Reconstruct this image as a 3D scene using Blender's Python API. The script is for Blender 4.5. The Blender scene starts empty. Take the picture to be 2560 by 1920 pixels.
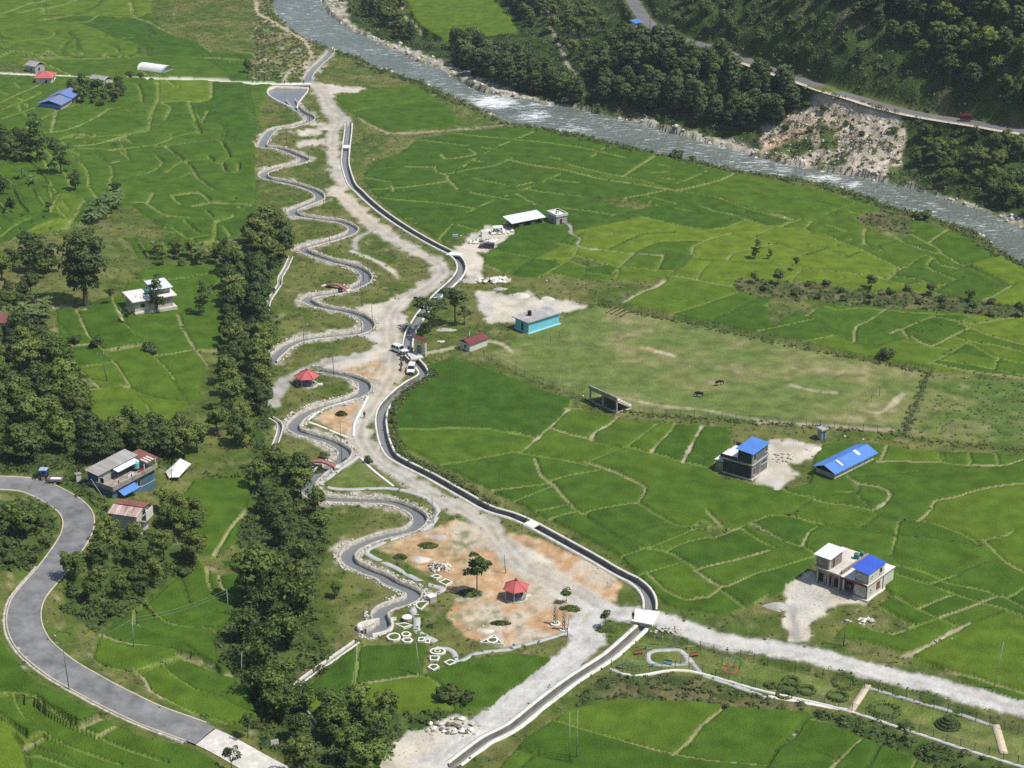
import bpy, bmesh, math, random
import numpy as np
from mathutils import Vector, Matrix

# ------------------------------------------------------------------ camera, sky, sun, exposure
CAM_Z, PITCH, FPX = 180.0, math.radians(23.0), 5000.0
scene = bpy.context.scene
COL = scene.collection
cam = bpy.data.cameras.new('camera')
cam.sensor_width = 36.0
cam.lens = 36.0 * FPX / 2560.0
cam.clip_start, cam.clip_end = 1.0, 20000.0
cam_ob = bpy.data.objects.new('camera', cam)
cam_ob.location = (0, 0, CAM_Z)
cam_ob.rotation_euler = (math.pi / 2 - PITCH, 0, 0)
COL.objects.link(cam_ob)
scene.camera = cam_ob

SUN_EL, SUN_A = math.radians(60), math.radians(18)      # sun stands to the right and a little behind the camera
S = Vector((math.cos(SUN_EL) * math.cos(SUN_A), -math.cos(SUN_EL) * math.sin(SUN_A), math.sin(SUN_EL)))
world = bpy.data.worlds.new('World')
scene.world = world
world.use_nodes = True
wn = world.node_tree
sky = wn.nodes.new('ShaderNodeTexSky')
sky.sky_type = 'NISHITA'
sky.sun_disc = False
sky.sun_elevation = SUN_EL
sky.sun_rotation = math.atan2(S.x, S.y)
bg = wn.nodes['Background']
bg.inputs['Strength'].default_value = 0.135
wn.links.new(sky.outputs['Color'], bg.inputs['Color'])
sl = bpy.data.lights.new('sun', 'SUN')
sl.energy = 4.3
sl.angle = math.radians(0.6)
sl.color = (1.0, 0.95, 0.87)
sun_ob = bpy.data.objects.new('sun', sl)
sun_ob.rotation_euler = (-S).to_track_quat('-Z', 'Y').to_euler()
sun_ob.location = (200, 300, 400)
COL.objects.link(sun_ob)

scene.view_settings.view_transform = 'Standard'
scene.view_settings.look = 'None'
scene.view_settings.exposure = 0.12
scene.view_settings.gamma = 1.0
scene.view_settings.use_curve_mapping = False
scene.cycles.max_bounces = 6
scene.cycles.diffuse_bounces = 2
scene.cycles.transparent_max_bounces = 8
scene.cycles.use_denoising = False

HAZE = 0.00008
rng = np.random.default_rng(7)
random.seed(7)

# ------------------------------------------------------------------ small numeric helpers
CP, SP = math.cos(PITCH), math.sin(PITCH)
FWD = np.array([0, CP, -SP]); UPV = np.array([0, SP, CP])
ZS = 2212.0 / 640.0

def to_src(tile, x, y):
    if tile == 'F':
        return x * 2560 / 2212.0, y * 2560 / 2212.0
    k = int(tile) - 1
    return (k % 4) * 640 + x / ZS, (k // 4) * 480 + y / ZS

def parse(line):
    t, rest = line.split(';')
    return [to_src(t.strip(), *map(float, p.split(','))) for p in rest.split()]

def rays(pts):
    p = np.asarray(pts, float).reshape(-1, 2)
    d = FWD[None, :] + ((p[:, 0] - 1280) / FPX)[:, None] * np.array([1.0, 0, 0]) - ((p[:, 1] - 960) / FPX)[:, None] * UPV
    return d

def at_z(px, py, z):
    d = rays([(px, py)])[0]
    t = (z - CAM_Z) / d[2]
    return d[0] * t, d[1] * t

def project(x, y, z):
    depth = y * CP - (z - CAM_Z) * SP
    u = y * SP + (z - CAM_Z) * CP
    return 1280 + FPX * x / depth, 960 - FPX * u / depth

def _hash(ix, iy, seed):
    h = (ix.astype(np.int64) * 374761393 + iy.astype(np.int64) * 668265263 + seed * 1442695041) & 0xFFFFFFFF
    h = ((h ^ (h >> 13)) * 1274126177) & 0xFFFFFFFF
    return ((h ^ (h >> 16)) & 0xFFFFFF) / float(0xFFFFFF)

def vnoise(x, y, s, seed=0):
    x = x / s; y = y / s
    ix = np.floor(x); iy = np.floor(y)
    fx = x - ix; fy = y - iy
    fx = fx * fx * (3 - 2 * fx); fy = fy * fy * (3 - 2 * fy)
    a = _hash(ix, iy, seed); b = _hash(ix + 1, iy, seed)
    c = _hash(ix, iy + 1, seed); d = _hash(ix + 1, iy + 1, seed)
    return (a * (1 - fx) + b * fx) * (1 - fy) + (c * (1 - fx) + d * fx) * fy

def fbm(x, y, s, seed=0, n=3):
    v = 0; a = 1.0; t = 0
    for k in range(n):
        v = v + a * vnoise(x + 17.3 * k, y - 9.1 * k, s / 2 ** k, seed + k)
        t += a; a *= 0.55
    return v / t

def sstep(a, b, x):
    t = np.clip((x - a) / (b - a), 0, 1)
    return t * t * (3 - 2 * t)

# ------------------------------------------------------------------ base terrain: heights known at points of the valley
CTRL = '''1300,350,0 1700,600,0 2100,700,0 1000,800,0 1400,1000,0 2000,1300,0 1300,1500,0 900,1300,0 700,1000,.3 700,500,0 700,250,0
1000,250,0 850,430,0 1100,560,0 1500,800,0 1900,900,0 2212,900,0 2212,1200,0 1600,1250,0 1750,1050,0 1800,1659,-.5 2212,1640,-.5 1000,1659,0 1400,1600,0
650,60,0 500,150,.5 300,20,1 0,50,2.5 150,130,2.5 0,200,4 0,350,6 300,300,2 500,350,.8 150,400,4.5 0,500,8 0,600,9 150,620,6.5 350,620,4 350,500,3.2 500,560,1.8 570,600,.6
0,800,11 200,800,6.5 400,850,3.8 500,760,2 0,1000,12.5 250,1000,8.5 450,1000,3 0,1045,12.5 180,1090,11 120,1200,11 30,1320,10.5 15,1400,10 150,1510,8 300,1570,6.5 450,1610,5.2 580,1659,4.3
0,1200,13 0,1500,9 0,1659,7 300,1659,5 330,1250,5 450,1100,3.2 330,1400,5.2 500,1400,2.2 620,1500,1 600,1200,.8 620,800,.4 250,1200,7.5 200,1400,7.6
700,0,-.5 760,60,-.5 900,130,-.5 1100,220,-.5 1300,290,-.5 1600,372,-.5 1900,450,-.5 2212,590,-.5
820,0,1 790,60,-1.5 900,100,-1.2 1000,150,-1.4 1200,215,-1.4 1380,262,-1.4 1560,318,-1.4 1700,362,-1.4 1900,395,-1.4 2100,440,-1.4 2212,485,-1.2
870,10,3.5 1000,40,4 1100,60,4.5 1000,100,2.5 1080,150,2 1187,0,9 1200,100,6 1230,170,2 1300,30,14 1330,110,12 1340,10,19 1375,55,19.5 1450,90,18.3 1600,133,16.6 1730,180,15 1859,222,13.6 2000,250,12.8 2100,268,12.4 2212,290,12
1400,170,8.5 1450,230,4 1550,180,11 1600,260,3.5 1700,240,8.5 1750,300,4 1850,300,6 1950,300,8 2000,350,3 2050,330,6.5 2120,320,9 2212,360,6.5 2212,430,1.5
1500,0,29.5 1650,60,27 1800,0,39 1800,130,24.5 2000,120,28 2000,0,42 2212,150,29 2212,0,46'''
cp = []
for tok in CTRL.split():
    a, b, z = map(float, tok.split(','))
    x, y = at_z(*to_src('F', a, b), z)
    cp.append((x, y, z))
cp += [(-500, 500, 45), (-500, 900, 30), (-700, 300, 120), (0, 1000, 2), (-150, 1100, 3), (-300, 1300, 20), (150, 1050, 25), (200, 900, 70), (350, 800, 120), (500, 650, 150), (450, 500, 40),
       (350, 400, 0), (0, 1500, 90), (500, 1200, 190), (-700, 1200, 110), (0, 215, 12), (-120, 215, 22), (120, 215, 10), (0, 130, 75), (-150, 130, 80), (150, 130, 75), (0, 30, 150), (300, 250, 40), (-250, 300, 45), (250, 100, 120), (-300, 100, 130), (0, -150, 215)]
cp = np.array(cp, float)
C_MQ = 9.0
def _phi(dx, dy):
    return np.sqrt(dx * dx + dy * dy + C_MQ * C_MQ)
n = len(cp)
A = np.zeros((n + 3, n + 3)); B = np.zeros(n + 3)
A[:n, :n] = _phi(cp[:, None, 0] - cp[None, :, 0], cp[:, None, 1] - cp[None, :, 1]) + np.eye(n) * -1.5
A[:n, n] = 1; A[:n, n + 1] = cp[:, 0] / 500; A[:n, n + 2] = cp[:, 1] / 500
A[n:, :n] = A[:n, n:].T
B[:n] = cp[:, 2]
W = np.linalg.solve(A, B)
def h_exact(x, y):
    sh = x.shape
    x = x.ravel(); y = y.ravel()
    out = np.empty_like(x)
    for i in range(0, len(x), 60000):
        xs = x[i:i + 60000]; ys = y[i:i + 60000]
        out[i:i + 60000] = _phi(xs[:, None] - cp[None, :, 0], ys[:, None] - cp[None, :, 1]) @ W[:n] + W[n] + W[n + 1] * xs / 500 + W[n + 2] * ys / 500
    return np.clip(out, -4, 260).reshape(sh)
GX0, GY0, GS = -460.0, 200.0, 2.0
gx = np.arange(GX0, 521, GS); gy = np.arange(GY0, 1201, GS)
HG = h_exact(*np.meshgrid(gx, gy))
def h0(x, y):
    x = np.asarray(x, float); y = np.asarray(y, float)
    fx = np.clip((x - GX0) / GS, 0, len(gx) - 1.001); fy = np.clip((y - GY0) / GS, 0, len(gy) - 1.001)
    ix = fx.astype(int); iy = fy.astype(int); fx = fx - ix; fy = fy - iy
    return (HG[iy, ix] * (1 - fx) + HG[iy, ix + 1] * fx) * (1 - fy) + (HG[iy + 1, ix] * (1 - fx) + HG[iy + 1, ix + 1] * fx) * fy

def ground_points(pts, off=0.0):
    """points of the photograph -> points (x, y, z) on the terrain"""
    d = rays(pts)
    t = np.arange(255.0, 1400.0, 1.5)
    X = d[:, 0:1] * t; Y = d[:, 1:2] * t; Z = CAM_Z + d[:, 2:3] * t
    below = Z < h0(X, Y) + off
    k = np.argmax(below, axis=1); k = np.where(below.any(axis=1), k, len(t) - 1); k = np.maximum(k, 1)
    lo = t[k - 1]; hi = t[k]
    for _ in range(10):
        m = (lo + hi) / 2
        b = CAM_Z + d[:, 2] * m < h0(d[:, 0] * m, d[:, 1] * m) + off
        hi = np.where(b, m, hi); lo = np.where(b, lo, m)
    return np.stack([d[:, 0] * hi, d[:, 1] * hi, CAM_Z + d[:, 2] * hi], 1)

def G(px, py):                                   # one point given in full-photo pixels
    return Vector(ground_points([(px, py)])[0])

def L(line):                                     # a traced line -> world points
    return ground_points(parse(line))

def smooth_line(p, step=1.5):
    p = np.asarray(p, float)
    if len(p) > 2:
        q = np.vstack([2 * p[0] - p[1], p, 2 * p[-1] - p[-2]])
        out = []
        for i in range(1, len(q) - 2):
            m = max(2, int(np.linalg.norm(q[i + 1] - q[i]) / step))
            t = np.linspace(0, 1, m, endpoint=False)[:, None]
            a, b, c, d = q[i - 1], q[i], q[i + 1], q[i + 2]
            out.append(0.5 * (2 * b + (c - a) * t + (2 * a - 5 * b + 4 * c - d) * t ** 2 + (3 * b - a - 3 * c + d) * t ** 3))
        out.append(p[-1:])
        return np.vstack(out)
    m = max(2, int(np.linalg.norm(p[1] - p[0]) / step) + 1)
    t = np.linspace(0, 1, m)[:, None]
    return p[0] * (1 - t) + p[1] * t
# ------------------------------------------------------------------ layout of the valley (traced)
RIVER_NEAR = L('2;140,0 160,100 290,240 400,300 480,355 620,410 720,440 900,490 1000,560 1200,630 1400,690 1600,780 1750,850 1950,930 2080,1000 2212,1060'), \
    L('3;250,1100 340,1130 600,1180 900,1260 1150,1310 1330,1335 1640,1400 2000,1480 2212,1500'), \
    L('8;520,-60 700,0 900,60 1000,100 1200,160 1430,230 1540,270 1830,380 2000,500 2212,600 2500,760')
RIVER_NEAR = np.vstack(RIVER_NEAR)
RIVER_FAR = np.vstack([L('2;580,0 640,100 740,180 830,250 970,310 1100,390 1250,440 1400,510 1600,590 1760,680 1960,760 2150,810'),
    L('3;0,815 130,840 300,890 540,905 620,930 800,970 1060,1040 1260,1070 1500,1140 1700,1210 1900,1270 2100,1330 2212,1350'),
    L('4;200,1400 500,1440 800,1470 950,1530 1200,1590 1400,1640'), L('8;1560,70 1850,150 2000,230 2212,310 2500,400')])
def _ext(p, far):
    d = p[0] - p[3]; d /= np.linalg.norm(d[:2])
    e = p[-1] - p[-3]; e /= np.linalg.norm(e[:2])
    return np.vstack([p[0] + d * far, p, p[-1] + e * far])
RIVER_NEAR = _ext(RIVER_NEAR, 260); RIVER_FAR = _ext(RIVER_FAR, 260)
RIVER_POLY = np.vstack([RIVER_NEAR, RIVER_FAR[::-1]])[:, :2]

STREAM_A = np.vstack([L('2;300,860 350,930 400,970 470,1010 440,1050 300,1090 170,1110 110,1150 70,1210 60,1260 200,1280 330,1330 420,1375 380,1400 250,1430 120,1465 60,1500 90,1535 250,1570 400,1610'),
    L('6;520,0 550,50 480,85 370,130 310,160 350,195 450,215 600,235 730,255 810,290 840,320 800,360 650,410 500,450 400,480 420,510 520,550 680,600 800,630 900,670 950,720 940,770 850,820 700,865 520,890 430,920 500,970 620,1000 780,1030 900,1070 970,1130 960,1180 870,1215 700,1235 500,1255 350,1290 250,1340 180,1400 120,1460')])
STREAM_B = np.vstack([L('6;540,1535 650,1560 800,1590 920,1640'),
    L('10;940,25 920,70 800,130 600,185 450,240 350,310 320,370 370,410 500,450 620,490 720,540 770,590 740,640 680,680 600,720 520,780 450,860 470,950 600,985 800,1000 1000,1005 1150,1015 1290,1060 1380,1110 1420,1160 1380,1220 1300,1270 1150,1300 1000,1340 860,1400 800,1450 790,1500 830,1550 950,1610'),
    L('14;1080,0 1180,60 1300,110 1370,150 1330,200 1250,230 1150,260 1070,310 1080,370 1100,410 1070,450 1000,490')])
INLET = L('2;650,440 600,500 520,570 460,640 440,700')
POND = L('2;100,790 130,757 230,752 450,762 440,800 400,850 370,890 350,940 330,940 250,905 160,860 105,820')[:, :2]
POOL = L('14;890,440 960,415 1060,397 1170,420 1180,470 1020,515 940,520 900,490')[:, :2]
CANAL_A = np.vstack([L('2;800,1070 795,1150 780,1270 770,1400 790,1500 830,1600'),
    L('6;890,0 960,70 1080,170 1250,290 1450,410 1600,490 1700,540 1760,600 1775,670 1740,740 1660,820 1580,890 1500,980 1430,1060 1380,1140 1330,1230 1310,1330 1320,1400 1380,1470 1430,1530 1440,1590'),
    L('10;1310,10 1200,100 1110,200 1080,300 1090,420 1120,530 1170,620 1280,690 1500,800 1800,970 2000,1080'),
    L('11;0,1145 150,1210 300,1290 500,1400 700,1510 850,1600'), L('15;960,0 1060,50 1150,130 1190,220 1190,300')])
CANAL_B = np.vstack([L('15;1120,450 1000,560 850,690 700,790 500,920 250,1110 0,1310'), L('14;2000,1420 1850,1530 1700,1640')])
DRAIN_A = L('6;300,560 260,650 210,740 205,800'), L('6;205,800 110,940 90,1060 60,1200 20,1400')
DRAIN_B = L('10;130,290 200,340 205,400 180,480 130,620')
DRAIN_C = L('14;870,570 700,690 500,830 370,930 340,1030 370,1120 500,1280')
ROAD_LEFT = np.vstack([L('9;-300,830 0,855 200,870 350,910 480,970 590,1040 660,1120 680,1200 660,1300 600,1400 520,1510'),
    L('13;430,-30 330,80 240,200 205,330 220,460 290,590 400,700 550,810 700,900 900,1010 1100,1110 1300,1200 1500,1280 1700,1360 1850,1420 2000,1500 2212,1620 2400,1720')])
ROAD_HILL = np.vstack([L('3;1000,-80 1040,0 1100,100 1180,200 1300,270 1500,350 1700,400 1900,470 2100,550'),
    L('4;280,690 500,760 800,860 1200,965 1500,1020 1800,1065 2000,1100 2212,1135 2500,1190')])
DIRT_MAIN = np.vstack([L('2;480,725 560,780 600,870 650,970 720,1050 680,1130 660,1250 670,1380 720,1500 760,1600'),
    L('6;700,0 850,130 1000,270 1150,380 1350,500 1550,610 1620,680 1560,760 1400,870 1250,970 1180,1080 1170,1200 1180,1320 1200,1450 1180,1560'),
    L('10;1130,0 1060,120 980,230 920,350 910,480 980,610 1130,720 1350,850 1600,990 1800,1110 2000,1220 2080,1330 2160,1420'),
    L('15;100,-60 350,40 550,150 700,250 900,325 1120,355 1270,375 1500,460 1800,560'), L('16;0,625 500,720 1000,850 1500,970 2212,1150 2600,1240')])
DIRT_SOUTH = np.vstack([L('15;680,300 620,450 640,560 560,680 400,800 200,950 0,1110'), L('14;2000,1280 1800,1430 1500,1659 1300,1800')])

# rice fields: outlines of the cultivated areas
PADDY = '''2;700,830 1100,780 1370,740 1560,860 1700,960 1740,1040 1700,1100 1140,1140 880,1020 690,880
F;905,300 1000,285 1110,275 1280,285 1400,335 1600,375 1750,412 1900,450 2000,485 2100,520 2212,585 2260,600 2260,830 2212,820 2020,800 1860,770 1700,730 1500,690 1340,655 1440,605 1240,605 1130,600 1050,580 1040,555 1100,515 1105,480 1000,505 960,525 880,480 815,430 785,390 800,350 860,335
F;850,860 900,800 970,775 1060,800 1150,835 1240,865 1270,895 1380,912 1570,925 1580,950 1560,985 1530,1010 1560,1035 1640,1050 1700,1060 1750,1045 1760,985 1780,960 1900,960 1990,975 2260,985 2260,1540 2100,1480 2000,1430 1880,1390 1800,1380 1850,1330 1930,1290 1900,1260 1760,1200 1730,1260 1640,1300 1560,1330 1440,1310 1330,1195 1200,1130 1080,1070 960,1010 870,965 845,920
F;1060,1680 1130,1605 1230,1535 1330,1512 1480,1517 1600,1532 1740,1542 1850,1592 2000,1652 2010,1690
F;660,1490 770,1397 920,1392 912,1460 990,1432 1100,1412 1190,1422 1160,1480 1100,1530 1010,1532 960,1540 880,1540 800,1520 700,1560 672,1572 648,1530
F;-60,-20 380,-20 450,60 560,100 590,130 600,175 580,190 560,240 550,320 550,380 555,440 550,480 480,530 300,560 280,520 200,490 100,500 -60,540
F;120,670 260,640 280,590 330,575 500,580 510,620 490,690 470,760 440,800 430,860 370,900 340,930 190,940 190,840 130,740
F;340,1100 400,1060 420,1035 540,1040 540,1080 500,1180 420,1230 430,1200 400,1120
F;215,1370 300,1310 380,1250 440,1215 520,1210 510,1290 500,1350 460,1370 470,1440 530,1480 560,1560 480,1570 350,1520 200,1420
F;-60,1370 0,1382 60,1462 150,1522 300,1592 470,1628 480,1700 -60,1700
F;870,-10 1060,-10 1100,30 1120,70 1060,80 960,95 900,60'''
# rough ground lying inside those outlines
ROUGH = '''F;1590,600 1700,605 1860,625 2000,630 2100,650 2250,662 2250,690 2100,682 2040,672 1900,667 1760,652 1640,642 1590,630
8;780,200 1000,150 1250,230 1250,370 1000,340 800,260
8;0,890 300,950 470,985 350,1070 250,1040 0,1185
F;1290,432 1340,428 1410,445 1390,455 1310,448
F;1225,820 1280,850 1370,890 1385,912 1270,897 1240,868
7;-100,760 400,800 700,810 1100,840 1320,760 960,960 600,930 0,850
2;880,1040 1140,1150 1320,1160 1340,1290 1060,1330 930,1490 880,1400
9;1640,1500 1850,1500 2050,1640 1900,1660
1;-50,530 250,560 420,600 300,650 -50,640
1;1280,0 2212,0 2212,500 1950,440 1820,460 1700,360 1560,330 1400,250 1330,150
5;600,290 830,250 1050,110 1150,130 1350,260 1480,330 1430,380 1250,420 1050,400 1010,640 900,690 1020,700 1000,500 850,330 640,330
5;-50,500 200,480 480,370 620,340 600,500 550,720 300,900 -50,900
16;930,270 1180,400 1240,440 1100,505 900,470 700,410 640,340 850,290
13;770,760 960,805 1150,840 1220,880 1290,990 1400,1060 1000,1000 850,880
T4'''.replace('\nT4', '')
ROUGH = ROUGH.split('\n')
LIGHT = [('8', 100, 380, 1), ('8', 500, 440, 1), ('8', 200, 560, .95), ('8', 750, 640, 1), ('8', 550, 760, .95), ('8', 100, 700, .95), ('8', 2150, 870, .9), ('8', 1900, 1180, .95), ('8', 1850, 1070, .9), ('8', 2050, 1100, .9),
    ('8', 1500, 300, .75), ('8', 2050, 1380, .75), ('8', 1700, 1440, .7), ('7', 1900, 680, .95), ('7', 1300, 50, .75), ('12', 1300, 620, .75), ('12', 1700, 1130, .75), ('16', 2000, 750, .75),
    ('16', 1700, 360, .6), ('15', 900, 1300, .7), ('15', 1400, 1550, .8), ('15', 1900, 1300, .5), ('14', 1200, 1080, .85), ('14', 1100, 750, .3), ('14', 500, 1120, .9), ('14', 1900, 900, .45),
    ('1', 1550, 780, .9), ('1', 2000, 900, .25), ('1', 1500, 400, .2), ('1', 1000, 100, .8), ('1', 150, 250, .7), ('1', 1000, 1450, .85), ('1', 1150, 800, .55), ('5', 500, 300, 1), ('5', 250, 290, .85), ('5', 300, 110, .8), ('5', 600, 120, .85),
    ('5', 1300, 700, .8), ('5', 1500, 850, .25), ('5', 850, 1150, .3), ('5', 1350, 1200, .25), ('5', 1200, 1500, .6), ('5', 900, 1600, .7), ('5', 1800, 1200, .5), ('9', 1000, 250, .75), ('9', 1450, 300, .8),
    ('13', 1000, 700, .6), ('13', 1700, 1050, .65), ('13', 500, 1000, .6), ('13', 1400, 1400, .7), ('13', 100, 1500, .9), ('13', 1000, 470, .2), ('10', 1800, 250, .22), ('10', 1800, 520, .6), ('6', 2000, 1500, .15), ('6', 1500, 150, .25),
    ('6', 1900, 900, .5), ('7', 1100, 1050, .2), ('7', 1500, 830, .7), ('11', 100, 200, .2), ('11', 600, 330, .55), ('11', 400, 560, .65), ('11', 1600, 900, .55), ('11', 1000, 950, .5), ('11', 700, 1350, .35), ('3', 400, 1300, .3),
    ('2', 1300, 1000, .35), ('2', 1400, 850, .55), ('2', 1700, 100, .45), ('2', 1900, 290, .75)]
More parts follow.
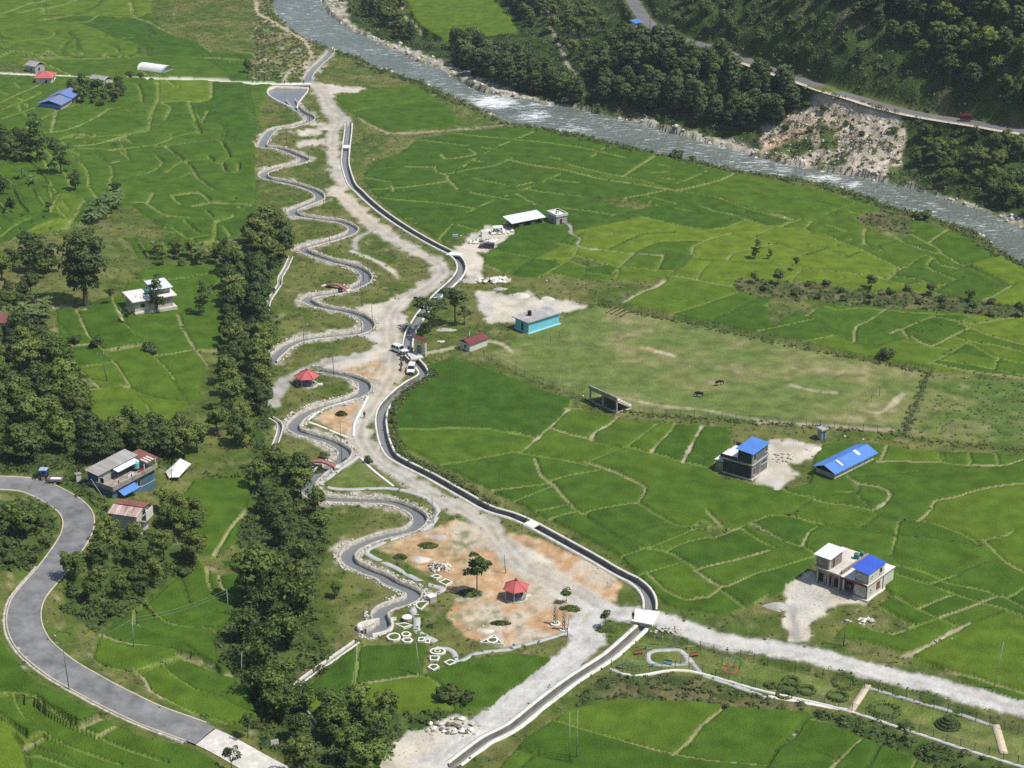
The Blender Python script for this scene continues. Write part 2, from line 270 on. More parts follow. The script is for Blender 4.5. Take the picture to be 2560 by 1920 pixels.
BUNDS = '''1;0,130 150,80 300,30 450,-10|180,120 350,80 520,50 700,-10|250,150 450,130 640,130 830,60 880,0|420,170 620,135 830,135 1000,150 1200,155|640,190 760,190 850,130|900,180 1150,170 1230,150|0,190 250,180 500,190 700,215 860,270 1000,340 1150,380 1210,430 1150,490 900,500 650,500 550,470 560,400 620,350|0,385 200,350 420,340 470,300|350,490 420,440 500,490 620,495|0,480 110,440 250,460|200,510 450,500 700,510 1000,500 1300,490 1700,500 2000,520|900,490 950,460 1020,470 1000,430 900,400|1150,380 1280,420 1290,480|1120,30 1160,150 1270,190 1400,260 1560,330 1700,360 1800,440 1900,480 2212,500|1600,230 1800,230 1950,240 2100,320 2212,360|540,620 360,540|1800,540 1900,600 1980,680|0,770 150,680 200,650|0,890 200,800 340,740 380,690|0,950 250,860 360,800|0,1030 200,970 330,920|0,1150 200,1120 330,1050 480,970 700,900|380,1150 520,1140 640,1110 800,1040 950,950|490,1220 650,1160 800,1190 1000,1180 1250,1140|650,1200 800,1200 820,1170|640,1270 850,1250 1050,1190|980,1230 1150,1250 1350,1240 1500,1170 1560,1160|1150,1290 1350,1270 1500,1210 1700,1160|1350,1290 1600,1260 1800,1240 1900,1230|1350,700 1360,850 1300,1000 1280,1130|1380,890 1600,880 1800,870 1820,720|1620,880 1680,1050 1730,1180|1400,1050 1640,1045 1930,1100 1930,1180|2130,740 2160,940 2200,1060|1400,900 1470,930 1440,1000|600,1300 750,1290 1000,1310|960,1420 1030,1400|1250,1510 1340,1480 1400,1420 1350,1370|1430,1510 1500,1460|1560,1550 1680,1500|1050,1570 1170,1530|1450,1300 1650,1460 1700,1550 1850,1659|1640,1410 1800,1400 1850,1420 1800,1380|1900,1230 1980,1380 1870,1440|1920,1440 1960,1510 2050,1510 2060,1440|2000,1250 2212,1230|0,1640 200,1590 420,1620|600,1310 700,1340 640,1360|1000,1180 1060,1190 1150,1250|480,970 440,1150|950,950 1280,1000
5;0,100 60,170 150,200 450,205 520,230|0,200 150,195|450,205 430,170 460,100 500,40|480,20 600,20 720,60 740,80 660,180|620,240 720,100|0,390 150,290 330,230 450,220|160,390 330,310 480,260 620,240|40,490 300,380 480,350 620,300|1150,100 1250,100 1400,200 1550,230 1700,250 1850,270|1280,90 1320,20|1400,230 1480,220|1480,40 1560,120 1800,160 2020,210 1950,240 1860,270 1850,390 1830,430|1600,490 1830,430 2050,410 2212,390|1620,420 1830,390|1700,120 1830,100 1980,110|1560,30 1720,20 1800,80|2110,180 2212,110|1050,380 1300,340 1430,310|900,790 1200,760 1500,760 1800,730 1920,770 1800,860|1000,740 1150,690 1210,760|650,1010 690,1090 760,1250 850,1340 1000,1500 1080,1620|480,1120 600,1250 640,1300|480,1340 600,1460 740,1590|1000,1000 1060,1120 1200,1280 1300,1400 1400,1500 1500,1620|1540,1070 1570,1170 1640,1300 1700,1390|900,1370 1100,1350 1210,1340|1310,1420 1500,1400 1700,1380 1820,1380|500,1340 750,1330|700,1510 900,1500
9;790,50 1050,40 1110,30|1060,40 1250,180 1350,400|1120,20 1300,110 1600,180|1150,480 1300,350|1500,0 1600,150|1900,1400 2000,1250 2130,1100
13;1150,370 1160,290 1250,220 1300,130 1480,40|1180,420 1350,520 1560,590 1640,660 1850,800 1900,870 2050,940|1280,250 1350,340 1500,430 1700,470|1560,50 1600,150 1660,260 1900,350|1790,0 1810,110 1900,210 2000,290 2130,340|1890,0 1910,100 2030,220|680,550 850,500 1000,560 1150,600 1350,640 1550,700|640,600 700,700 770,750 960,800 1150,835 1400,760 1560,720|850,500 760,420|1170,830 1240,880 1290,980 1400,1050 1560,1140 1700,1210 1880,1270|1560,720 1700,770 1900,880 1960,880|1400,760 1460,840 1700,1000 1880,1060 2050,1160 2150,1210|1880,1060 1980,1010 2060,960|0,1030 100,1030 300,1060 400,1150 600,1280 700,1330 850,1400 1000,1480 1200,1560 1450,1640|700,1325 850,1260 930,1210|850,1395 980,1320 1080,1270|110,1040 200,1220 360,1350 600,1480 850,1580 1050,1659|0,1220 120,1310 290,1450 400,1510 560,1570 700,1659|280,1410 370,1360|120,1370 150,1440 210,1520 240,1659|210,1510 290,1460|240,1570 350,1570 550,1650
14;870,950 1100,910 1400,870|1400,870 1500,900 1600,970 1650,1060|1430,860 1480,720 1490,630|880,600 870,800 830,1000 830,1100|380,1050 530,1040 600,1100|850,990 930,1070
15;380,1270 550,1320 800,1390|980,1440 1150,1490 1400,1550 1700,1600 2100,1640|1780,1190 1640,1300 1540,1420 1450,1500 1380,1560|0,1490 150,1550 350,1590 500,1620|100,1640 200,1560|1630,0 1800,110 1950,60 2040,20|1800,110 1700,190 1610,200|1800,140 1950,240 2030,290 2120,230 2212,170|1180,0 1300,120 1500,220 1610,200
16;390,1190 300,1280 200,1420 100,1500 0,1640|420,1260 600,1290 830,1390 980,1420|830,1400 700,1520 560,1659|980,1450 920,1570 860,1659|200,1490 400,1540 560,1610|1000,1450 1200,1500 1300,1550 1470,1560 1440,1620|1300,1550 1250,1650|1120,0 1400,90 1600,160 1800,230 2000,280 2212,360|1400,80 1600,10|1690,100 1900,150 2060,200 2212,110|2060,200 2212,290|1170,230 1300,300 1450,370 1620,440 1560,420|930,260 1180,400 1250,440|1330,280 1570,180|1480,370 1650,310 1830,240|1100,510 1300,440 1450,380|480,510 700,560 1000,620 1180,690|1180,700 1400,600 1600,480 1750,410 2030,310|1250,740 1500,820 1800,900 2212,1030|400,560 520,520 680,400 900,470 1100,510 1240,440
12;600,470 640,450 800,490 950,520|1000,530 1200,540 1400,555 1490,580 1500,660|970,670 1000,600 1020,540|1500,660 1510,690 1740,710 1720,600|1740,710 2000,715 2120,690 2212,660|1730,600 1940,590 1980,700|940,680 1200,680 1500,690|740,810 1000,790 1300,760 1600,740|690,810 780,870 950,900 1050,950 1040,1000 960,1070 900,1100 860,1090 700,1060 530,1040 400,1010|700,830 770,900 760,940 600,940|0,870 200,950 390,990|190,1150 300,1070 390,1000|0,1150 190,1150 350,1200 450,1220|410,1200 460,1220 350,1290 300,1400|880,1090 950,1150 1100,1180 1300,1190|860,1220 930,1160|1300,1190 1400,1100 1440,1020 1600,990 1800,930 2000,890 2212,870|1310,1190 1500,1240 1700,1320 1830,1390|1830,1390 1900,1350 2050,1320 2120,1280|450,1230 700,1260 1000,1300 1100,1310 1300,1330 1550,1360 1800,1400|1100,1310 1080,1400 1050,1480|1870,1370 1950,1450 2040,1540 2212,1640|1620,1659 1750,1590 1900,1540 2020,1550|0,1290 150,1370 300,1420 390,1470|0,1440 150,1390|0,1620 200,1560 380,1500|1110,1580 1300,1620 1400,1659
11;0,590 80,600 200,490 330,380 480,230 530,100|0,440 150,460 210,480|80,610 250,640 450,670 600,700|690,490 560,460 420,420 350,390|680,490 720,420 850,350 910,290|480,220 650,230 900,300 1100,310|960,560 1000,540 1150,430 1260,340|690,490 850,530 960,550|1200,590 1280,500 1380,400 1400,340|1480,680 1520,580 1580,480 1640,370|960,550 1100,580 1300,630 1500,690 1700,730|960,560 800,620 650,690|650,690 800,740 950,800 1080,860 1150,910 1120,990 1080,1030|1080,1030 900,1060 750,1090 620,1130|210,700 250,800 350,880 430,970 550,1100 620,1130|320,850 500,800 700,760|350,890 200,950|480,1050 360,1080 250,1100 130,1120|260,1200 400,1150 550,1110|620,1130 700,1210 850,1300 1000,1380 1130,1430|1080,1030 1200,1110 1340,1190 1450,1240 1560,1240|930,1320 1150,1260 1340,1200|1560,1240 1650,1190 1720,1220 1650,1260 1600,1265|1560,1240 1700,1290 1770,1320|1680,1110 1770,1200|1720,1220 1900,1270 2000,1230 2212,1150|1770,1330 1950,1260|1200,1420 1350,1360 1560,1270|1130,1430 1300,1450 1450,1520 1600,1610|900,1520 1000,1480 1150,1430|1350,1450 1500,1380 1770,1320|1600,1610 1800,1560 2000,1510 2212,1450|2030,1230 2212,1310|2000,1270 2100,1340 2212,1400|1100,1659 1300,1600 1450,1550
10;1200,380 1300,400 1750,390 2000,400 2212,430|1300,670 1600,700 1800,680 2000,640 2212,600|1750,740 2000,730|2050,930 2212,910
2;1600,1340 1640,1380 1750,1370 1900,1340 1850,1300|1540,1450 1570,1500 1640,1510 1660,1560 1740,1640|1640,1510 1900,1460 2050,1440 2212,1370|960,1640 1300,1620 1600,1580|1170,1610 1180,1659|930,950 1200,910 1500,880 1600,890|1300,1450 1540,1450
3;40,1540 120,1550 230,1520 340,1470|80,1410 220,1440 390,1460 600,1510 800,1560 1000,1590 1300,1640|480,1420 700,1480 900,1520 1100,1560 1300,1620|50,1610 180,1580|1440,1400 1700,1460 1900,1500|1200,1500 1350,1490|1560,1620 1800,1560 1900,1510|1000,1500 1200,1380|390,1460 480,1420 600,1380
6;1440,270 1700,250 1900,200 2100,170 2212,150|1930,620 2080,680 2200,760
7;0,160 120,120 190,100 330,180|40,20 190,110|20,690 100,640 200,570 320,510|0,400 150,440 280,480 390,450 480,360|0,540 200,580 380,600 410,640|390,450 550,480|270,720 420,640 500,570 560,500|480,600 640,650 700,650|720,600 870,640 1000,660 1250,680 1400,690|650,700 750,720 860,720 920,640|650,650 640,720 600,760|560,760 700,790 800,800 900,810 1100,830|790,800 900,740 910,680|920,650 1000,580|1250,680 1300,580|1380,720 1470,640 1530,580|1360,730 1500,750 1700,790 1900,820|1600,740 1640,680 1710,610|600,320 900,260 1200,200|1000,60 1200,20 1300,0|1220,60 1330,90 1430,120|1270,260 1400,290 1600,330 1800,330 1900,300|1640,140 1750,180 1900,210 2030,250|1780,60 1950,130 2100,180 2212,210|1430,0 1600,30 1780,60|900,470 1050,400 1200,360 1400,360|1100,500 1250,440 1450,430|1560,540 1560,480 1750,400 1900,370|1860,580 1900,540 2050,500 2200,470|2060,400 2212,340|1310,560 1500,580 1700,590 2000,610 2212,620|1480,1030 1640,980 1870,900|2030,970 1850,1060 1700,1130 1650,1140
8;0,310 110,310 320,330 380,370 480,370 600,430 750,480 850,530 950,580 1150,670|300,330 370,260|0,440 150,490 320,550|280,460 450,490 680,570|320,550 420,520 480,500|680,570 820,520|0,620 250,650 500,690 800,720 1000,745|0,200 80,200 200,240|140,290 280,240|260,70 450,100 640,130|500,190 660,130|530,200 700,250 850,310 1000,380|830,340 820,440 860,480|950,500 960,470 1100,430 1200,390|950,500 1000,530|1100,400 1200,460 1350,510|1250,380 1380,450 1500,520|1380,450 1500,370 1600,320|1200,660 1270,600 1370,560 1440,590 1500,640 1590,660|1380,620 1370,660 1500,720|1500,540 1600,600 1700,640 1900,590 2080,560|1700,640 1820,690 1990,770|1100,740 1280,760 1400,800 1530,800|1060,780 1200,810 1300,800|1150,670 1100,700 1040,760|1450,700 1600,690 1750,640|1510,830 1650,760 1740,730 1900,790 2100,810 2140,800|1850,940 1960,900 2090,820|1620,980 1800,1010 2000,1040|260,1030 400,1120 550,1210 750,1310 900,1350|0,1190 200,1150 370,1110|350,1060 470,990 600,1030 800,1010 1000,1030 1250,1050 1500,1060|740,1260 760,1170 850,1130 950,1070 1000,1030|900,1350 1060,1300 1240,1250 1400,1190 1560,1150 1700,1160|1060,1230 1140,1190 1190,1250|1140,1200 1280,1140|1240,1260 1400,1340 1550,1270 1720,1190|1700,1160 1820,1210 2000,1270 2212,1330|1500,1100 1750,1140 1870,1130|1730,1090 1860,1040 2212,1060|1620,1260 1700,1290 1950,1330 2212,1400|1400,1350 1510,1360|1500,1400 1700,1400 1900,1440|1470,1450 1600,1380 1700,1320|1870,1390 2000,1450 2212,1490|1500,1460 1700,1490 1900,1530 2200,1590|1950,1530 1980,1450|1400,1480 1700,1550 2100,1600 2212,1610|0,1270 170,1290 330,1290 500,1260'''
# other ground covers: class; outline
AREAS = '''football;F;1045,765 1110,740 1130,710 1210,690 1290,660 1500,700 1700,745 2000,805 1950,935 1700,915 1560,905 1380,890 1240,850 1150,820
meadow;F;2012,807 2250,830 2250,965 1960,940
lawn;F;1320,1440 1395,1375 1560,1415 1780,1465 1950,1510 2150,1570 2250,1595 2250,1665 2090,1620 1820,1530 1530,1460 1480,1450 1380,1460
scrub;F;1235,1530 1310,1457 1470,1457 1740,1522 1740,1540 1480,1516 1330,1511
jungle;F;1740,1535 1830,1545 2090,1625 2250,1670 2250,1700 2000,1655 1850,1590
lawn;10;610,860 880,650 910,650 1190,890 1000,890 700,910
orange;10;500,310 600,220 900,125 965,120 850,360 840,475 640,390
dirt;F;1030,630 1090,640 1130,632 1180,650 1255,660 1200,690 1100,700 1060,700 1030,665
dirt;F;975,540 1010,515 1060,488 1100,495 1112,510 1060,537 1035,547 1040,580 1015,605 1000,575
dirt;F;700,775 760,765 820,740 850,700 870,740 870,800 840,840 790,845 760,835 700,800
dirt;F;820,740 780,720 760,665 830,650 880,640 870,700
dirt;2;300,1140 480,1090 640,1045 640,1100 560,1150 350,1170
dirt;2;290,1240 450,1210 590,1190 560,1260 380,1280
dirt;2;480,720 700,730 930,780 720,810 640,870 540,830
orange;F;740,795 800,780 850,765 860,810 820,830 770,820
sandy;F;880,780 850,760 840,790 850,830 870,830
orange;F;800,1178 850,1167 920,1147 985,1122 1030,1140 1060,1160 1110,1150 1170,1165 1230,1195 1300,1225 1340,1262 1335,1300 1265,1312 1255,1330 1210,1368 1150,1388 1080,1398 1000,1378 965,1330 980,1290 935,1250 870,1213
dirt;F;1050,1150 1090,1150 1290,1290 1290,1330 1240,1320 1080,1215
dirt;F;1700,1260 1760,1235 1880,1300 1800,1312 1760,1340 1745,1392 1700,1390 1705,1320
dirt;F;1620,975 1690,940 1770,960 1760,990 1700,1000 1725,1030 1680,1052 1640,1040
dirt;F;820,1630 900,1570 1000,1545 1025,1560 950,1645 900,1670 815,1670
scrub;14;300,920 340,850 500,780 620,740 560,690 450,850 360,930
rock;2;570,0 800,0 800,130 830,210 1000,310 1250,390 1500,480 1700,560 1880,660 2050,720 2212,760 2212,830 1960,770 1760,690 1600,600 1400,520 1100,395 970,315 830,255 640,110
rock;3;-50,750 200,840 450,900 620,930 550,990 300,960 0,860
rock;3;1040,1050 1120,1000 1260,1030 1280,1070 1500,1120 1700,1170 1880,1190 2050,1270 2212,1320 2212,1370 1900,1280 1700,1220 1500,1150 1260,1080
slide;4;-60,1080 230,960 450,860 600,870 1020,960 1150,1050 1190,1180 1150,1450 1280,1600 1100,1570 950,1540 700,1470 400,1440 100,1400 -60,1380
rock;8;1400,0 1560,40 1850,120 2000,190 2212,230 2212,330 2000,250 1850,170 1560,90 1380,10
rock;2;1640,790 1760,840 1950,900 2212,960 2212,1060 2080,1010 1950,940 1750,860
scrubhi;2;30,0 140,0 160,100 290,240 480,350 560,390 520,540 450,700 220,690 -60,690 -60,600 0,380 -60,300 0,150'''
TRACKS = '''sandy;1.6;2;-60,-60 0,20 20,110 130,180 300,280 420,360 470,430 470,520 380,570 280,630 240,700
white;2.6;1;-100,632 130,640 340,650 620,662 900,672 1300,680 1700,690 2000,708 2212,722
white;3.4;2;-20,725 200,725 480,732
dirt;1.4;6;820,510 1000,580 1150,660 1230,740
gravel;2.4;2;800,1075 785,1020 720,970 650,890 620,830
gravel;1.8;6;740,80 800,150 1000,320 900,380 850,440 860,490
gravel;2.6;6;900,1420 720,1440 540,1490 330,1580 200,1659
gravel;3.0;10;160,180 170,100 250,0
sandy;.9;2;1140,1155 1500,1140 1850,1110 2100,1085 2212,1070
sandy;1.0;3;330,0 320,120 330,240 380,320 420,400 450,500 500,580 600,700 620,760 600,840 540,900
gravel;.8;7;440,250 510,300 510,360 590,410 560,450 600,480 750,500 1000,530 1300,555
sandy;.9;7;960,960 1080,890 1250,820 1320,770
sandy;1.2;6;1480,1390 1780,1330
sandy;1.2;6;1990,1290 2120,1310 2212,1380
dirt;1.6;6;1850,560 1900,640 1930,740
sandy;.8;5;430,1000 560,995 750,1010
sandy;.8;5;1010,1020 1050,1060 1060,1110
sandy;1.0;16;1180,700 1400,600 1600,480 1750,410
sandy;.6;11;690,480 720,420 850,350 910,290
sandy;.6;11;1200,590 1280,500 1380,400 1400,340
sandy;.7;11;1480,680 1520,580 1580,480 1640,370
sandy;.6;11;80,600 200,490 330,380 480,230
sandy;.9;11;850,110 1000,130 1300,190 1600,220 2000,290 2212,330
sandy;1.6;12;-60,330 200,340 600,370 900,390 1060,400
sandy;1.0;12;200,10 400,60 590,80
sandy;1.2;12;800,220 950,250 1060,190 1160,90
sandy;.6;12;1050,950 1040,1000 960,1070
sandy;.7;12;350,1290 300,1400
sandy;.8;13;1170,830 1240,880 1290,980 1400,1050
orange;1.0;7;1130,1340 1400,1420
sandy;.8;2;880,1015 1000,1090 1140,1150
gravel;1.6;16;210,260 230,400 250,560
sandy;1.2;2;1250,-10 1280,130 1350,200 1420,280'''
def terr(lines, off=0):
    return [parse(l) for l in lines]
# ------------------------------------------------------------------ materials
def new_mat(name):
    m = bpy.data.materials.new(name)
    m.use_nodes = True
    return m, m.node_tree, m.node_tree.nodes['Principled BSDF']

def ground_mat(name, scales=(0.35, 3.0), amount=0.35, bump=0.25, rough=0.95, streak=None):
    m, nt, b = new_mat(name)
    at = nt.nodes.new('ShaderNodeAttribute'); at.attribute_name = 'Col'
    geo = nt.nodes.new('ShaderNodeNewGeometry')
    n1 = nt.nodes.new('ShaderNodeTexNoise'); n1.inputs['Scale'].default_value = 1.0 / scales[0]; n1.inputs['Detail'].default_value = 2
    n2 = nt.nodes.new('ShaderNodeTexNoise'); n2.inputs['Scale'].default_value = 1.0 / scales[1]; n2.inputs['Detail'].default_value = 1
    if streak:
        mp = nt.nodes.new('ShaderNodeMapping'); mp.inputs['Scale'].default_value = streak
        nt.links.new(geo.outputs['Position'], mp.inputs['Vector']); nt.links.new(mp.outputs[0], n1.inputs['Vector'])
    else:
        nt.links.new(geo.outputs['Position'], n1.inputs['Vector'])
    nt.links.new(geo.outputs['Position'], n2.inputs['Vector'])
    ad = nt.nodes.new('ShaderNodeMath'); ad.operation = 'ADD'
    nt.links.new(n1.outputs['Fac'], ad.inputs[0]); nt.links.new(n2.outputs['Fac'], ad.inputs[1])
    mr = nt.nodes.new('ShaderNodeMapRange')
    mr.inputs['From Min'].default_value = 0.6; mr.inputs['From Max'].default_value = 1.4
    mr.inputs['To Min'].default_value = 1 - amount; mr.inputs['To Max'].default_value = 1 + amount
    nt.links.new(ad.outputs[0], mr.inputs['Value'])
    mx = nt.nodes.new('ShaderNodeMix'); mx.data_type = 'RGBA'; mx.blend_type = 'MULTIPLY'; mx.inputs['Factor'].default_value = 1
    nt.links.new(at.outputs['Color'], mx.inputs['A']); nt.links.new(mr.outputs['Result'], mx.inputs['B'])
    nt.links.new(mx.outputs['Result'], b.inputs['Base Color'])
    b.inputs['Roughness'].default_value = rough
    b.inputs['Specular IOR Level'].default_value = 0.04
    bp = nt.nodes.new('ShaderNodeBump'); bp.inputs['Strength'].default_value = 0.9; bp.inputs['Distance'].default_value = bump
    nt.links.new(n1.outputs['Fac'], bp.inputs['Height']); nt.links.new(bp.outputs['Normal'], b.inputs['Normal'])
    return m

def flat_mat(name, col, rough=0.8, var=0.18, scale=1.5, metal=0.0, spec=0.3, bump=0.0, dirt=None, stretch=None):
    """plain surface with grain and stains"""
    m, nt, b = new_mat(name)
    tc = nt.nodes.new('ShaderNodeTexCoord')
    mp = nt.nodes.new('ShaderNodeMapping')
    if stretch: mp.inputs['Scale'].default_value = stretch
    nt.links.new(tc.outputs['Object'], mp.inputs['Vector'])
    n1 = nt.nodes.new('ShaderNodeTexNoise'); n1.inputs['Scale'].default_value = scale; n1.inputs['Detail'].default_value = 5; n1.inputs['Roughness'].default_value = 0.65
    nt.links.new(mp.outputs[0], n1.inputs['Vector'])
    mr = nt.nodes.new('ShaderNodeMapRange'); mr.inputs['From Min'].default_value = 0.3; mr.inputs['From Max'].default_value = 0.7
    nt.links.new(n1.outputs['Fac'], mr.inputs['Value'])
    mx = nt.nodes.new('ShaderNodeMix'); mx.data_type = 'RGBA'
    d = dirt if dirt else tuple(c * (1 - 2 * var) for c in col)
    mx.inputs['A'].default_value = (*d, 1)
    mx.inputs['B'].default_value = (*[min(1, c * (1 + var * 0.4)) for c in col], 1)
    nt.links.new(mr.outputs['Result'], mx.inputs['Factor'])
    nt.links.new(mx.outputs['Result'], b.inputs['Base Color'])
    b.inputs['Roughness'].default_value = rough
    b.inputs['Metallic'].default_value = metal
    b.inputs['Specular IOR Level'].default_value = spec
    if bump:
        bp = nt.nodes.new('ShaderNodeBump'); bp.inputs['Distance'].default_value = bump
        nt.links.new(n1.outputs['Fac'], bp.inputs['Height']); nt.links.new(bp.outputs['Normal'], b.inputs['Normal'])
    return m

M = {}
M['ground'] = ground_mat('ground', (0.4, 3.5), 0.42, 0.25)
M['rice'] = ground_mat('rice', (0.22, 4.0), 0.36, 0.24, 0.75, streak=(1.1, 0.6, 1.0))
M['hill'] = ground_mat('hill', (0.8, 5.0), 0.6, 0.6)
M['dirt'] = ground_mat('dirt', (0.5, 6.0), 0.2, 0.12)
M['concrete'] = flat_mat('concrete', (0.62, 0.59, 0.52), 0.9, 0.16, 0.8)
M['canal_wall'] = flat_mat('canal_wall', (0.70, 0.67, 0.60), 0.9, 0.16, 0.5)
M['lining'] = flat_mat('lining', (0.25, 0.24, 0.215), 0.8, 0.25, 0.5)
M['masonry'] = flat_mat('masonry', (0.54, 0.50, 0.42), 0.95, 0.3, 1.3, bump=0.2)
M['asphalt'] = flat_mat('asphalt', (0.215, 0.215, 0.212), 0.9, 0.26, 0.3)
M['asphalt_hill'] = flat_mat('asphalt_hill', (0.16, 0.155, 0.15), 0.9, 0.14, 0.25)
M['kerb'] = flat_mat('kerb', (0.52, 0.46, 0.36), 0.9, 0.14, 0.6)
M['paving'] = flat_mat('paving', (0.46, 0.46, 0.44), 0.9, 0.14, 1.0)

def water_mat(name, col, rough, bump, scale, foam=None, stretch=(1, 1, 1)):
    m, nt, b = new_mat(name)
    geo = nt.nodes.new('ShaderNodeNewGeometry')
    mp = nt.nodes.new('ShaderNodeMapping'); mp.inputs['Scale'].default_value = stretch
    nt.links.new(geo.outputs['Position'], mp.inputs['Vector'])
    n1 = nt.nodes.new('ShaderNodeTexNoise'); n1.inputs['Scale'].default_value = scale; n1.inputs['Detail'].default_value = 4
    nt.links.new(mp.outputs[0], n1.inputs['Vector'])
    bp = nt.nodes.new('ShaderNodeBump'); bp.inputs['Distance'].default_value = bump
    nt.links.new(n1.outputs['Fac'], bp.inputs['Height']); nt.links.new(bp.outputs['Normal'], b.inputs['Normal'])
    b.inputs['Roughness'].default_value = rough
    b.inputs['IOR'].default_value = 1.33
    b.inputs['Base Color'].default_value = (*col, 1)
    if foam:
        at = nt.nodes.new('ShaderNodeAttribute'); at.attribute_name = 'Col'
        n2 = nt.nodes.new('ShaderNodeTexNoise'); n2.inputs['Scale'].default_value = foam; n2.inputs['Detail'].default_value = 5; n2.inputs['Roughness'].default_value = 0.7
        mp2 = nt.nodes.new('ShaderNodeMapping'); mp2.inputs['Rotation'].default_value = (0, 0, math.radians(58)); mp2.inputs['Scale'].default_value = (0.25, 1.1, 1.0)
        nt.links.new(geo.outputs['Position'], mp2.inputs['Vector']); nt.links.new(mp2.outputs[0], n2.inputs['Vector'])
        sp = nt.nodes.new('ShaderNodeSeparateColor'); nt.links.new(at.outputs['Color'], sp.inputs['Color'])
        ad = nt.nodes.new('ShaderNodeMath'); ad.operation = 'ADD'
        nt.links.new(n2.outputs['Fac'], ad.inputs[0]); nt.links.new(sp.outputs['Red'], ad.inputs[1])
        mr = nt.nodes.new('ShaderNodeMapRange'); mr.inputs['From Min'].default_value = 0.70; mr.inputs['From Max'].default_value = 0.86
        nt.links.new(ad.outputs[0], mr.inputs['Value'])
        mx = nt.nodes.new('ShaderNodeMix'); mx.data_type = 'RGBA'
        n3 = nt.nodes.new('ShaderNodeTexNoise'); n3.inputs['Scale'].default_value = 0.06; n3.inputs['Detail'].default_value = 4
        nt.links.new(mp2.outputs[0], n3.inputs['Vector'])
        bc = nt.nodes.new('ShaderNodeMix'); bc.data_type = 'RGBA'
        bc.inputs['A'].default_value = (col[0] * 0.6, col[1] * 0.65, col[2] * 0.6, 1); bc.inputs['B'].default_value = (col[0] * 1.3, col[1] * 1.3, col[2] * 1.3, 1)
        nt.links.new(n3.outputs['Fac'], bc.inputs['Factor'])
        nt.links.new(mr.outputs['Result'], mx.inputs['Factor']); nt.links.new(bc.outputs['Result'], mx.inputs['A'])
        mx.inputs['B'].default_value = (0.7, 0.74, 0.74, 1)
        nt.links.new(mx.outputs['Result'], b.inputs['Base Color'])
        rr = nt.nodes.new('ShaderNodeMapRange'); rr.inputs['To Min'].default_value = rough; rr.inputs['To Max'].default_value = 0.9
        nt.links.new(mr.outputs['Result'], rr.inputs['Value']); nt.links.new(rr.outputs['Result'], b.inputs['Roughness'])
    return m
M['river'] = water_mat('river', (0.145, 0.165, 0.145), 0.3, 1.0, 1.0, foam=1.1)
M['stream'] = water_mat('stream', (0.155, 0.168, 0.168), 0.1, 0.07, 1.0)
M['canal_water'] = water_mat('canal_water', (0.20, 0.20, 0.185), 0.2, 0.08, 1.5)

# ------------------------------------------------------------------ mesh helpers
def mesh_np(name, co, quads, col=None, smooth=True):
    me = bpy.data.meshes.new(name)
    co = np.asarray(co, np.float32); quads = np.asarray(quads, np.int32)
    k = quads.shape[1]
    me.vertices.add(len(co)); me.vertices.foreach_set('co', co.ravel())
    me.loops.add(quads.size); me.loops.foreach_set('vertex_index', quads.ravel())
    me.polygons.add(len(quads)); me.polygons.foreach_set('loop_start', np.arange(0, quads.size, k, dtype=np.int32))
    if smooth: me.polygons.foreach_set('use_smooth', np.ones(len(quads), bool))
    if col is not None:
        a = me.color_attributes.new('Col', 'FLOAT_COLOR', 'POINT')
        c4 = np.ones((len(co), 4), np.float32); c4[:, :3] = col
        a.data.foreach_set('color', c4.ravel())
    me.update(calc_edges=True)
    return me

def link(name, me, mat=None, parent=None, loc=None, rotz=0.0, kind=None):
    o = bpy.data.objects.new(name, me)
    COL.objects.link(o)
    if mat is not None and me is not None and len(me.materials) == 0: me.materials.append(mat)
    if parent is not None: o.parent = parent
    if loc is not None: o.location = loc
    if rotz: o.rotation_euler = (0, 0, rotz)
    if kind: o['kind'] = kind
    return o

def tag(o, label, cat, group=None):
    o['label'] = label; o['category'] = cat
    if group: o['group'] = group
    return o

def thing(name, label, cat, loc, rotz=0.0, group=None):
    o = link(name, None, None, None, loc, rotz)
    o.empty_display_size = 0.5
    return tag(o, label, cat, group)

# ------------------------------------------------------------------ the ground sheet
def hw(y):
    return np.maximum(0.256 * (np.maximum(y, 0) * CP + CAM_Z * SP), 60)
ys = [246.0]
while ys[-1] < 905:
    ys.append(ys[-1] + 0.40 + 0.85 * max(0, (ys[-1] - 268)) / 560)
ys = np.array([-600, -200, -60, 0, 50, 90, 120, 145, 165, 180, 195, 210, 220, 228, 234, 240.0] + ys + [915, 930, 950, 980, 1020, 1070, 1130, 1200, 1400, 1800, 2600, 5000.0])
uf = np.linspace(-1.07, 1.07, 780)
uo = np.array([1.1, 1.15, 1.22, 1.3, 1.42, 1.6, 1.9, 2.3, 3, 4, 6, 10, 16])
us = np.concatenate([-uo[::-1], uf, uo])
NR, NC = len(ys), len(us)
GXX = hw(ys)[:, None] * us[None, :]
GYY = np.repeat(ys[:, None], NC, 1)
inside = (GXX > GX0) & (GXX < 520) & (GYY > GY0) & (GYY < 1200)
H0 = np.where(inside, h0(GXX, GYY), 0)
H0[~inside] = h_exact(GXX[~inside], GYY[~inside])
PX, PY = project(GXX, np.maximum(GYY, 60), H0)
PX[GYY < 240] = -9999

def poly_mask(poly, X, Y):
    poly = np.asarray(poly, float)
    m = (X >= poly[:, 0].min()) & (X <= poly[:, 0].max()) & (Y >= poly[:, 1].min()) & (Y <= poly[:, 1].max())
    x = X[m]; y = Y[m]
    c = np.zeros(len(x), bool)
    for i in range(len(poly)):
        x1, y1 = poly[i - 1]; x2, y2 = poly[i]
        if y1 == y2: continue
        k = ((y1 > y) != (y2 > y)) & (x < (x2 - x1) * (y - y1) / (y2 - y1) + x1)
        c ^= k
    out = np.zeros(X.shape, bool)
    out[m] = c
    return out

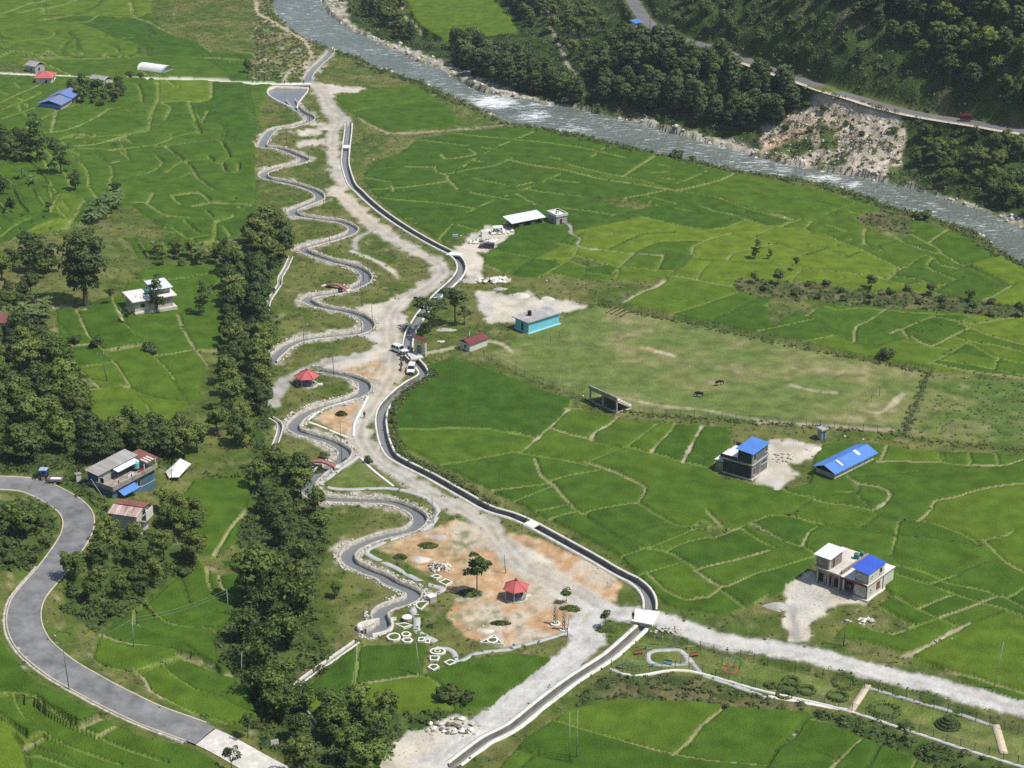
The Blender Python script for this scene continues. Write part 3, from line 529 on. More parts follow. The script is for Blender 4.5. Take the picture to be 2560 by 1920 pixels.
def line_dist(pts, maxd, want_z=False):
    """distance of the ground vertices to a line on the ground"""
    D = np.full((NR, NC), 1e9); Zn = np.zeros((NR, NC)) if want_z else None
    pts = np.asarray(pts, float)
    for a, b in zip(pts[:-1], pts[1:]):
        r0 = np.searchsorted(ys, min(a[1], b[1]) - maxd); r1 = np.searchsorted(ys, max(a[1], b[1]) + maxd)
        if r0 >= r1: continue
        w = hw(ys[r0:r1])
        xm, xM = min(a[0], b[0]) - maxd, max(a[0], b[0]) + maxd
        c0 = np.searchsorted(us, (xm / w).min()); c1 = np.searchsorted(us, (xM / w).max())
        if c0 >= c1: continue
        x = GXX[r0:r1, c0:c1]; y = GYY[r0:r1, c0:c1]
        dx, dy = b[0] - a[0], b[1] - a[1]; l2 = dx * dx + dy * dy + 1e-9
        t = np.clip(((x - a[0]) * dx + (y - a[1]) * dy) / l2, 0, 1)
        d = np.hypot(x - a[0] - t * dx, y - a[1] - t * dy)
        s = D[r0:r1, c0:c1]
        k = d < s
        if want_z:
            zz = Zn[r0:r1, c0:c1]; zz[k] = (a[2] + t * (b[2] - a[2]))[k]
        s[k] = d[k]
    return (D, Zn) if want_z else D

CL = {k: i for i, k in enumerate('grass paddy football meadow lawn scrub jungle sandy dirt orange rock slide white gravel hill bund scrubhi'.split())}
CLS = np.zeros((NR, NC), np.int8)
wx = (vnoise(GXX, GYY, 5, 3) - .5) * 14 + (vnoise(GXX, GYY, 1.4, 4) - .5) * 8
wy = (vnoise(GXX, GYY, 5, 5) - .5) * 7 + (vnoise(GXX, GYY, 1.4, 6) - .5) * 4
far_px = [tuple(project(*p)) for p in RIVER_FAR]
CLS[poly_mask(far_px + [(4200, 600), (4200, -900), (600, -900)], PX, PY)] = CL['hill']
CLS[GYY > 930] = CL['hill']
JUNGLE = ['F;540,490 620,560 570,640 600,700 580,800 590,900 570,960 650,1010 690,1090 710,1180 680,1260 700,1400 740,1480 700,1560 640,1640 600,1680 500,1660 560,1600 540,1500 470,1440 460,1370 500,1350 510,1290 520,1200 500,1180 540,1080 545,1040 430,1030 340,940 190,945 190,840 130,740 60,650 -60,640 -60,1035 180,1010 220,1090 330,1150 340,1100 420,1180 430,1230 300,1310 215,1370 140,1320 130,1240 200,1150 100,1030 200,1000 520,1030 560,900 480,800 500,700 520,590',
          'F;620,1560 700,1500 800,1520 880,1540 1000,1535 1010,1560 860,1600 830,1680 600,1680', 'F;-60,1080 100,1080 130,1130 110,1200 -60,1260']
for l in JUNGLE: CLS[poly_mask(parse(l), PX + wx, PY + wy)] = CL['jungle']
PAD = np.zeros((NR, NC), bool)
for l in PADDY.split('\n'): PAD |= poly_mask(parse(l), PX + wx * .12, PY + wy * .12)
CLS[PAD] = CL['paddy']
for l in ROUGH: CLS[poly_mask(parse(l), PX + wx, PY + wy)] = CL['scrub'] if l.startswith(('F;1590', '8;780')) else CL['grass']
for l in AREAS.split('\n'):
    c, rest = l.split(';', 1)
    k = 1.0 if c not in ('lawn', 'football', 'dirt') else (.15 if c != 'dirt' else 2.2)
    CLS[poly_mask(parse(rest), PX + wx * k, PY + wy * k)] = CL[c]

Z = H0.copy()
ROADA = []; ROADD = np.full((NR, NC), 99.0)
EDGE_N = (vnoise(GXX, GYY, 3.2, 11) - .5) * 1.9 + (vnoise(GXX, GYY, .9, 12) - .5) * .9
for pts, w in ((DIRT_MAIN, 2.9), (DIRT_SOUTH, 3.2)):
    d, zz = line_dist(smooth_line(pts), 9, True)
    CLS[d + EDGE_N * (.3 + .9 * sstep(325, 345, GYY)) < w - .7] = CL['dirt']
    ROADD = np.minimum(ROADD, d + EDGE_N * .3)
    ROADA.append(sstep(w + .7, w - 1.1, d + EDGE_N * (.45 + 1.05 * sstep(325, 345, GYY))))
    k = sstep(8, 3.4, d); Z = Z * (1 - k) + (zz + .12) * k
for l in TRACKS.split('\n'):
    c, w, rest = l.split(';', 2)
    d = line_dist(smooth_line(L(rest)), 4)
    CLS[d + EDGE_N * .35 < max(float(w) * .5, .32)] = CL[c]

# bunds between the fields
BD = np.full((NR, NC), 1e9); BS = np.zeros((NR, NC)); BLN = []
def cell(x, y):
    r = int(np.clip(np.searchsorted(ys, y), 0, NR - 1))
    return r, int(np.clip(np.searchsorted(us, x / hw(ys[r:r + 1])[0]), 0, NC - 1))
for l in BUNDS.split('\n'):
    t, rest = l.split(';')
    for seg in rest.split('|'): BLN.append(smooth_line(L(t + ';' + seg), 4))
OWN = np.full((NR, NC), -1, np.int16)
for i, q in enumerate(BLN):
    d = line_dist(q, 4); k = d < BD
    BD[k] = d[k]; OWN[k] = i
r_st = np.random.default_rng(5).random(len(BLN) + 1)
for i, q in enumerate(BLN):                              # a bund that almost reaches the next one (or the edge of the fields) is carried through to it
    for e, f in ((q[0], q[1]), (q[-1], q[-2])):
        v = e - f; v = v / (np.linalg.norm(v) + 1e-6)
        for m_ in np.arange(.5, 9, .5):
            p = e + v * m_; rc_ = cell(p[0], p[1])
            if (BD[rc_] < .7 and OWN[rc_] != i) or CLS[rc_] != CL['paddy']:
                d = line_dist(np.array([e, p]), 3); k = d < BD
                BD[k] = d[k]; OWN[k] = i
                break
BS = r_st[OWN]
rowd = np.gradient(ys)[:, None]
# narrow terraces follow the slope: extra bunds along the contours of the left fields and, wider apart, between the traced ones on the right
def contour(fn, step, mask, gap, style):
    f = fn(GXX, GYY); gx_ = fn(GXX + .5, GYY) - f; gy_ = fn(GXX, GYY + .5) - f
    g_ = np.hypot(gx_, gy_) / .5 + 1e-4
    dd = np.abs(f / step - np.round(f / step)) * step / g_
    ok_ = mask & (BD > gap)
    k_ = ok_ & (dd < 2) & (vnoise(GXX, GYY, 26, 97) > .42)
    BD[k_] = np.minimum(BD[k_], dd[k_]); BS[k_] = .62 * vnoise(GXX[k_], GYY[k_], 30, 98 + style)
hsm = lambda x, y: h0(x, y)
W1M = poly_mask(parse(PADDY.split('\n')[5]), PX, PY); W5M = poly_mask(parse(PADDY.split('\n')[9]), PX, PY); E1M = poly_mask(parse(PADDY.split('\n')[1]), PX, PY)
contour(lambda x, y: h0(x, y) + 1.1 * fbm(x, y, 50, 301, 2), .58, W1M & (PY > 215), 2.2, 0)
contour(lambda x, y: h0(x, y) * .6 + 2.0 * fbm(x * .6, y, 60, 305, 2), .50, W1M & (PY < 205), 2.6, 1)
contour(lambda x, y: (x * .9 + y * .3) + 16 * fbm(x, y, 40, 309, 2), 27.0, W1M, 1.2, 2)
contour(lambda x, y: (y * .95 + x * .55) + 30 * fbm(x, y, 60, 313, 2), 17.0, E1M, 4.5, 3)
contour(lambda x, y: (x * .85 - y * .4) + 24 * fbm(x, y, 55, 317, 2), 30.0, E1M, 3.0, 4)
BW = np.maximum(.18 + .18 * vnoise(GXX, GYY, 9, 21), .54 * np.maximum(rowd, hw(ys)[:, None] * 2.14 / 780))
isb = (CLS == CL['paddy']) & (BD < BW)
# plots = connected pieces of field
pm = (CLS == CL['paddy']) & ~isb
LAB = np.zeros((NR, NC), np.int32)
par = [0]
def find(a):
    while par[a] != a:
        par[a] = par[par[a]]; a = par[a]
    return a
prev = []
for r in range(NR):
    row = pm[r]
    e = np.flatnonzero(np.diff(np.concatenate([[0], row.view(np.int8), [0]])))
    cur = []
    j = 0
    for s_, e_ in zip(e[0::2], e[1::2]):
        idn = 0
        while j < len(prev) and prev[j][1] <= s_: j += 1
        q = j
        while q < len(prev) and prev[q][0] < e_:
            o = find(prev[q][2])
            if idn == 0: idn = o
            elif idn != o: par[o] = idn
            q += 1
        if idn == 0:
            par.append(len(par)); idn = len(par) - 1
        LAB[r, s_:e_] = idn
        cur.append((s_, e_, idn))
    prev = cur
root = np.array([find(i) for i in range(len(par))])
LAB = root[LAB]
uq, inv, cnt = np.unique(LAB, return_inverse=True, return_counts=True)
inv = inv.reshape(LAB.shape)
small = (cnt < 90); small[uq == 0] = False
kill = small[inv]
CLS[kill] = CL['grass']; LAB[kill] = 0
uq, inv, cnt = np.unique(LAB, return_inverse=True, return_counts=True)
inv = inv.reshape(LAB.shape)
NPL = len(uq)
tone = rng.uniform(.22, .6, NPL)
for t, x, y, v in LIGHT:
    p = L(f'{t};{x},{y}')[0]
    r = int(np.clip(np.searchsorted(ys, p[1]), 0, NR - 1)); c = int(np.clip(np.searchsorted(us, p[0] / hw(ys[r])), 0, NC - 1))
    if inv[r, c] != 0: tone[inv[r, c]] = v if cnt[inv[r, c]] < 14000 else min(v, .5)
zs = np.bincount(inv.ravel(), H0.ravel(), NPL) / cnt
zmin = np.full(NPL, 1e9); zmax = np.full(NPL, -1e9)
np.minimum.at(zmin, inv.ravel(), H0.ravel()); np.maximum.at(zmax, inv.ravel(), H0.ravel())
flat = np.clip(1.25 - (zmax - zmin) / 6, .35, .9)
isp = inv > 0
zp = zs[inv] * flat[inv] + H0 * (1 - flat[inv])
RICE_H = .55
def blur(a):
    b = a.astype(float).copy()
    b[1:-1] = (a[:-2] + 2 * a[1:-1] + a[2:]) / 4.0
    c = b.copy(); c[:, 1:-1] = (b[:, :-2] + 2 * b[:, 1:-1] + b[:, 2:]) / 4.0
    return c
soft = blur(isp * 1.0)
Z = np.where(isp, np.maximum(zp, H0 - 1.6) + RICE_H * (2 * soft - 1) + (vnoise(GXX, GYY, .9, 31) - .5) * .10, Z)
bund_rise = .12 + .25 * vnoise(GXX, GYY, 3, 33)
Z = np.where(isb, H0 + bund_rise, Z)
CLS[isb] = CL['bund']
# roughness of the other covers
rough_amp = {'grass': .25, 'meadow': .15, 'scrub': .6, 'jungle': .6, 'rock': .9, 'slide': 1.5, 'hill': 1.6, 'scrubhi': .6, 'orange': .2, 'football': .08, 'dirt': .08}
for k, a in rough_amp.items():
    m = CLS == CL[k]
    Z[m] += ((fbm(GXX[m], GYY[m], 2.4 if k not in ('hill', 'slide') else 4.5, 41) - .5) * 2 * a)
# asphalt roads are levelled
for pts, w in ((ROAD_LEFT, 3.2), (ROAD_HILL, 3.0)):
    d, zz = line_dist(smooth_line(pts), 9, True)
    k = sstep(w + 2.6, w, d); Z = Z * (1 - k) + (zz - .06) * k
    CLS[(d < w + .6) & (CLS != CL['slide'])] = CL['grass']
    LAB[d < w + .6] = 0; inv[d < w + .6] = 0
# river, streams, canals are cut into the ground
RIV = poly_mask(RIVER_POLY, GXX, GYY)
dr = np.minimum(line_dist(RIVER_NEAR, 6), line_dist(RIVER_FAR, 6))
WATER_Z = -1.55
Z = np.where(RIV, np.minimum(Z, WATER_Z - .1 - 1.6 * sstep(0, 3, dr)), np.where(GYY < 905, np.maximum(Z, WATER_Z + .25), Z))
CLS[RIV] = CL['rock']; inv[RIV] = 0
STREAMS = []
def carve(pts, half, depth, margin):
    global Z
    s = smooth_line(pts, 1.0)
    d = line_dist(s, half + 4)
    zc = h0(GXX, GYY)
    k = d < half + margin
    Z = np.where(k, np.minimum(Z, zc - depth), Z)
    near = d < half + margin + .9
    inv[near] = 0
    return s, d
for pts in (STREAM_A, STREAM_B, INLET):
    s, d = carve(pts, 1.35, 1.6, .22)
    STREAMS.append(s)
    st = (d >= 1.7) & (d < 2.9 + EDGE_N * 1.6) & (CLS != CL['dirt'])
    CLS[st & (CLS != CL['lawn']) & (vnoise(GXX, GYY, 11, 99) > .36)] = CL['rock']
    CLS[d < 2.0] = CL['rock']
for poly in (POND, POOL):
    m = poly_mask(poly, GXX, GYY)
    Z = np.where(m, H0 - 1.6, Z); CLS[m] = CL['rock']
CANAL_S = [carve(CANAL_A, .98, 2.0, .2)[0], carve(CANAL_B, .72, 2.0, .2)[0]]
DRAIN_S = [carve(p, .45, 1.0, .12)[0] for p in (DRAIN_A[0], DRAIN_A[1], DRAIN_B, DRAIN_C)]

# base colours of the covers
def c3(*v): return np.array(v, float)
COLR = np.zeros((NR, NC, 3))
nA = fbm(GXX, GYY, 9, 51)[..., None]; nB = fbm(GXX, GYY, 2.2, 55)[..., None]; nC = vnoise(GXX, GYY, 28, 58)[..., None]
nD = fbm(GXX, GYY, 1.1, 81)[..., None]; nE = fbm(GXX * .5 + GYY * .3, GYY * .9 - GXX * .5, 1.6, 85)[..., None]
def mix(a, b, t): return a * (1 - t) + b * t
def pat(n, lo, hi): return sstep(lo, hi, n)
pal = {
 'grass': lambda: mix(mix(c3(.070, .105, .020), c3(.120, .132, .038), pat(nA, .38, .62)), c3(.20, .17, .085), pat(nB * .5 + nD * .5, .56, .72) * .75),
 'football': lambda: mix(mix(c3(.118, .160, .042), c3(.165, .180, .062), pat(nA, .4, .65)), c3(.30, .255, .145), pat(nB * .5 + nA * .5, .60, .74) * .7),
 'meadow': lambda: mix(mix(c3(.085, .135, .03), c3(.15, .165, .055), pat(nA, .4, .62)), c3(.24, .20, .11), pat(nB, .64, .8) * .6),
 'lawn': lambda: mix(c3(.105, .145, .032), c3(.155, .175, .055), pat(nA * .6 + nB * .4, .4, .6)),
 'scrub': lambda: mix(c3(.060, .085, .026), c3(.125, .115, .050), pat(nB, .42, .62)),
 'scrubhi': lambda: mix(mix(c3(.085, .12, .03), c3(.16, .155, .06), pat(nA, .4, .6)), c3(.42, .38, .30), pat(nB, .62, .74)),
 'jungle': lambda: mix(c3(.045, .080, .018), c3(.075, .105, .028), pat(nB, .4, .65)),
 'hill': lambda: mix(mix(c3(.028, .052, .014), c3(.050, .078, .022), pat(nB, .4, .65)), c3(.15, .115, .075), pat(nA, .70, .80) * .6),
 'sandy': lambda: mix(c3(.42, .36, .25), c3(.30, .26, .16), pat(nB, .45, .75)),
 'dirt': lambda: mix(mix(c3(.52, .475, .385), c3(.40, .36, .28), pat(nB, .42, .7)), c3(.44, .43, .40), pat(nA, .55, .7) * .6),
 'gravel': lambda: mix(c3(.36, .345, .31), c3(.27, .25, .21), pat(nB, .45, .7)),
 'white': lambda: mix(c3(.66, .62, .53), c3(.56, .52, .43), pat(nB, .4, .7)),
 'orange': lambda: mix(mix(mix(mix(c3(.42, .26, .135), c3(.52, .41, .27), pat(nD * .6 + nE * .4, .44, .60)), c3(.27, .165, .085), pat(nB * .4 + nE * .6, .53, .64) * .85), c3(.50, .46, .38), pat(nA, .55, .66) * .7), c3(.13, .145, .05), pat(nC * .4 + nA * .35 + nD * .25, .515, .58) * .9),
 'rock': lambda: mix(mix(c3(.46, .42, .34), c3(.28, .25, .19), pat(nD, .38, .62)), c3(.11, .13, .045), pat(nA * .5 + nB * .5, .50, .60)),
 'slide': lambda: mix(mix(mix(c3(.50, .43, .35), c3(.33, .28, .21), pat(nE, .42, .6)), c3(.40, .25, .14), pat(nC, .58, .70) * .8), c3(.07, .10, .028), pat(nA, .56, .62)),
 'bund': lambda: mix(mix(c3(.135, .185, .040), c3(.235, .225, .105), pat(BS[..., None] * .6 + nA * .4, .50, .68) * (1 - .6 * sstep(400, 520, GYY))[..., None]), c3(.042, .078, .015), pat(BS[..., None], .34, .38) * (1 - pat(BS[..., None], .52, .56)) * .85),
}
for k, fn in pal.items():
    m = CLS == CL[k]
    if m.any(): COLR[m] = np.broadcast_to(fn(), COLR.shape)[m]
dark = c3(.037, .086, .0105); mid = c3(.061, .117, .0125); lime = c3(.114, .168, .016)
tn = (tone[inv] + (fbm(GXX, GYY, 16, 61) - .5) * .20 + (fbm(GXX, GYY, 3.5, 65) - .5) * .07)[..., None]
rc = np.where(tn < .5, mix(dark, mid, np.clip(tn * 2, 0, 1)), mix(mid, lime, np.clip(tn * 2 - 1, 0, 1)))
m = CLS == CL['paddy']
COLR[m] = rc[m]
del rc, tn
ra_ = sstep(.26, .66, np.maximum(*ROADA)[..., None] + (nD - .5) * .9 + (nB - .5) * .5) * ((CLS != CL['paddy']) & (CLS != CL['lawn']))[..., None]
rcol = mix(mix(pal['dirt'](), c3(.58, .47, .33), pat(nC * .5 + nA * .5, .40, .58) * .75), mix(c3(.62, .60, .56), c3(.50, .48, .44), pat(nE, .45, .65)), sstep(331, 317, GYY)[..., None])
rut = np.minimum(np.abs(ROADD - 1.05), np.abs(ROADD + 0)) 
stk = vnoise(ROADD * 4.0, GXX * .06 + GYY * .06, 1.0, 93) * .6 + vnoise(ROADD * 9.0, GXX * .12 + GYY * .12, 1.0, 94) * .4
rcol = rcol * (.74 + .40 * stk[..., None])
rcol = mix(rcol, c3(.68, .65, .59), (sstep(.5, .1, np.abs(ROADD - 1.0)) * .5)[..., None])
COLR = mix(COLR, rcol * (.64 + .34 * nD), ra_ * (.80 + .20 * pat(nB, .35, .6)))
bl_ = ((CLS != CL['bund']) & (CLS != CL['paddy']))[..., None]
COLR = np.where(bl_, np.stack([blur(COLR[..., k]) for k in range(3)], -1), COLR)

# the sheet is split into its kinds of ground
CO = np.stack([GXX, GYY, Z], -1).reshape(-1, 3)
CF = COLR.reshape(-1, 3)
vi = np.arange(NR * NC).reshape(NR, NC)
quads = np.stack([vi[:-1, :-1], vi[:-1, 1:], vi[1:, 1:], vi[1:, :-1]], -1).reshape(-1, 4)
fc = CLS[:-1, :-1].ravel(); fi = inv[:-1, :-1].ravel()
okind = np.zeros(len(fc), np.int16)
for k in ('dirt', 'white', 'gravel', 'sandy', 'orange'): okind[fc == CL[k]] = 1
for k in ('hill', 'slide'): okind[fc == CL[k]] = 2
okind[fc == CL['football']] = 3
okind[fc == CL['lawn']] = 4
okind[(fc == CL['paddy']) & (fi > 0)] = 5
def sub_mesh(name, sel, mat, kind='structure'):
    q = quads[sel]
    u, iv = np.unique(q, return_inverse=True)
    return link(name, mesh_np(name, CO[u], iv.reshape(q.shape), CF[u]), mat, kind=kind)
sub_mesh('ground', okind == 0, M['ground'])
sub_mesh('dirt_road', okind == 1, M['dirt'])
sub_mesh('hillside', okind == 2, M['hill'])
sub_mesh('football_ground', okind == 3, M['ground'])
sub_mesh('park_lawn', okind == 4, M['ground'])
order = np.argsort(fi, kind='stable')
order = order[okind[order] == 5]
cuts = np.flatnonzero(np.diff(fi[order])) + 1
for grp in np.split(order, cuts):
    sub_mesh('rice_field_ground', grp, M['rice'])
def surf(x, y):                                   # height of the finished sheet
    r = int(np.clip(np.searchsorted(ys, y) - 1, 0, NR - 2)); ty = (y - ys[r]) / (ys[r + 1] - ys[r])
    u = x / hw(np.array([y]))[0]
    c = int(np.clip(np.searchsorted(us, u) - 1, 0, NC - 2)); tx = (u - us[c]) / (us[c + 1] - us[c])
    return float((Z[r, c] * (1 - tx) + Z[r, c + 1] * tx) * (1 - ty) + (Z[r + 1, c] * (1 - tx) + Z[r + 1, c + 1] * tx) * ty)

# ------------------------------------------------------------------ ribbons: water, walls, roads
def frames(s):
    t = np.gradient(s[:, :2], axis=0)
    t /= np.linalg.norm(t, axis=1)[:, None] + 1e-9
    return np.stack([-t[:, 1], t[:, 0]], 1)             # left normal

def ribbon(name, s, prof, mat, kind=None, parent=None, zfix=None, closed=False, wob=0.0):
    """sweep a cross-section (offset, height) along a line"""
    nrm = frames(s); z = s[:, 2] if zfix is None else np.full(len(s), zfix)
    kz = np.ones(9) / 9
    if zfix is None and len(z) > 12:
        z = np.convolve(np.pad(z, 4, mode='edge'), kz, 'valid')
    P = []
    for i, (o, h) in enumerate(prof):
        w = wob * (rng.random(len(s)) - .5) if wob else 0
        P.append(np.stack([s[:, 0] + nrm[:, 0] * (o + w), s[:, 1] + nrm[:, 1] * (o + w), z + h + (w * .6 if wob else 0)], 1))
    P = np.stack(P, 1)
    a, b = P.shape[:2]
    idx = np.arange(a * b).reshape(a, b)
    cols = list(range(b - 1)) + ([b - 1] if closed else [])
    q = [np.stack([idx[:-1, c], idx[:-1, (c + 1) % b], idx[1:, (c + 1) % b], idx[1:, c]], -1) for c in cols]
    q = np.concatenate(q)[:, ::-1]
    return link(name, mesh_np(name, P.reshape(-1, 3), q, smooth=False), mat, parent, kind=kind)

def box_prof(c, w, lo, hi):
    return [(c - w / 2, lo), (c + w / 2, lo), (c + w / 2, hi), (c - w / 2, hi)]

# river surface: a grid between the banks with foam where it breaks over stones
def resamp(p, m):
    d = np.concatenate([[0], np.cumsum(np.linalg.norm(np.diff(p[:, :2], axis=0), axis=1))])
    t = np.linspace(0, d[-1], m)
    return np.stack([np.interp(t, d, p[:, k]) for k in range(2)], 1)
ra, rb = resamp(RIVER_NEAR, 700), resamp(RIVER_FAR, 700)
tt = np.linspace(-.06, 1.06, 60)[None, :, None]
RP = ra[:, None] * (1 - tt) + rb[:, None] * tt
rx, ry = RP[..., 0], RP[..., 1]
ppx, ppy = project(rx, np.maximum(ry, 60), np.full_like(rx, WATER_Z))
foam = .06 + .13 * vnoise(rx, ry, 16, 77)
for cx, cy, sx, sy, v in ((1235, 255, 75, 24, .50), (1180, 240, 40, 14, .25), (1330, 290, 60, 22, .40), (1430, 322, 70, 16, .32), (1560, 318, 60, 16, .22), (1340, 262, 90, 16, .3), (2060, 445, 90, 18, .36), (1960, 425, 80, 18, .28),
                          (2250, 490, 70, 20, .22), (2330, 520, 60, 22, .25), (2440, 560, 80, 30, .22), (1890, 405, 70, 14, .26), (2130, 462, 40, 14, .34), (1000, 150, 80, 20, .10), (1830, 385, 60, 10, .2)):
    foam = np.maximum(foam, .82 * v * np.exp(-((ppx - cx) / sx) ** 2 - ((ppy - cy) / sy) ** 2))
rz = WATER_Z + (fbm(rx, ry, 3.0, 71) - .5) * .35 * (1 + 3 * foam)
ri = np.arange(rx.size).reshape(rx.shape)
rq = np.stack([ri[:-1, :-1], ri[1:, :-1], ri[1:, 1:], ri[:-1, 1:]], -1).reshape(-1, 4)[:, ::-1]
fo = np.repeat(foam.reshape(-1, 1), 3, 1)
link('river', mesh_np('river', np.stack([rx, ry, rz], -1).reshape(-1, 3), rq, fo), M['river'], kind='structure')

def wall_pair(name, s, half, thick, lo, hi, mat, label, cat, wob=0.0, group=None):
    for sd, word in ((1, 'west'), (-1, 'east')):
        o = ribbon(name, s, box_prof(sd * (half + thick / 2), thick, lo, hi), mat, closed=True, wob=wob)
        tag(o, label.replace('%', word), cat, group)
for s, nm in zip(STREAMS, ('upper meandering stream', 'lower meandering stream', 'inlet from the river')):
    ribbon('stream_water', s, [(-1.55, -.75), (-.7, -.74), (.7, -.74), (1.55, -.75)], M['stream'], 'structure')
    wall_pair('stream_wall', s, 1.35, .40, -1.7, .16, M['masonry'], f'low rough stone bank wall on the % side of the {nm}', 'wall', wob=.16)
for poly, nm in ((POND, 'pond'), (POOL, 'pool')):
    z = float(np.mean(h0(poly[:, 0], poly[:, 1]))) - .8
    me = bpy.data.meshes.new(nm); me.from_pydata([(x, y, z) for x, y in poly], [], [list(range(len(poly)))[::-1]])
    me.update()
    o = link(nm + '_water', me, M['stream'], kind='structure')
    pl = np.vstack([poly, poly[:1]]); pl = np.column_stack([pl, h0(pl[:, 0], pl[:, 1])])
    if nm == 'pond':
        o = ribbon('pond_wall', smooth_line(pl[[3, 2, 1, 0, -2, -3, -4, -5]], 1.0), box_prof(0, .5, -1.7, .35), M['concrete'], closed=True)
        tag(o, 'pale concrete rim wall around the left of the weir pond below the white road', 'wall')
        o = ribbon('pond_wall', smooth_line(pl[3:8], 1.0), box_prof(0, .5, -1.7, .35), M['concrete'], closed=True)
        tag(o, 'pale concrete rim wall on the right of the weir pond below the white road', 'wall')
    else:
        o = ribbon('pool_wall', smooth_line(L('14;1065,398 960,418 890,440 885,470 915,503'), .8), box_prof(0, .5, -1.7, .8), M['concrete'], closed=True)
        tag(o, 'curved pale concrete wall on the left of the small end pool of the stream', 'wall')
        o = ribbon('pool_wall', smooth_line(L('14;1215,378 1165,385 1180,430 1160,475 1080,505 1005,520'), .8), box_prof(0, .45, -1.7, .5), M['concrete'], closed=True)
        tag(o, 'curved pale concrete wall on the right of the small end pool of the stream', 'wall')
for s, nm, hc, tc in zip(CANAL_S, ('long irrigation canal', 'canal stretch beyond the white deck bridge'), (.98, .72), (.42, .75)):
    ribbon('canal_water', s, [(-hc - .05, -.8), (hc + .05, -.8)], M['canal_water'], 'structure')
    for sd in (-1, 1): ribbon('canal_lining', s, [(sd * (hc - .02), -1.6), (sd * (hc - .02), .20)][::sd], M['lining'], 'structure')
    wall_pair('canal_wall', s, hc, tc, -1.9, .34, M['canal_wall'], f'pale concrete wall on the % side of the {nm}', 'wall')
for s, nm in zip(DRAIN_S, ('upper drain by the tree belt', 'long thin drain by the tree belt', 'short twin-walled drain by the trees', 'curving drain round the lower rice field')):
    ribbon('drain_water', s, [(-.46, -.6), (.46, -.6)], M['canal_water'], 'structure')
    wall_pair('drain_wall', s, .45, .24, -.9, .22, M['concrete'], f'narrow pale wall on the % side of the {nm}', 'wall')
SL = smooth_line(ROAD_LEFT, 1.5)
kend = int(np.argmin(np.hypot(SL[:, 0] - L('13;1740,1385')[0][0], SL[:, 1] - L('13;1740,1385')[0][1])))
ribbon('asphalt_road', SL[:kend + 1], [(-2.75, .02), (0, .07), (2.75, .02)], M['asphalt'], 'structure')
ribbon('concrete_road', SL[kend:], [(-2.6, .03), (0, .08), (2.6, .03)], M['concrete'], 'structure')
for sd in (-1, 1):
    ribbon('road_kerb', SL[:kend], box_prof(sd * 2.88, .24, -.3, .13), M['kerb'], 'structure', closed=True)
ribbon('road_retaining_wall', SL[int(kend * .42):kend], box_prof(-3.35, .45, -1.4, .05), M['masonry'], None, closed=True, wob=.1)
tag(bpy.data.objects['road_retaining_wall'], 'rough stone retaining wall under the outer edge of the curving asphalt road', 'wall')
SH = smooth_line(ROAD_HILL, 1.5)
ribbon('hill_road', SH, [(-2.5, .05), (0, .1), (2.5, .05)], M['asphalt_hill'], 'structure')
ribbon('hill_road_shoulder', SH[int(len(SH) * .45):], [(-4.2, -.1), (-2.5, .03)], M['kerb'], 'structure')
# ------------------------------------------------------------------ building kit
def zw(x0, y0, sc):                                    # a window of the photo: zoomed pixel -> photo pixel
    return lambda x, y: (x0 + x / sc, y0 + y / sc)

MESH_CACHE = {}
def box_mesh(x0, x1, y0, y1, z0, z1, bevel=0.0):
    key = tuple(round(v, 3) for v in (x0, x1, y0, y1, z0, z1, bevel))
    v = [(x, y, z) for z in (z0, z1) for y in (y0, y1) for x in (x0, x1)]
    f = [(0, 2, 3, 1), (4, 5, 7, 6), (0, 1, 5, 4), (2, 6, 7, 3), (0, 4, 6, 2), (1, 3, 7, 5)]
    me = bpy.data.meshes.new('box'); me.from_pydata(v, [], f)
    if bevel:
        bm = bmesh.new(); bm.from_mesh(me)
        bmesh.ops.bevel(bm, geom=bm.edges[:], offset=bevel, segments=1, affect='EDGES', profile=.5)
        bm.to_mesh(me); bm.free()
    me.update()
    return me

def bx(parent, name, x0, x1, y0, y1, z0, z1, mat, bevel=0.0, kind=None):
    o = link(name, box_mesh(x0, x1, y0, y1, z0, z1, bevel), M[mat], parent)
    if kind: o['kind'] = kind
    return o

def pyd(parent, name, v, f, mat, smooth=False):
    me = bpy.data.meshes.new(name); me.from_pydata([tuple(p) for p in v], [], f)
    if smooth: me.polygons.foreach_set('use_smooth', np.ones(len(me.polygons), bool))
    me.update()
    return link(name, me, M[mat], parent)

def tube_data(p, q, r0, r1, n=6):
    p, q = Vector(p), Vector(q); d = (q - p).normalized()
    a = d.orthogonal().normalized(); b = d.cross(a)
    v = []
    for c, r in ((p, r0), (q, r1)):
        for k in range(n):
            t = 2 * math.pi * k / n
            v.append(c + a * math.cos(t) * r + b * math.sin(t) * r)
    f = [(k, (k + 1) % n, n + (k + 1) % n, n + k) for k in range(n)] + [tuple(range(n))[::-1], tuple(range(n, 2 * n))]
    return v, f

def tubes(parent, name, segs, mat, n=6, smooth=True):
    V, F = [], []
    for s in segs:
        v, f = tube_data(*s, n=n)
        o = len(V); V += v; F += [tuple(i + o for i in g) for g in f]
    return pyd(parent, name, V, F, mat, smooth)

def lathe(parent, name, prof, mat, n=12, loc=(0, 0, 0)):
    V, F = [], []
    for r, z in prof:
        for k in range(n):
            t = 2 * math.pi * k / n
            V.append((loc[0] + r * math.cos(t), loc[1] + r * math.sin(t), loc[2] + z))
    for i in range(len(prof) - 1):
        for k in range(n):
            F.append((i * n + k, i * n + (k + 1) % n, (i + 1) * n + (k + 1) % n, (i + 1) * n + k))
    F.append(tuple(range(n))[::-1]); F.append(tuple(range((len(prof) - 1) * n, len(prof) * n)))
    return pyd(parent, name, V, F, mat)

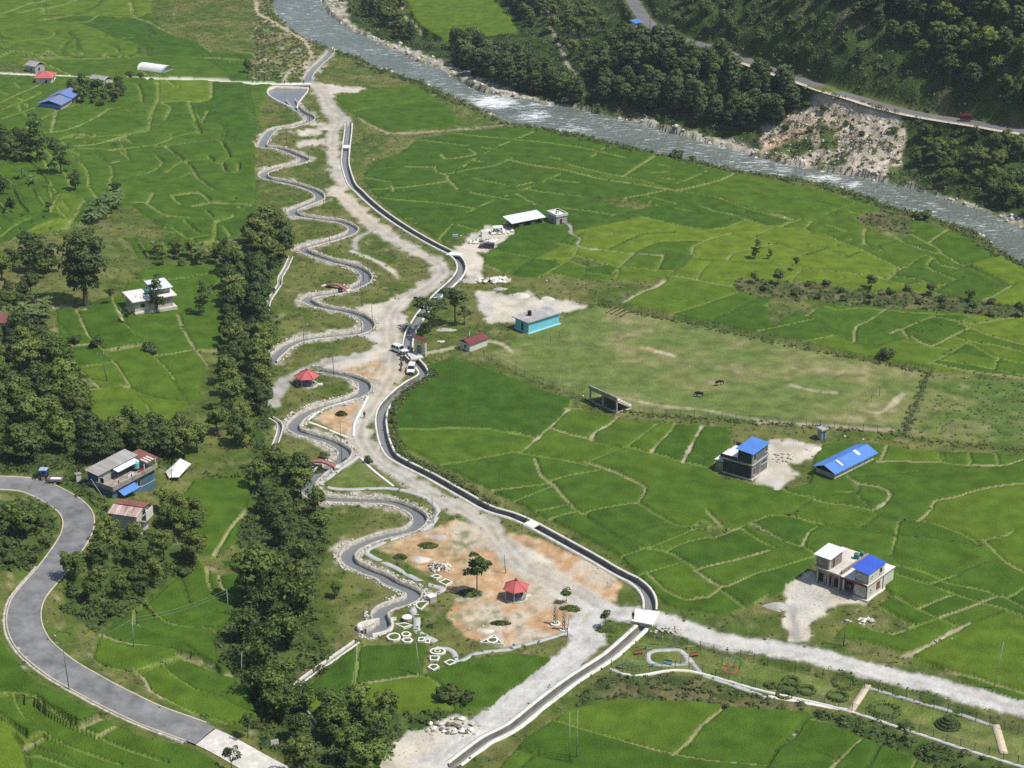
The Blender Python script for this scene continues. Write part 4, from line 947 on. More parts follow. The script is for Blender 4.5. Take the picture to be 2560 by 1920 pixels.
def corr_roof(parent, name, x0, x1, y0, y1, z00, z10, z01, z11, mat, along='y', pitch=.38, amp=.05, thick=.05):
    """ribbed metal sheet; corner heights z(x0,y0) z(x1,y0) z(x0,y1) z(x1,y1); ribs run along one axis"""
    V, F = [], []
    L_ = (x1 - x0) if along == 'y' else (y1 - y0)
    m = max(4, int(L_ / pitch * 2))
    for i in range(m + 1):
        t = i / m; d = amp if i % 2 else 0
        for s in (0, 1):
            u, w = (t, s) if along == 'y' else (s, t)
            z = (z00 * (1 - u) + z10 * u) * (1 - w) + (z01 * (1 - u) + z11 * u) * w + d
            x, y = x0 + (x1 - x0) * u, y0 + (y1 - y0) * w
            V += [(x, y, z), (x, y, z - thick)]
    for i in range(m):
        a, b = i * 4, i * 4 + 4
        F += [(a, b, b + 2, a + 2), (a + 1, a + 3, b + 3, b + 1), (a, a + 1, b + 1, b), (a + 2, b + 2, b + 3, a + 3)]
    F += [(0, 2, 3, 1), (m * 4, m * 4 + 1, m * 4 + 3, m * 4 + 2)]
    if along != 'y': F = [g[::-1] for g in F]
    return pyd(parent, name, V, F, mat)

def frame(C, R, Lf):
    """near corner, right corner, left corner of a footprint (photo pixels) -> base point, angle, length along the right face, depth"""
    c, r, l = G(*C), G(*R), G(*Lf)
    e = (r - c); a = math.hypot(e.x, e.y)
    g = (l - c); b = math.hypot(g.x, g.y)
    a1 = math.atan2(e.y, e.x); a2 = math.atan2(g.y, g.x) - math.pi / 2
    d = (a2 - a1 + math.pi) % (2 * math.pi) - math.pi
    w = b / (a + b)
    ang = a1 + d * w * w / (w * w + (1 - w) ** 2)
    return c, ang, a * abs(math.cos(ang - a1)), b * abs(math.cos(a2 - ang))

def win(parent, face, u0, u1, z0, z1, wall=0.0, door=False, fm='trim', pm='glass', name=None):
    """window or door on the right face (R: y = wall) or the left face (L: x = wall): frame, pane, sill"""
    t = .05
    def mk(p, nm, a, b, c, d, lo, hi, mt):
        return bx(p, nm, a, b, wall - hi, wall - lo, c, d, mt) if face == 'R' else bx(p, nm, wall - hi, wall - lo, a, b, c, d, mt)
    f = mk(parent, name or ('door' if door else 'window'), u0, u1, z0, z1, -.1, t, fm)
    mk(f, 'panel' if door else 'pane', u0 + .09, u1 - .09, z0 + (.02 if door else .09), z1 - .09, 0, t + .02, 'door' if door else pm)
    if not door:
        mk(f, 'sill', u0 - .08, u1 + .08, z0 - .1, z0 - .005, -.05, t + .1, fm)
    return f

def house(name, label, C, R, Lf, cat='house'):
    c, ang, a, b = frame(C, R, Lf)
    return thing(name, label, cat, c, ang), a, b

M['white_wall'] = flat_mat('white_wall', (0.66, 0.64, 0.58), 0.9, .12, .7)
M['cream_wall'] = flat_mat('cream_wall', (0.56, 0.53, 0.46), 0.9, .15, .7)
M['grey_wall'] = flat_mat('grey_wall', (0.40, 0.39, 0.37), 0.9, .14, .8)
M['cement'] = flat_mat('cement', (0.30, 0.29, 0.275), 0.95, .16, .9)
M['brick'] = flat_mat('brick', (0.31, 0.25, 0.215), 0.95, .2, 2.0)
M['roof_slab'] = flat_mat('roof_slab', (0.62, 0.57, 0.50), 0.95, .18, .5)
M['roof_white'] = flat_mat('roof_white', (0.72, 0.70, 0.66), 0.9, .10, .6)
M['roof_grey'] = flat_mat('roof_grey', (0.44, 0.42, 0.41), 0.95, .22, .45)
M['shaded_black_wall'] = flat_mat('shaded_black_wall', (0.045, 0.05, 0.055), 0.8, .2, .8)  # near-black with the shade of the dark house's left face in the colour
M['dark_cement'] = flat_mat('dark_cement', (0.17, 0.175, 0.18), 0.9, .2, .8)
M['turquoise'] = flat_mat('turquoise', (0.20, 0.60, 0.74), 0.8, .06, .5)
M['turquoise_trim'] = flat_mat('turquoise_trim', (0.42, 0.66, 0.70), 0.8, .06, .5)
M['blue_wall'] = flat_mat('blue_wall', (0.085, 0.165, 0.235), 0.85, .22, .7)
M['blue_roof'] = flat_mat('blue_roof', (0.085, 0.225, 0.60), 0.45, .12, .35, spec=.5)
M['deep_blue_roof'] = flat_mat('deep_blue_roof', (0.035, 0.10, 0.52), 0.45, .08, .4, spec=.5)
M['old_blue_roof'] = flat_mat('old_blue_roof', (0.10, 0.19, 0.46), 0.6, .2, .25, dirt=(.21, .19, .22))
M['metal_white'] = flat_mat('metal_white', (0.68, 0.72, 0.74), 0.5, .06, .5, spec=.5)
M['metal_grey'] = flat_mat('metal_grey', (0.36, 0.36, 0.345), 0.6, .25, .35, dirt=(.24, .21, .18), stretch=(1.5, .25, 1))
M['rust'] = flat_mat('rust', (0.22, 0.095, 0.07), 0.85, .25, .5, dirt=(.15, .055, .045))
M['rust_pale'] = flat_mat('rust_pale', (0.58, 0.47, 0.43), 0.85, .3, .5, dirt=(.22, .09, .07), stretch=(.4, 2.2, 1))
M['red_roof'] = flat_mat('red_roof', (0.52, 0.12, 0.12), 0.7, .1, .8)
M['red_dark'] = flat_mat('red_dark', (0.20, 0.055, 0.055), 0.8, .15, .8)
M['trim'] = flat_mat('trim', (0.52, 0.50, 0.46), 0.8, .1, 1)
M['brown'] = flat_mat('brown', (0.16, 0.07, 0.045), 0.7, .2, 1.2)
M['door'] = flat_mat('door', (0.05, 0.035, 0.03), 0.6, .2, 1.2)
M['blue_door'] = flat_mat('blue_door', (0.05, 0.08, 0.26), 0.6, .1, 1.2)
M['glass'] = flat_mat('glass', (0.018, 0.022, 0.026), 0.12, .1, 1.2, spec=.6)
M['dark'] = flat_mat('dark', (0.02, 0.02, 0.02), 0.8, .1, 1.2)
M['tank_black'] = flat_mat('tank_black', (0.012, 0.012, 0.012), 0.6, .1, 1)
M['tank_green'] = flat_mat('tank_green', (0.05, 0.24, 0.16), 0.5, .1, 1)
M['tank_cyan'] = flat_mat('tank_cyan', (0.16, 0.50, 0.44), 0.5, .1, 1)
M['tarp'] = flat_mat('tarp', (0.72, 0.71, 0.66), 0.7, .08, .8)
M['cloth'] = flat_mat('cloth', (0.72, 0.72, 0.74), 0.9, .06, 2)
M['red_cloth'] = flat_mat('red_cloth', (0.45, 0.03, 0.05), 0.9, .1, 2)
M['wood'] = flat_mat('wood', (0.30, 0.22, 0.14), 0.9, .2, 1.5)
M['bark'] = flat_mat('bark', (0.16, 0.135, 0.105), 0.95, .3, 3)
M['steel'] = flat_mat('steel', (0.20, 0.205, 0.20), 0.6, .1, 2)
M['pole'] = flat_mat('pole', (0.13, 0.135, 0.125), 0.7, .12, 2)
M['pole_pale'] = flat_mat('pole_pale', (0.34, 0.36, 0.35), 0.6, .12, 2)
M['patio'] = flat_mat('patio', (0.36, 0.35, 0.33), 0.9, .2, .8)
M['stained'] = flat_mat('stained', (0.40, 0.35, 0.29), 0.95, .3, .9)

def tank(px, py, mat, label, r=.55, h=1.1, z=0.0):
    """water tank standing on a roof: place by the roof point below it"""
    g = ground_points([(px, py)])[0]
    return g

def stand_on(parent_thing, x, y, z):
    return parent_thing.matrix_basis @ Vector((x, y, z))

def water_tank(host, x, y, z, r, h, mat, label):
    p = stand_on(host, x, y, z)
    t = thing('water_tank', label, 'water tank', p)
    lathe(t, 'barrel', [(r * .97, 0), (r, .05), (r, h * .3), (r * .96, h * .33), (r, h * .36), (r, h * .63), (r * .96, h * .66), (r, h * .69), (r, h * .9), (r * .75, h)], mat, 14)
    lathe(t, 'lid', [(r * .36, h), (r * .36, h * 1.07), (r * .1, h * 1.1)], mat, 10)
    return t

# ---- two-storey dark house with bright blue roof
w = zw(1760, 1060, 11.06)
t, a, b = house('dark_house', 'two-storey grey-black house with a bright blue metal roof beside the rice', w(1310, 1555), w(1790, 1250), w(490, 1355))
bx(t, 'plinth', -.25, a + .25, -.25, b + .1, -.6, .25, 'concrete')
bx(t, 'ground_floor_wall', 0, a, .002, b, .25, 3.2, 'shaded_black_wall')
bx(t, 'side_wall', .05, a - .05, -.03, .1, .25, 3.2, 'dark_cement')  # side towards the sun coloured lighter than the shaded faces
bx(t, 'floor_slab', -.3, a + .15, -.3, b + .9, 3.2, 3.5, 'grey_wall')
bx(t, 'parapet_wall', -.12, .08, b * .52, b + .7, 3.5, 4.2, 'shaded_black_wall')
bx(t, 'parapet_wall', a - .1, a + .08, b * .52, b + .7, 3.5, 4.3, 'shaded_black_wall')
bx(t, 'terrace_floor', .1, a - .12, b * .5, b + .7, 3.5, 3.56, 'roof_white')
bx(t, 'upper_wall', 0, a, .004, b * .5, 3.5, 5.95, 'shaded_black_wall')
bx(t, 'side_wall', .05, a - .05, -.03, .1, 3.5, 5.95, 'dark_cement')
for u in (0, a - .22): bx(t, 'corner_pillar', u - .02, u + .22, -.06, .2, .25, 5.95, 'grey_wall')
bx(t, 'pillar', a * .5, a * .5 + .2, -.05, .1, .25, 3.2, 'grey_wall')
corr_roof(t, 'roof', -.35, a + .25, -.4, b * .5 + .5, 6.0, 6.0, 6.35, 6.35, 'blue_roof', along='y')
win(t, 'R', .55, 1.55, 4.0, 5.5); win(t, 'R', a - 1.3, a - .3, 4.3, 5.6); win(t, 'R', .5, 1.5, .9, 2.5); win(t, 'R', a * .62, a - .5, 2.0, 2.9)
bx(t, 'rear_annexe', .3, a - .4, b + .05, b + 1.9, -.4, 2.3, 'stained')
bx(t, 'annexe_roof', .1, a - .2, b + .05, b + 2.2, 2.3, 2.42, 'roof_white')

# ---- long blue shed
w = zw(2000, 1050, 10.055)
t, a, b = house('long_shed', 'long low shed with pale walls and a blue gabled metal roof', w(860, 1540), w(1890, 1060), w(305, 1400), 'shed')
zr, ze = 3.05, 2.15
bx(t, 'wall', 0, a, 0, b, -.5, 1.5, 'grey_wall'); bx(t, 'side_wall', .02, a - .02, -.03, .1, -.5, 1.72, 'white_wall')
pyd(t, 'gable', [(.02, .1, 1.5), (.02, b - .1, 1.5), (.02, b - .1, ze - .1), (.02, b / 2, zr - .12), (.02, .1, ze - .1), (.3, .1, 1.5), (.3, b - .1, 1.5), (.3, b - .1, ze - .1), (.3, b / 2, zr - .12), (.3, .1, ze - .1)],
    [(0, 4, 3, 2, 1), (5, 6, 7, 8, 9), (0, 1, 6, 5), (1, 2, 7, 6), (2, 3, 8, 7), (3, 4, 9, 8), (4, 0, 5, 9)], 'dark')
bx(t, 'eave_beam', 0, a, .0, .15, 1.72, 2.1, 'dark')
corr_roof(t, 'roof', -.6, a + .6, -.6, b / 2, ze - .2, ze - .2, zr, zr, 'blue_roof', along='y', pitch=.5)
corr_roof(t, 'roof', -.6, a + .6, b / 2, b + .5, zr, zr, ze - .2, ze - .2, 'blue_roof', along='y', pitch=.5)
for u0, u1, v0, v1 in ((a * .22, a * .26, .4, 2.2), (a * .68, a * .74, .9, 2.4)):
    k = (zr - ze + .2) / (b / 2 + .6)
    pyd(t, 'skylight_sheet', [(u0, v0, ze - .2 + (v0 + .6) * k + .09), (u1, v0, ze - .2 + (v0 + .6) * k + .09), (u1, v1, ze - .2 + (v1 + .6) * k + .09), (u0, v1, ze - .2 + (v1 + .6) * k + .09)], [(0, 1, 2, 3)], 'metal_white')
for k in range(7): bx(t, 'post', a * (k + .3) / 7, a * (k + .3) / 7 + .15, -.06, .02, -.3, 1.9, 'grey_wall')

# ---- small booth with blue door
t, a, b = house('toilet_booth', 'tiny grey booth with a blue door and flat pale roof in the weeds', w(540, 510), w(640, 490), w(450, 480), 'booth')
a, b = max(a, 1.3), max(b, 1.3)
bx(t, 'wall', 0, a, 0, b, -.3, 2.3, 'grey_wall'); bx(t, 'roof_slab', -.4, a + .4, -.4, b + .4, 2.3, 2.5, 'grey_wall')
for u in (-.3, a + .2): bx(t, 'roof_rim', u, u + .1, -.35, b + .35, 2.5, 2.7, 'white_wall')
f = win(t, 'R', .25, a - .2, 0, 1.95, door=True); f.children[0].data.materials[0] = M['blue_door']

# ---- unfinished house with two roofs
w = zw(2000, 1340, 8.508)
t, a, b = house('patterned_house', 'large pale two-storey house with white and deep blue metal roofs and diamond pattern tiles', w(1420, 1390), w(2040, 1000), w(800, 1230))
bl = b * 2.02                                           # the whole left side, with the older wing
H1, H2 = 3.1, 5.6
bx(t, 'plinth', -.4, a + .4, -.35, b, -.7, .3, 'white_wall')
bx(t, 'ground_floor_wall', 0, a, .002, b * .52, .3, H1, 'white_wall')
bx(t, 'ground_floor_wall', 1.7, a, b * .52, b, .3, H1, 'grey_wall')
bx(t, 'floor_slab', -.45, a + .3, -.12, b + .1, H1, H1 + .25, 'roof_white')
bx(t, 'slab_edge', -.55, -.4, -.1, b + .05, H1 - .05, H1 + .35, 'red_dark')
bx(t, 'porch_column', .1, .4, b - .5, b - .2, .3, H1, 'white_wall'); bx(t, 'porch_floor', -.5, 1.7, b * .52, b, .1, .32, 'cement')
for k in range(3): bx(t, 'step', -.5 - .35 * (k + 1), -.5 - .35 * k, b * .55, b * .95, -.5, .1 - .17 * k, 'cement')
win(t, 'L', b * .6, b * .6 + 1.2, .35, 2.5, wall=1.7, door=True); win(t, 'L', b * .78, b * .78 + 1.1, 1.1, 2.4, wall=1.7)
bx(t, 'upper_wall', .1, a * .62, .004, b * .52, H1 + .25, H2, 'white_wall')
corr_roof(t, 'blue_roof', -.45, a * .62 + .35, -.2, b * .52 + .6, H2 + .05, H2 + .05, H2 + .55, H2 + .55, 'deep_blue_roof', along='y')
bx(t, 'drip_ledge', -.02, a + .05, -.16, .02, H1 - .02, H1 + .15, 'stained')
win(t, 'R', a * .42, a * .42 + .95, H1 + 1.1, H1 + 2.2, wall=0); win(t, 'R', a * .34, a * .34 + 1.15, 1.3, 2.6, fm='brown', pm='rust')
win(t, 'R', a * .10, a * .10 + .45, 1.6, 2.1); win(t, 'R', a * .12, a * .12 + .45, H1 + 1.3, H1 + 1.7)
bx(t, 'downpipe', a * .58, a * .58 + .12, -.1, .0, .3, H1, 'brown')
# diamond tiles on the street-facing wall: nested square rings on both floors
for z0, z1 in ((.45, H1 - .1), (H1 + .4, H2 - .35)):
    cy, cz = b * .26, (z0 + z1) / 2
    for q in range(7):
        r0 = .16 + q * .28
        segs = []
        for k in range(4):
            for m_ in range(8):
                p0, p1 = m_ / 8, (m_ + 1) / 8
                c = [(r0, 0), (0, r0), (-r0, 0), (0, -r0)]
                A_, B_ = c[k], c[(k + 1) % 4]
                s0 = (A_[0] + (B_[0] - A_[0]) * p0, A_[1] + (B_[1] - A_[1]) * p0); s1 = (A_[0] + (B_[0] - A_[0]) * p1, A_[1] + (B_[1] - A_[1]) * p1)
                if all(abs(s[0]) < b * .235 and abs(s[1]) < (z1 - z0) / 2 for s in (s0, s1)): segs.append((s0, s1))
        if not segs: continue
        runs = [[segs[0]]]
        for sg in segs[1:]:
            if math.dist(runs[-1][-1][1], sg[0]) < 1e-6: runs[-1].append(sg)
            else: runs.append([sg])
        if len(runs) > 1 and math.dist(runs[-1][-1][1], runs[0][0][0]) < 1e-6: runs[0] = runs.pop() + runs[0]
        for run in runs:
          V, F = [], []
          for s0, s1 in run:
            o_ = len(V)
            dx_, dz_ = s1[0] - s0[0], s1[1] - s0[1]; l_ = math.hypot(dx_, dz_); nx_, nz_ = -dz_ / l_ * .075, dx_ / l_ * .075
            x_ = (0 if z0 < 2 else .1) - .03
            V += [(x_, cy + s0[0] - nx_, cz + s0[1] - nz_), (x_, cy + s1[0] - nx_, cz + s1[1] - nz_), (x_, cy + s1[0] + nx_, cz + s1[1] + nz_), (x_, cy + s0[0] + nx_, cz + s0[1] + nz_)]
            F.append((o_, o_ + 1, o_ + 2, o_ + 3))
          pyd(t, 'tile_strip', V, [g[::-1] for g in F], 'roof_white')
    bx(t, 'tile_field', (0 if z0 < 2 else .1) - .02, (0 if z0 < 2 else .1) + .05, .15, b * .5, z0 - .05, z1 + .05, 'dark_cement')
# the older wing behind
bx(t, 'wing_wall', .4, a * 1.02, b + .05, bl, -.6, H1 + .1, 'brick'); bx(t, 'wing_roof', -.2, a * 1.06, b + .02, bl + .3, H1 + .1, H1 + .38, 'roof_slab')
bx(t, 'parapet_wall', .2, a * 1.03, b + .1, b + .4, H1 + .38, H1 + 1.0, 'brick')
bx(t, 'rooftop_room', .2, a * .48, bl - b * .52, bl, H1 + .38, H1 + 2.7, 'brick')
corr_roof(t, 'white_roof', -.3, a * .48 + .5, bl - b * .52 - .4, bl + .4, H1 + 2.8, H1 + 3.05, H1 + 2.8, H1 + 3.05, 'metal_white', along='x')
bx(t, 'corner_column', .15, .45, bl - b * .52 - .02, bl - b * .52 + .25, H1 + .38, H1 + 2.75, 'white_wall')
win(t, 'R', a * .12, a * .12 + .85, H1 + .42, H1 + 2.3, wall=bl - b * .52, door=True)
for k in range(3): win(t, 'L', b * 1.1 + k * b * .3, b * 1.1 + k * b * .3 + 1.3, .3, 2.4, wall=.4, pm='dark')
for k in range(3): bx(t, 'column', -.15, .1, b * 1.05 + k * b * .42, b * 1.05 + k * b * .42 + .28, -.4, H1 + .1, 'grey_wall')
water_tank(t, a * .8, b * 1.25, H1 + .38, .55, 1.1, 'tank_green', 'green plastic water tank on the flat roof of the patterned house')
water_tank(t, a * .95, b * 1.2, H1 + .38, .4, 1.0, 'tank_green', 'smaller green water tank behind the other one on the patterned house')
PATT = t

# ---- turquoise house with black tank
w = zw(1140, 760, 7.9)
t, a, b = house('turquoise_house', 'small turquoise flat-roofed house by the football field', w(1435, 585), w(2030, 400), w(1180, 470))
bx(t, 'plinth', -.3, a + .45, -.3, b + .2, -.4, .18, 'turquoise_trim'); bx(t, 'wall', 0, a, 0, b, .18, 2.9, 'turquoise')
bx(t, 'roof_slab', -.7, a + .6, -.4, b + .5, 2.9, 3.12, 'roof_grey')
f = win(t, 'L', b * .38, b * .38 + .95, .22, 2.25, door=True)
for u, v in ((0, 0),): bx(t, 'corner_trim', -.04, .12, -.04, .12, .18, 2.9, 'turquoise_trim')
for k in range(4): tubes(t, 'starter_bar', [((a * (k + .5) / 4, b - .3, 3.1), (a * (k + .5) / 4 + .1, b - .2, 3.9), .03, .03)], 'rust')
water_tank(t, a * .30, b * .62, 3.12, .52, 1.25, 'tank_black', 'black plastic water tank on the roof of the turquoise house')

# ---- small white hut with dark red roof
t, a, b = house('white_hut', 'small white hut with a dark red gabled roof below the turquoise house', w(270, 945), w(600, 810), w(110, 860), 'hut')
bx(t, 'wall', 0, a, 0, b, -.3, 1.9, 'white_wall')
zr, ze = 2.7, 1.9
corr_roof(t, 'roof', -.3, a + .3, -.35, b / 2, ze, ze, zr, zr, 'red_dark', along='y', pitch=.3)
corr_roof(t, 'roof', -.3, a + .3, b / 2, b + .3, zr, zr, ze, ze, 'red_dark', along='y', pitch=.3)
win(t, 'L', b * .3, b * .3 + .8, .7, 1.5)
tubes(t, 'vent_pipe', [((a * .55, b, 0), (a * .55, b, 3.6), .07, .07), ((a * .55, b, 3.6), (a * .55, b - .5, 3.7), .06, .06)], 'white_wall')

# ---- concrete grandstand frame
w = zw(1460, 950, 15.8)
c, ang, a, b = frame(w(1290, 1330), w(1900, 1130), w(200, 860))
t = thing('grandstand', 'small raw concrete spectator stand at the edge of the football field', 'grandstand', c, ang)
b2 = b
bx(t, 'rear_plinth', -.2, .15, 0, b2, -.5, .45, 'cement')
for k in range(3): bx(t, 'column', -.05, .25, b2 * k / 2 - (.3 if k == 2 else 0), b2 * k / 2 + (.0 if k == 2 else .3), -.4, 3.05, 'grey_wall')
bx(t, 'top_beam', -.1, .3, -.1, b2 + .1, 3.05, 3.4, 'grey_wall')
bx(t, 'back_rail', -.25, .05, -.15, b2 + .15, 3.4, 4.0, 'stained')
NS = 5
for k in range(NS): bx(t, 'seat_step', .3 + (a - .3) * k / NS, .3 + (a - .3) * (k + 1.15) / NS, 0, b2, 3.05 - 2.75 * (k + .55) / NS, 3.35 - 2.75 * (k + .5) / NS, 'concrete')
for y0 in (0, b2 / 2 - .12, b2 - .25):
    pyd(t, 'raking_beam', [(0, y0, 2.8), (a, y0, .1), (a, y0, .45), (0, y0, 3.2), (0, y0 + .25, 2.8), (a, y0 + .25, .1), (a, y0 + .25, .45), (0, y0 + .25, 3.2)],
        [(0, 1, 2, 3), (7, 6, 5, 4), (0, 4, 5, 1), (1, 5, 6, 2), (2, 6, 7, 3), (3, 7, 4, 0)], 'concrete')
bx(t, 'side_footing', 0, a, -.05, .3, -.4, .12, 'concrete')

# ---- gateway with red roof over the canal deck
w = zw(960, 820, 15.8)
p1, p2 = G(*w(1260, 980)), G(*w(1650, 1120))
d = p2 - p1; Lg = max(3.5, math.hypot(d.x, d.y))
t = thing('entrance_gate', 'gateway of pale pillars under a narrow dark red roof beside the canal', 'gate', p1, math.atan2(d.y, d.x))
for x0 in (0, Lg - .5): bx(t, 'pillar', x0, x0 + .5, -.25, .25, -.3, 4.0, 'white_wall', .03)
bx(t, 'lintel', -.1, Lg + .1, -.15, .15, 3.7, 4.05, 'grey_wall')
corr_roof(t, 'roof', -.5, Lg + .5, -.75, 0, 4.05, 4.05, 4.65, 4.65, 'red_dark', along='y', pitch=.3)
corr_roof(t, 'roof', -.5, Lg + .5, 0, .75, 4.65, 4.65, 4.05, 4.05, 'red_dark', along='y', pitch=.3)
bx(t, 'gate_leaf', .55, Lg * .55, -.05, .05, .1, 2.3, 'steel')

# ---- white house on the left with flat roof
w = zw(300, 690, 11.06)
t, a, b = house('white_flat_house', 'single-storey white flat-roofed house with a rooftop room behind a slim tree', w(420, 1020), w(1480, 950), w(185, 740))
b = max(b, 7.0)
bx(t, 'plinth', -.2, a + .8, -.7, b, -.8, .1, 'concrete'); bx(t, 'wall', 0, a, 0, b, .1, 2.9, 'cream_wall')
bx(t, 'roof_slab', -.7, a + .9, -.8, b + .4, 2.9, 3.12, 'roof_white'); bx(t, 'slab_soffit', -.6, a + .8, -.7, b + .3, 2.8, 2.9, 'brown')
bx(t, 'rooftop_room', a * .55, a * 1.0, b * .25, b, 3.12, 4.7, 'grey_wall')
corr_roof(t, 'room_roof', a * .52, a * 1.05, b * .1, b + .3, 4.75, 4.75, 5.05, 5.05, 'metal_white', along='y')
win(t, 'R', a * .15, a * .15 + 1.2, 1.0, 2.1); win(t, 'R', a * .84, a * .84 + .7, 1.6, 1.95); win(t, 'R', a * .4, a * .4 + .2, .15, 2.2, door=True); win(t, 'R', a * .52, a * .52 + .9, .15, 2.2, door=True)
bx(t, 'vent_block', a * .1, a * .1 + .25, b * .3, b * .3 + .25, 3.12, 3.6, 'white_wall'); bx(t, 'vent_block', a * .2, a * .2 + .25, b * .15, b * .15 + .25, 3.12, 3.55, 'white_wall')
water_tank(t, a * .44, b * .45, 3.12, .65, 1.2, 'tank_green', 'dark green water tank on the flat roof of the white house')

# ---- blue two-storey house at the road bend
w = zw(200, 1120, 7.373)
t, a, b = house('blue_house', 'weathered blue two-storey house with a balcony and grey ribbed roof above the road bend', w(600, 930), w(1390, 740), w(160, 690))
b = 6.2; t.location.z -= .9
bx(t, 'ground_floor_wall', 0, a, 0, b, -2.5, 2.6, 'blue_wall')
bx(t, 'balcony_slab', -.3, a + .3, -.6, b + .1, 2.6, 2.85, 'stained')
bx(t, 'balcony_wall', -.3, a + .3, -.62, -.42, 2.85, 3.6, 'stained'); bx(t, 'balcony_wall', -.34, -.14, -.42, b * .7, 2.85, 3.6, 'cement')
bx(t, 'upper_wall', 0, a * .86, b * .55, b, 2.85, 5.1, 'blue_wall')
bx(t, 'front_facing', 0, a * .3, b * .545, b * .56, 2.85, 5.1, 'grey_wall')
corr_roof(t, 'roof', -.5, a * .9, b * .46, b + .2, 5.15, 5.15, 5.6, 5.6, 'metal_grey', along='y', pitch=.45)
corr_roof(t, 'awning', a * .30, a * .80, b * .24, b * .46, 4.65, 4.65, 4.95, 4.95, 'metal_white', along='y')
corr_roof(t, 'rust_roof', a * .80, a * 1.08, -.5, b * .75, 4.6, 4.6, 5.2, 5.2, 'rust', along='y', pitch=.5)
for k in range(3): pyd(t, 'pale_sheet', [(a * .82 + k * .8, -.4, 4.72), (a * .82 + k * .8 + .35, -.4, 4.72), (a * .82 + k * .8 + .35, 1.6, 4.95), (a * .82 + k * .8, 1.6, 4.95)], [(0, 1, 2, 3)], 'roof_white')
for u in (.12, .42, .72, .99): bx(t, 'balcony_post', a * u, a * u + .16, -.55, -.4, 2.85, 4.8 if u > .7 else 4.2, 'brown' if u < .7 else 'white_wall')
f = win(t, 'R', a * .36, a * .36 + .8, 2.9, 4.9, wall=b * .55, door=True); f.children[0].data.materials[0] = M['red_dark']
win(t, 'R', a * .5, a * .5 + 1.2, 3.6, 4.7, wall=b * .55); win(t, 'R', a * .58, a * .58 + .9, .4, 1.9); win(t, 'L', b * .3, b * .3 + 1.0, 3.6, 4.7)
win(t, 'R', a * .05, a * .05 + .7, 3.4, 4.6, wall=b * .545); win(t, 'R', a * .2, a * .2 + .9, -1.6, .5, door=True)
corr_roof(t, 'blue_awning', a * .12, a * .5, -1.7, -.05, 1.3, 1.3, 2.1, 2.1, 'blue_roof', along='y')
bx(t, 'wall_band', a * .66, a, -.04, .02, .0, .12, 'trim')
bx(t, 'washing', a * .38, a * .38 + 1.6, -.1, .0, 2.95, 4.0, 'cloth'); bx(t, 'red_cloth', a * .62, a * .62 + 1.6, -.2, .1, 3.0, 3.7, 'red_cloth')
water_tank(t, a * .74, b * .28, 3.4, .6, 1.3, 'tank_cyan', 'pale cyan water tank under the awning of the blue house')

# ---- small white house with rusty roof
t, a, b = house('rusty_roof_house', 'small derelict white house with a rusty patched metal roof below the blue house', w(1060, 1640), w(1310, 1500), w(660, 1480))
a, b = max(a, 4.2), max(b, 5.2)
bx(t, 'wall', 0, a, 0, b, -1.0, 4.6, 'cream_wall'); bx(t, 'front_pier', -.1, .35, -.15, .3, -1.0, 4.6, 'white_wall')
corr_roof(t, 'roof', -.5, a * .45, -.5, b + .5, 4.4, 5.1, 4.4, 5.1, 'rust_pale', along='x', pitch=.5)
corr_roof(t, 'roof', a * .45, a + .4, -.6, b + .4, 5.3, 4.9, 5.3, 4.9, 'rust', along='x', pitch=.5)
win(t, 'R', .5, 1.3, .2, 2.2, pm='dark'); win(t, 'R', a * .55, a * .55 + 1.2, 3.2, 4.2); bx(t, 'floor_band', 0, a + .05, -.08, 0, 2.3, 2.6, 'stained')
bx(t, 'side_gallery', a * .35, a + .3, -1.0, -.02, 2.3, 2.45, 'stained'); bx(t, 'gallery_wall', a * .45, a + .3, -1.05, -.9, 2.45, 4.4, 'white_wall')

# ---- white tarpaulin roof
ps = [G(*w(*q)) for q in ((1580, 480), (1860, 365), (2060, 460), (1830, 640), (1640, 600))]
c = sum(ps, Vector()) / 5
t = thing('tarp_shelter', 'low shelter under a stretched white tarpaulin beside the blue house', 'tent', (c.x, c.y, c.z))
V = [(p.x - c.x, p.y - c.y, (1.2 if i not in (1,) else 1.8)) for i, p in enumerate(ps)]
V2 = [(x * .45, y * .45, z + .7) for x, y, z in V]
pyd(t, 'canopy', V + V2, [(i, (i + 1) % 5, 5 + (i + 1) % 5, 5 + i) for i in range(5)] + [(5, 6, 7, 8, 9)], 'tarp')
for x, y, z in V: tubes(t, 'post', [((x, y, -.6), (x, y, z), .06, .06)], 'wood')

# ---- edge-of-frame house, small box house
t, a, b = house('red_roof_cottage', 'white cottage with a brownish red roof cut by the left edge of the picture', (36, 838), (58, 826), (-60, 815), 'cottage')
a, b = max(a, 3), max(b, 8)
bx(t, 'wall', 0, a, 0, b, -.8, 3.0, 'white_wall')
corr_roof(t, 'roof', -.7, a / 2, -.6, b + .5, 3.0, 4.4, 3.0, 4.4, 'rust', along='x', pitch=.4); corr_roof(t, 'roof', a / 2, a + .7, -.6, b + .5, 4.4, 3.0, 4.4, 3.0, 'rust', along='x', pitch=.4)
win(t, 'L', b * .2, b * .2 + 1.1, 1.0, 2.1)
p = G(192, 1208)
t = thing('white_kiosk', 'narrow white box kiosk standing by the road next to the blue house', 'kiosk', p, .5)
bx(t, 'wall', 0, 1.0, 0, .9, -.5, 1.7, 'white_wall'); bx(t, 'roof_slab', -.1, 1.1, -.1, 1.0, 1.7, 1.82, 'cement'); win(t, 'L', .15, .75, .2, 1.6, door=True)

